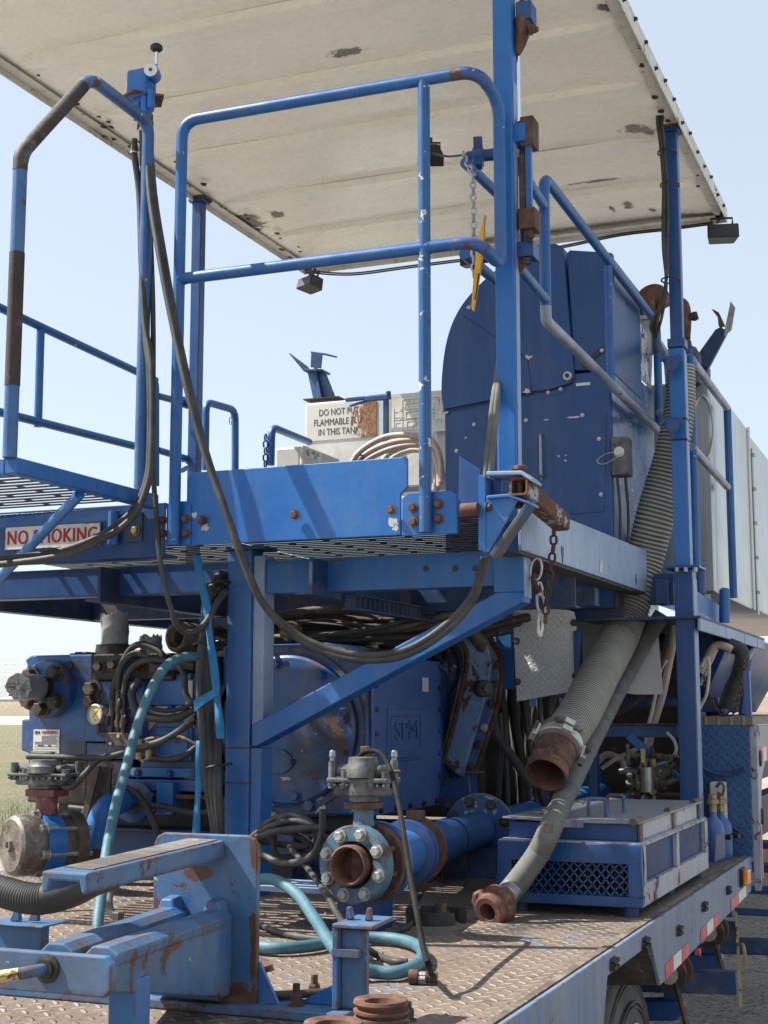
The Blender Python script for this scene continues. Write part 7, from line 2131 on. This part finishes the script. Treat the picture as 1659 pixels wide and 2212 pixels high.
for k in range(4):
    m = MB()
    an = k * 1.571 + .6
    w_ = s1 * math.cos(an) + u1 * math.sin(an)
    t_ = d.cross(w_)
    p = e0 + w_ * .092
    m.cyl(p - t_ * .045, p + t_ * .05, .007, 8).hexbolt(p + t_ * .03, t_, .012, .012, False)
    m.build('clamp_bolt', M_brown, bh)
# smooth grey hose with a wing union resting on the deck
sh = thing('grey_hose', P(1066, 2000, Z=ZD), 'smooth grey hose with a rusty wing union resting on the deck', 'hose')
ue = P(1082, 1950, Y=4.10)
path = spline([ue, P(1112, 1913, Y=4.16), P(1161, 1846, Y=4.19), P(1192, 1783, Y=4.22), P(1222, 1716, Y=4.62), P(1265, 1629, Y=5.1), P(1318, 1525, Y=5.65), P(1370, 1428, Y=6.05), P(1402, 1372, Y=6.1), P(1431, 1326, Y=6.1)], 16)
rib_r = [.034 * (1.0, 1.03)[i % 2] for i in range(len(path))]
MB().tube(path, rib_r, 24).build('hose_wall', M_hose_grey, sh)
d = (ue - path[4]).normalized()
d = (d + Vector((-.12, -.55, .12))).normalized()
MB().lathe(ue, (ue - path[5]).normalized(), [(-.14, .036), (-.02, .036), (.01, .033)], 24).build('ferrule', M_steel, sh)
ub = ue + d * .03
MB().lathe(ub, d, [(-.03, .038), (-.022, .058), (.014, .060), (.018, .050), (.038, .047), (.043, .041), (.043, .026), (-.01, .022)], 32, closed=True).build('union_nut', M_rust_red, sh)
s1, u1 = frame_of(d)
for k in range(3):
    an = k * 2.094 + .35
    w_ = s1 * math.cos(an) + u1 * math.sin(an)
    t_ = d.cross(w_)
    b0 = ub + w_ * .052
    MB().hexa([b0 - t_ * .03 - d * .018, b0 + t_ * .03 - d * .018, b0 + t_ * .03 + d * .018, b0 - t_ * .03 + d * .018, b0 + w_ * .022 - t_ * .016 - d * .015, b0 + w_ * .022 + t_ * .016 - d * .015, b0 + w_ * .022 + t_ * .016 + d * .015, b0 + w_ * .022 - t_ * .016 + d * .015]).build('wing', M_rust_red, sh, bevel=.006)
hose('tie_wire', [P(1240, 1590, Y=5.35), P(1222, 1640, Y=5.25), P(1228, 1680, Y=5.2), P(1245, 1720, Y=5.0)], .003, M_black, 'thin black wire tied round the end of the ribbed hose', cat='wire')
# split clamp ring on the deck
sr = MB()
c = P(942, 1992, Z=ZD)
for a0, a1 in ((.1, 2.5), (2.9, 5.7)):
    n = 16
    for i in range(n):
        t0, t1 = a0 + (a1 - a0) * i / n, a0 + (a1 - a0) * (i + 1) / n
        def cr_(t, r): return c + Vector((math.cos(t) * r, math.sin(t) * r, 0))
        sr.prism([cr_(t0, .068), cr_(t1, .068), cr_(t1, .088), cr_(t0, .088)], (0, 0, .035))
tag(sr.build('split_ring', M_rubber), 'black split rubber ring lying open on the deck', 'ring')
# ------------------------------------------------------------------ louvred cooler box on the deck
cbx = thing('cooler_box', P(1250, 1960, Z=ZD), 'low blue mesh sided cooler box with hinged grey lid on the deck edge', 'box')
YB0 = 4.27
fr = P(1388, 1964, Y=YB0)
fl = P(1075, 1945, Y=YB0)
XB1, XB0_ = fr.x, fl.x
YB1 = 5.44
zb0_ = ZD + H + .028
zshoulder = P(1388, 1826, Y=YB0).z
zlid = P(1388, 1794, Y=YB0).z
XR2 = XB1
# frame: front
def fbar(x0, z0, x1, z1, y=YB0, d=.03):
    return ((x0, y, z0), (x1, y + d, z1))
zm0, zm1 = P(1385, 1940, Y=YB0).z, P(1385, 1868, Y=YB0).z
m = MB()
xm0_, xm1_ = P(1105, 1900, Y=YB0).x, P(1356, 1900, Y=YB0).x
for a, b in (fbar(XB0_, zb0_, XB1, zm0), fbar(XB0_, zm1, XB1, zshoulder), fbar(XB0_, zm0, xm0_, zm1), fbar(xm1_, zm0, XB1, zm1)):
    m.box(a, b)
m.build('front_frame', M_navy, cbx, bevel=.003)
m = MB()
w_, h_ = (xm1_ - xm0_) / 13, (zm1 - zm0) / 3
for i in range(-3, 14):
    for s in (1, -1):
        x_a = xm0_ + i * w_ if s == 1 else xm0_ + i * w_
        pts = []
        for j in range(4):
            x = xm0_ + (i + j * 1.0) * w_ if s == 1 else xm0_ + (i + 3 - j * 1.0) * w_
            pts.append((x, zm0 + j * h_))
        for (xa, za), (xb, zb3) in zip(pts, pts[1:]):
            if min(xa, xb) < xm0_ - 1e-4 or max(xa, xb) > xm1_ + 1e-4:
                continue
            m.bar((xa, YB0 + .014, za), (xb, YB0 + .014, zb3), .004, .006, (0, 1, 0))
m.build('expanded_mesh', M_navy, cbx)
m = MB()
k = 0
x = xm0_
while x < xm1_:
    m.box((x, YB0 + .07, zm0 - .01), (x + .004, YB0 + .09, zm1 + .01))
    x += .012
m.box((XB0_ + .02, YB0 + .092, zb0_ + .01), (XB1 - .02, YB0 + .10, zshoulder - .01))
m.build('core', M_black, cbx)
# frame: right side, faded, and painted paler for sky light on this side
m = MB()
ys_ = (YB0 + .0305, (YB0 + YB1) / 2 - .02, (YB0 + YB1) / 2 + .02, YB1)
zr0, zr1 = zb0_ + .065, P(1500, 1838, X=XB1).z * 0 + zb0_ + .175
m.box((XB1 - .03, YB0 + .0305, zb0_), (XB1, YB1, zr0)).box((XB1 - .03, YB0 + .0305, zr1), (XB1, YB1, zshoulder))
for a, b in ((YB0 + .0305, YB0 + .07), (ys_[1], ys_[2]), (YB1 - .05, YB1)):
    m.box((XB1 - .03, a, zr0), (XB1, b, zr1))
m.build('side_frame', M_violet, cbx, bevel=.003)
m = MB()
y = YB0 + .08
while y < YB1 - .06:
    m.box((XB1 - .028, y, zr0), (XB1 - .014, y + .006, zr1))
    y += .0145
m.box((XB1 - .06, YB0 + .07, zr0 - .005), (XB1 - .05, YB1 - .05, zr1 + .005))
m.build('side_louvres', M_navy, cbx)
MB().box((XB0_, YB1 - .03, zb0_), (XB1 - .031, YB1, zshoulder)).box((XB0_, YB0 + .0305, zb0_), (XB0_ + .03, YB1 - .031, zshoulder)).build('back_frame', M_navy, cbx)
MB().box((XB0_ + .004, YB0 + .004, zshoulder + .0005), (XB1 - .004, YB1 - .004, zshoulder + .004)).build('shoulder', M_violet, cbx)
# upper casing under the lid
MB().box((XB0_ + .02, YB0 + .06, zshoulder + .0045), (XB1 - .022, YB1 - .02, zlid + .012)).build('upper_case', M_navy, cbx, bevel=.003)
MB().box((XB1 - .0215, YB0 + .062, zshoulder + .005), (XB1 - .019, YB1 - .022, zlid + .011)).build('upper_side', M_violet, cbx)  # paler sheet stands for sky light on the right face
# lid: two leaves, slightly raised on the left
xl0, xl1 = XB0_ + .005, XB1 - .012
xs2 = P(1215, 1790, Y=YB0 + .05).x
M_lid = paint('dull grey lid', (.20, .21, .23), (.27, .27, .28), .8, .8, .74, .9, rough=.5, dirt=.4)
MB().box((xs2 + .004, YB0 + .04, zlid + .013), (xl1, YB1 - .01, zlid + .02)).build('lid', M_lid, cbx, bevel=.002)
MB().hexa([(xl0, YB0 + .04, zlid + .02), (xs2, YB0 + .04, zlid + .013), (xs2, YB1 - .01, zlid + .013), (xl0, YB1 - .01, zlid + .02), (xl0, YB0 + .04, zlid + .026), (xs2, YB0 + .04, zlid + .019), (xs2, YB1 - .01, zlid + .019), (xl0, YB1 - .01, zlid + .026)]).build('lid', M_lid, cbx, bevel=.002)
for px, py in ((1272, 1764), (1312, 1755)):
    c = P(px, py, Z=zlid + .02 - H)
    MB().tube(fillet([c, c + Vector((0, 0, .055)), c + Vector((.055, .0, .055)), c + Vector((.055, .0, 0))], .012, 4), .0065, 8).build('lid_handle', M_worn, cbx)
c = P(1216, 1790, Z=zlid + .02 - H)
MB().box(c + Vector((-.02, .05, 0)), c + Vector((.045, .055, .022))).build('catch_plate', M_under, cbx)
MB().box(c + Vector((-.05, -.02, -.012)), c + Vector((-.025, -.016, .014))).build('catch_plate', M_brown, cbx)
for y in (YB0 + .06, (YB0 + YB1) / 2, YB1 - .1):
    MB().cyl((XB1 - .025, y - .05, zlid + .022), (XB1 - .025, y + .06, zlid + .022), .011, 12).box((XB1 - .019, y - .01, zlid - .05), (XB1 - .012, y + .03, zlid + .012)).build('hinge', M_brown, cbx)
for x, y in ((XB1 - .04, YB0 + .03), (XB1 - .04, YB1 - .06), (XB1 - .04, (YB0 + YB1) / 2), (XB0_ + .06, YB0 + .04)):
    MB().cyl((x, y, ZD + H), (x, y, zb0_), .022, 14).build('rubber_foot', M_under, cbx)

# ------------------------------------------------------------------ gas bottles by the bulkhead
for i, (px, pr, lab) in enumerate(((1543, 0, 'nearer of two small blue gas bottles beside the bulkhead'), (1560, 1, 'farther of two small blue gas bottles beside the bulkhead'))):
    Y = 5.97 + i * .12
    b_, t_ = P(px, 1838, Y=Y), P(px, 1742, Y=Y)
    c0 = Vector((b_.x, Y, ZD + H))
    hh = t_.z - c0.z
    t = thing('gas_bottle', c0, lab, 'bottle', 'blue gas bottles beside the bulkhead')
    r = .043
    MB().lathe(c0, (0, 0, 1), [(0, r * .8), (.02, r), (hh * .56, r), (hh * .66, r * .92), (hh * .74, r * .72), (hh * .79, r * .42), (hh * .84, r * .32), (hh * .9, r * .32)], 28).build('body', M_cover, t)
    MB().lathe(c0 + Vector((0, 0, hh * .9)), (0, 0, 1), [(0, r * .36), (.03, r * .36), (.032, r * .55), (.05, r * .55), (.052, r * .4), (.07, r * .4)], 18).build('valve', M_brass, t)
    MB().lathe(c0 + Vector((r, -.0, hh * .45)), (1, -.3, 0), [(0, .011), (.03, .011)], 10).build('knob', M_black, t)
wb = thing('junction_box', P(1556, 1720, Y=6.12), 'pale grey junction box fixed behind the gas bottles', 'box')
MB().box(P(1535, 1785, Y=6.10), P(1570, 1688, Y=6.19)).build('case', M_beige, wb, bevel=.006)
MB().tube(spline([P(1548, 1700, Y=6.07), P(1556, 1690, Y=6.05), P(1564, 1700, Y=6.06), P(1560, 1716, Y=6.07), P(1550, 1712, Y=6.07)], 5), .006, 8).build('fitting', M_valve, wb)
pp = MB().prism([P(x, y, Y=5.86) for x, y in ((1547, 1806), (1566, 1796), (1563, 1852), (1544, 1862))], (0, .006, 0)).build('loose_plate', M_violet)
tag(pp, 'small pale plate leaning against the gas bottles', 'plate')

# ------------------------------------------------------------------ aluminium heat shields
hs = thing('heat_shield', P(1180, 1510, Y=5.7), 'large aluminium tread plate heat shield hanging under the platform, left of the ribbed hose', 'panel', 'aluminium heat shields')
Yh_ = 5.7
pts = [P(x, y, Y=Yh_) for x, y in ((1107, 1318), (1112, 1311), (1150, 1312), (1228, 1318), (1240, 1322), (1244, 1340), (1248, 1480), (1246, 1492), (1117, 1515))]
MB().prism(pts, (0, .004, 0)).build('panel', M_treadalu, hs)
for px, py in ((1116, 1385), (1118, 1473), (1240, 1345), (1243, 1460)):
    MB().hexbolt(P(px, py, Y=Yh_ - .001), ND, .011, .008).build('bolt', M_brown, hs)
MB().prism([P(x, y, Y=Yh_ + .03) for x, y in ((1068, 1366), (1104, 1366), (1112, 1488), (1086, 1488))], (0, .05, 0)).build('bracket', M_blue, hs, bevel=.003)
MB().box(P(1240, 1480, Y=Yh_ - .01), P(1258, 1363, Y=Yh_ + .03)).build('bracket', M_navy, hs, bevel=.003)
hs2 = thing('heat_shield', P(1330, 1500, Y=6.25), 'plain aluminium heat shield right of the ribbed hose', 'panel', 'aluminium heat shields')
Y2 = 6.16
MB().prism([P(x, y, Y=Y2) for x, y in ((1244, 1325), (1260, 1330), (1280, 1342), (1420, 1352), (1432, 1500), (1370, 1500), (1300, 1488), (1247, 1490))], (0, .004, 0)).build('panel', M_alu, hs2)
# ------------------------------------------------------------------ stainless boxes on the upper deck
XS = -1.09
YS0 = P(1547, 1260, X=XS).y
zS0, zS1 = P(1547, 1280, X=XS).z, P(1547, 838, X=XS).z
ss = thing('stainless_tank', V(-1.6, 8, ZU), 'tall brushed stainless steel tank beyond the rear rails', 'tank')
xs0_ = P(1500, 1000, Y=YS0).x - .35
MB().box((xs0_, YS0, zS0), (XS, YS0 + 1.35, zS1)).build('shell', M_stain, ss, bevel=.012)
MB().cyl((XS + .004, YS0 + 1.30, zS0), (XS + .004, YS0 + 1.30, zS1), .012, 10).build('corner_bead', M_stain, ss)
MB().tube([(P(1520, 950, Y=YS0).x + .05 * math.cos(a), YS0 - .006, P(1520, 925, Y=YS0).z + .16 * math.sin(a)) for a in [i * 2 * math.pi / 24 for i in range(24)]], .008, 8, closed=True).build('hatch_ring', M_stain, ss)
MB().lathe(Vector((XS - .06, YS0 + .02, zS0 - .06)), (0, 0, 1), [(0, .03), (.055, .03)], 18).build('drain_stub', M_brass, ss)
s3 = thing('stainless_tank', V(-1.6, 9.5, ZU), 'lower stainless steel tank farther back at the right edge', 'tank')
MB().box((xs0_, YS0 + 1.40, P(1640, 1320, X=XS).z), (XS - .002, YS0 + 4.5, P(1632, 955, X=XS).z)).build('shell', M_stain, s3, bevel=.012)
zr_ = P(1642, 1150, X=XS).z
for k in range(5):
    MB().cyl((XS + .008, YS0 + 1.43, zS0 + .1 + .2 * k), (XS + .008, YS0 + 1.43, zS0 + .12 + .2 * k), .016, 10).build('pipe_clip', M_steel, s3)
MB().cyl((XS + .008, YS0 + 1.43, zS0 - .02), (XS + .008, YS0 + 1.43, zS0 + .95), .010, 10).build('side_pipe', M_stain, s3)
# brackets and tray under the stainless boxes
ut = thing('side_tray', P(1580, 1360, X=-1.0), 'pale edged steel tray on navy gussets under the stainless tank', 'tray')
XT2 = -.98
def T_(px, py, X=XT2):
    return P(px, py, X=X)
a, b = T_(1513, 1335), T_(1652, 1392)
c, d2 = T_(1513, 1362), T_(1652, 1420)
MB().prism([a, Vector((XT2, b.y, a.z)), Vector((XT2, b.y, c.z)), c], (-.012, 0, 0)).build('front_lip', M_chalk_sheen, ut, bevel=.003)
MB().prism([a, Vector((XT2, b.y, a.z)), Vector((XT2 - .5, b.y, a.z)), Vector((XT2 - .5, a.y, a.z))], (0, 0, .01)).build('shelf', M_under, ut)
for k in (.33, .62, .85):
    y = a.y + (b.y - a.y) * k
    MB().box((XT2 - .0005, y, c.z), (XT2 + .001, y + .008, a.z)).build('joint', M_navy, ut)
for px, (x2, y2) in ((1560, (1512, 1480)), (1640, (1590, 1480))):
    MB().prism([P(px - 46, 1370, Y=6.75 + (px - 1560) * .012), P(px, 1376, Y=6.75 + (px - 1560) * .012), P(x2, y2, Y=6.75 + (px - 1560) * .012), P(px - 46, y2, Y=6.75 + (px - 1560) * .012)], (0, .012, 0)).build('gusset', M_navy, ut)
    MB().bar(P(px, 1376, Y=6.745 + (px - 1560) * .012), P(x2, y2, Y=6.745 + (px - 1560) * .012), .01, .05, (0, 1, 0)).build('gusset_flange', M_violet, ut)
bm_ = thing('bracket_beam', P(1530, 1320, Y=6.4), 'blue stub beam with upright pin beside the tall column', 'beam')
MB().prism([P(1499, 1273, Y=6.12), P(1550, 1305, X=-1.02), P(1550, 1346, X=-1.02), P(1499, 1312, Y=6.12)], (.0, .05, 0)).build('beam', M_blue, bm_, bevel=.004)
MB().cyl(P(1565, 1345, Y=6.55), P(1565, 1276, Y=6.55), .024, 16).ball(P(1565, 1276, Y=6.55), .024, (1, 1, .6)).build('pin', M_blue, bm_)
MB().cyl(P(1510, 1283, Y=6.4), P(1510, 1222, Y=6.4), .03, 18).build('canister', M_navy, bm_)
bk2 = thing('column_bracket', P(1420, 1275, Y=6.05), 'navy bracket block fixed to the left of the tall column', 'bracket')
MB().box(P(1415, 1306, Y=6.02), P(1448, 1254, Y=6.1)).box(P(1400, 1306, Y=6.07), P(1460, 1240, Y=6.12)).build('block', M_navy, bk2, bevel=.004)
MB().box(P(1449, 1306, Y=6.0), P(1457, 1258, Y=6.03)).build('packing', M_under, bk2)
# navy hull and beams on the raised deck
hl = thing('hopper', V(-1.9, 7.6, ZU), 'navy sloping steel hopper on the raised deck under the stainless tanks', 'hopper')
zt3 = P(1560, 1372, Y=7.4).z
MB().hexa([(-3.0, 7.2, ZU + H + .05), (-1.25, 7.35, ZU + H + .05), (-1.25, 9.5, ZU + H + .05), (-3.0, 9.5, ZU + H + .05), (-3.0, 7.2, zt3), (-1.02, 7.05, zt3), (-1.02, 9.5, zt3), (-3.0, 9.5, zt3)]).build('shell', M_navy, hl, bevel=.006)
for k, x in enumerate((-1.03, -1.07)):
    y = 7.3 + .5 * k
    MB().tube([P(1625, 1385, Y=7.6 + k * .6), P(1562 + 40 * k, 1545, Y=7.0 + k * .8)], .018, 8).build('brace', M_cover, hl)
bp = MB().bar(P(1612, 1450, Y=6.4), P(1617, 1553, Y=6.4), .03, .03)
bp.box(P(1575, 1558, Y=6.38), P(1634, 1553, Y=6.48))
tag(bp.build('short_post', M_cover, bevel=.003), 'short blue post on a foot plate at the corner of the raised deck', 'post')
dc2 = thing('draped_chain', P(1560, 1545, Y=6.5), 'rusty chain draped over the raised deck beside the short post', 'chain')
chain(MB(), [P(1521, 1460, Y=6.5), P(1528, 1500, Y=6.5), P(1545, 1530, Y=6.45), P(1565, 1548, Y=6.42), P(1585, 1538, Y=6.42), P(1598, 1500, Y=6.5), P(1606, 1450, Y=6.6), P(1608, 1420, Y=6.7)], .034, .0042).build('links', M_rust, dc2)
# insulated pipes under the tray
for i, (mt, r, pts, lab, Yy) in enumerate((
    (M_rubber, .034, ((1545, 1385), (1580, 1395), (1602, 1410), (1598, 1450), (1580, 1490), (1566, 1530)), 'fat black lagged pipe bending down beside the column', 6.7),
    (M_conduit, .018, ((1512, 1452), (1530, 1420), (1546, 1394), (1570, 1398), (1580, 1404)), 'pinkish brown pipe turning under the tray', 6.6),
    (M_cream_hose, .007, ((1515, 1440), (1528, 1420), (1532, 1450), (1526, 1500), (1512, 1530), (1500, 1560)), 'thin cream hose hanging right of the tall column', 6.4))):
    hose('lagged_pipe' if i == 0 else 'pipe' if i == 1 else 'thin_hose', [P(x, y, Y=Yy) for x, y in pts], r, mt, lab, cat='pipe' if i < 2 else 'hose')
# things seen between the ribbed hose and the column
for i, (mt, r, pts, lab, Yy) in enumerate((
    (M_conduit, .016, ((1456, 1345), (1452, 1400), (1444, 1440), (1432, 1500), (1414, 1560), (1400, 1620), (1388, 1660)), 'thick pinkish white hose running down left of the tall column', 6.35),
    (M_cream_hose, .008, ((1440, 1425), (1428, 1445), (1420, 1480), (1410, 1530), (1398, 1580), (1392, 1620)), 'thin cream hose running down beside the pinkish one', 6.3),
    (M_hose, .012, ((1446, 1345), (1442, 1390), (1430, 1430), (1405, 1480), (1370, 1520), (1320, 1550)), 'dark hose curving behind the ribbed hose from the column', 6.2),
    (M_rust_red, .018, ((1395, 1365), (1412, 1400), (1436, 1430), (1450, 1445)), 'reddish pipe behind the column bracket', 6.6),
    (M_cream_hose, .007, ((1440, 1582), (1456, 1600), (1460, 1622), (1448, 1640), (1425, 1650), (1412, 1655)), 'thin cream loop hanging under the cross frame', 6.05),
    (M_cream_hose, .009, ((1300, 1660), (1330, 1640), (1370, 1620), (1385, 1612)), 'pale hose lying over the valve cluster', 6.2),
    (M_conduit, .014, ((1288, 1650), (1310, 1630), (1340, 1640), (1350, 1660)), 'pinkish hose bent behind the grey hose', 6.3),
    (M_hose, .02, ((1060, 1540), (1075, 1590), (1110, 1640), (1150, 1700)), 'ribbed black hose slanting down behind the gear housing', 5.75),
    (M_hose, .016, ((1080, 1490), (1090, 1560), (1092, 1640), (1096, 1740)), 'black hose hanging straight behind the gear housing', 5.9),
    (M_rubber, .022, ((1105, 1480), (1112, 1560), (1125, 1640), (1132, 1740)), 'fat dark hose hanging below the tread plate shield', 6.0),
    (M_hose, .012, ((1130, 1500), (1140, 1580), (1150, 1650), (1160, 1740)), 'thin dark hose hanging below the tread plate shield', 5.95),
    (M_hose, .010, ((1080, 1540), (1084, 1620), (1078, 1720)), 'thin dark hose nearest the gear housing rim', 5.8))):
    hose('engine_hose' if 'hang' in lab or 'slant' in lab or 'near' in lab else 'service_hose', [P(x, y, Y=Yy) for x, y in pts], r, mt, lab)
xf = thing('cross_frame', P(1380, 1600, Y=6.1), 'navy cross frame with a diagonal brace left of the tall column', 'frame')
MB().box(P(1288, 1592, Y=6.05), P(1470, 1566, Y=6.12)).build('top_bar', M_navy, xf, bevel=.003)
MB().box(P(1286, 1563, Y=6.03), P(1472, 1566, Y=6.13)).build('rusty_top', M_rust, xf)
MB().bar(P(1358, 1588, Y=6.06), P(1472, 1690, Y=6.06), .035, .03, (0, 1, 0)).build('diagonal', M_blue, xf, bevel=.003)
MB().box(P(1272, 1740, Y=6.08), P(1294, 1592, Y=6.13)).build('upright', M_navy, xf, bevel=.003)
MB().box(P(1240, 1692, Y=6.1), P(1300, 1668, Y=6.16)).build('lower_bar', M_navy, xf, bevel=.003)
MB().tube(fillet([P(1264, 1612, Y=6.02), P(1285, 1600, Y=6.02), P(1292, 1590, Y=6.02)], .02, 4), .009, 8).build('hook', M_blue, xf)
vc_ = thing('valve_cluster', P(1400, 1690, Y=6.0), 'cluster of small valves and brass pipes at the far end of the discharge pipe', 'valve')
q = random.Random(31)
for k in range(22):
    x, y = 1362 + (k % 6) * 16 + q.uniform(-6, 6), 1636 + (k // 6) * 26 + q.uniform(-7, 7)
    c = P(x, y, Y=5.98 + q.uniform(-.02, .05))
    a_ = Vector((q.choice((1, 0, 0)), -.2, q.choice((1, .2, 0)))).normalized()
    r = q.uniform(.012, .022)
    MB().lathe(c, a_, [(-.04, r * .7), (-.012, r * .7), (-.012, r), (.012, r), (.012, r * .6), (.045, r * .6)], 12).build('fitting', (M_valve, M_brass, M_steel, M_brown)[k % 4], vc_)
MB().box(P(1385, 1668, Y=5.97), P(1394, 1618, Y=5.98)).build('handle', M_lime, vc_)
for pts in (((1366, 1690), (1400, 1688), (1450, 1690), (1474, 1694)), ((1380, 1720), (1420, 1716), (1474, 1718)), ((1395, 1650), (1392, 1690), (1396, 1740)), ((1412, 1640), (1414, 1700), (1410, 1740))):
    MB().tube(spline([P(x, y, Y=6.02) for x, y in pts], 5), .010, 8).build('small_pipe', M_brown if pts[0][0] < 1390 else M_brass, vc_)
MB().lathe(P(1398, 1684, Y=5.95), (0, 0, 1), [(-.05, .028), (.05, .028)], 16).build('filter_bowl', M_steel, vc_)
# rusty elbows above the housing
el = thing('exhaust_elbow', P(1410, 660, Y=6.7), 'rusty cast pipe elbow looping over behind the right canopy post', 'pipe')
c = P(1412, 655, Y=6.7)
MB().tube(fillet([P(1394, 690, Y=6.7), P(1396, 640, Y=6.7), P(1420, 632, Y=6.72), P(1436, 665, Y=6.74)], .09, 8), .048, 18).build('elbow', M_rust_red, el)
MB().lathe(P(1394, 700, Y=6.7), (.0, 0, 1), [(-.15, .04), (.01, .045), (.012, .055), (.03, .055)], 20).build('pale_pipe', M_beige, el)
e2 = thing('exhaust_valve', P(1480, 700, Y=6.8), 'rusty elbow and valve on top of a navy drum beside the post', 'valve')
MB().tube(spline([P(1462, 655, Y=6.8), P(1474, 662, Y=6.8), P(1478, 690, Y=6.8), P(1476, 730, Y=6.8)], 6), [.035] * 19, 16).build('elbow', M_rust_red, e2)
MB().cyl(P(1478, 690, Y=6.79), P(1496, 684, Y=6.79), .018, 12).lathe(P(1494, 685, Y=6.79), (1, 0, .2), [(0, .02), (.012, .024), (.03, .02)], 12).build('side_port', M_iron, e2)
dr = P(1474, 780, Y=6.9)
MB().lathe(dr, (0, 0, 1), [(-.12, .085), (.0, .09), (.02, .09), (.06, .07), (.07, .05), (.12, .04)], 32).build('drum', M_iron, e2)
MB().ball(P(1484, 760, Y=6.78), .03, (1, .6, .7)).build('lifting_eye', M_navy, e2)
# dark machinery and an added backdrop behind the hoses under the platform, and the beam it hangs from
ub_ = thing('backdrop_frame', V(-2.0, 6.3, ZD), 'dark backdrop panel, gearcase and ducts in the shade under the platform', 'frame')
MB().box(V(-2.6, 7.9, ZD + .3), V(-1.2, 7.94, .45)).build('dark_backdrop', M_iron, ub_)  # dark sheet added as backdrop for the dim gap
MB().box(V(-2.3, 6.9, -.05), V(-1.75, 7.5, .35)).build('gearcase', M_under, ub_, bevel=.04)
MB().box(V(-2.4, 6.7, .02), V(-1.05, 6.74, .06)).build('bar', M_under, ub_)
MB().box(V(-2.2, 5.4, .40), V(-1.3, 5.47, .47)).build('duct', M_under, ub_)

m = MB()
q = random.Random(77)
for i in range(900):
    x, y = q.uniform(XL + .1, XR - .03), q.uniform(1.6, 5.6)
    r = q.uniform(.0015, .0055) * (1.6 if q.random() < .06 else 1)
    a_ = q.uniform(0, 6.28)
    c = V(x, y, ZD + .0005)
    pts = [c + Vector((math.cos(a_ + k * 1.257) * r * q.uniform(.7, 1.2), math.sin(a_ + k * 1.257) * r * q.uniform(.7, 1.2), 0)) for k in range(5)]
    m.add(pts + [c + Vector((0, 0, r * q.uniform(.7, 1.1)))], [(k, (k + 1) % 5, 5) for k in range(5)])
o = m.build('grit', M_grip)
o['kind'] = 'stuff'

# more hoses hanging in the dark between the gear housing and the ribbed hose
q = random.Random(41)
eh = thing('engine_hose_bank', V(-1.9, 6.3, ZD), 'mass of black engine hoses hanging between the gear casing and the ribbed hose', 'hose bundle')
for k in range(22):
    x = 1060 + k * 7 + q.uniform(-5, 5)
    Yk = q.uniform(5.95, 6.9)
    sw = q.uniform(-22, 30)
    pts = [P(x + q.uniform(-20, 20), 1440 + q.uniform(-30, 40), Y=Yk), P(x + sw * .3, 1530, Y=Yk + q.uniform(-.05, .05)), P(x + sw * .7, 1620 + q.uniform(-10, 10), Y=Yk), P(x + sw + q.uniform(-14, 14), 1700, Y=Yk - .05), P(x + sw * 1.4, 1770, Y=Yk)]
    MB().tube(spline(pts, 7), q.choice((.008, .011, .014, .02)), 10).build('hose', q.choice((M_hose, M_hose, M_rubber, M_hose_grey, M_brown)), eh)
# pipes and hoses over the pump, under the floor
th = thing('top_hose_run', V(-2.2, 5.2, .25), 'run of dark hoses and brown pipes over the top of the pump', 'hose bundle')
for k in range(12):
    Yk = 4.95 + .07 * k
    y0 = 1352 + q.uniform(-26, 26)
    pts = [P(560 + q.uniform(-30, 30), y0 + q.uniform(-8, 14), Y=Yk), P(680 + q.uniform(-20, 20), y0 + q.uniform(-16, 12), Y=Yk + .05), P(800 + q.uniform(-20, 20), y0 + q.uniform(-16, 12), Y=Yk + .1), P(930 + q.uniform(-20, 20), y0 + q.uniform(-24, 10), Y=Yk + .2)]
    MB().tube(spline(pts, 7), q.choice((.009, .012, .016, .024)), 10).build('hose', q.choice((M_hose, M_rubber, M_brown, M_iron)), th)

# small plumbing on the face of the pump
fp = thing('grease_line', P(360, 1600, Y=YFE - .03), 'brown grease pipe with brass elbows along the face of the pump', 'pipe')
MB().tube(fillet([P(306, 1600, Y=YFE - .03), P(350, 1592, Y=YFE - .03), P(388, 1590, Y=YFE - .03), P(432, 1612, Y=YFE - .02)], .03, 4), .0085, 10).build('tube', M_brown, fp)
MB().tube([P(322, 1600, Y=YFE - .03), P(322, 1640, Y=YFE - .03)], .014, 10).build('elbow', M_brass, fp)
MB().tube([P(322, 1638, Y=YFE - .03), P(350, 1640, Y=YFE - .03)], .010, 8).build('nipple', M_steel, fp)
for k, (px, py) in enumerate(((216, 1440), (246, 1436), (300, 1440), (338, 1444))):
    o = MB().hexbolt(P(px, py, Y=YFE - .011), ND, .018, .022).build('block_plug', M_brown)
    tag(o, ('leftmost', 'second', 'third', 'rightmost')[k] + ' of four brown hex plugs on the dark block behind the gauge', 'plug', 'hex plugs on the dark pump block')
for k, (lab, r, mt, pts) in enumerate((
    ('black hose drooping from the pump top past the maker plate', .011, M_hose, ((380, 1425), (398, 1460), (402, 1500), (424, 1525), (450, 1520))),
    ('thin black hose crossing behind the teal hose at mid height', .008, M_rubber, ((306, 1520), (350, 1535), (400, 1528), (440, 1500))),
    ('dark hose running along the foot of the pump to the column', .012, M_rubber, ((150, 1745), (240, 1752), (330, 1740), (420, 1756), (500, 1748))),
    ('black hose coiling behind the blue suction elbow', .012, M_hose, ((180, 1760), (210, 1715), (260, 1700), (300, 1720), (330, 1770), (340, 1800))),
    ('thin black hose hanging straight left of the column', .008, M_hose, ((446, 1300), (438, 1420), (444, 1560), (456, 1700), (462, 1800))))):
    hose('pump_line', [P(x, y, Y=YFE - .06 - .015 * k) for x, y in pts], r, mt, lab)
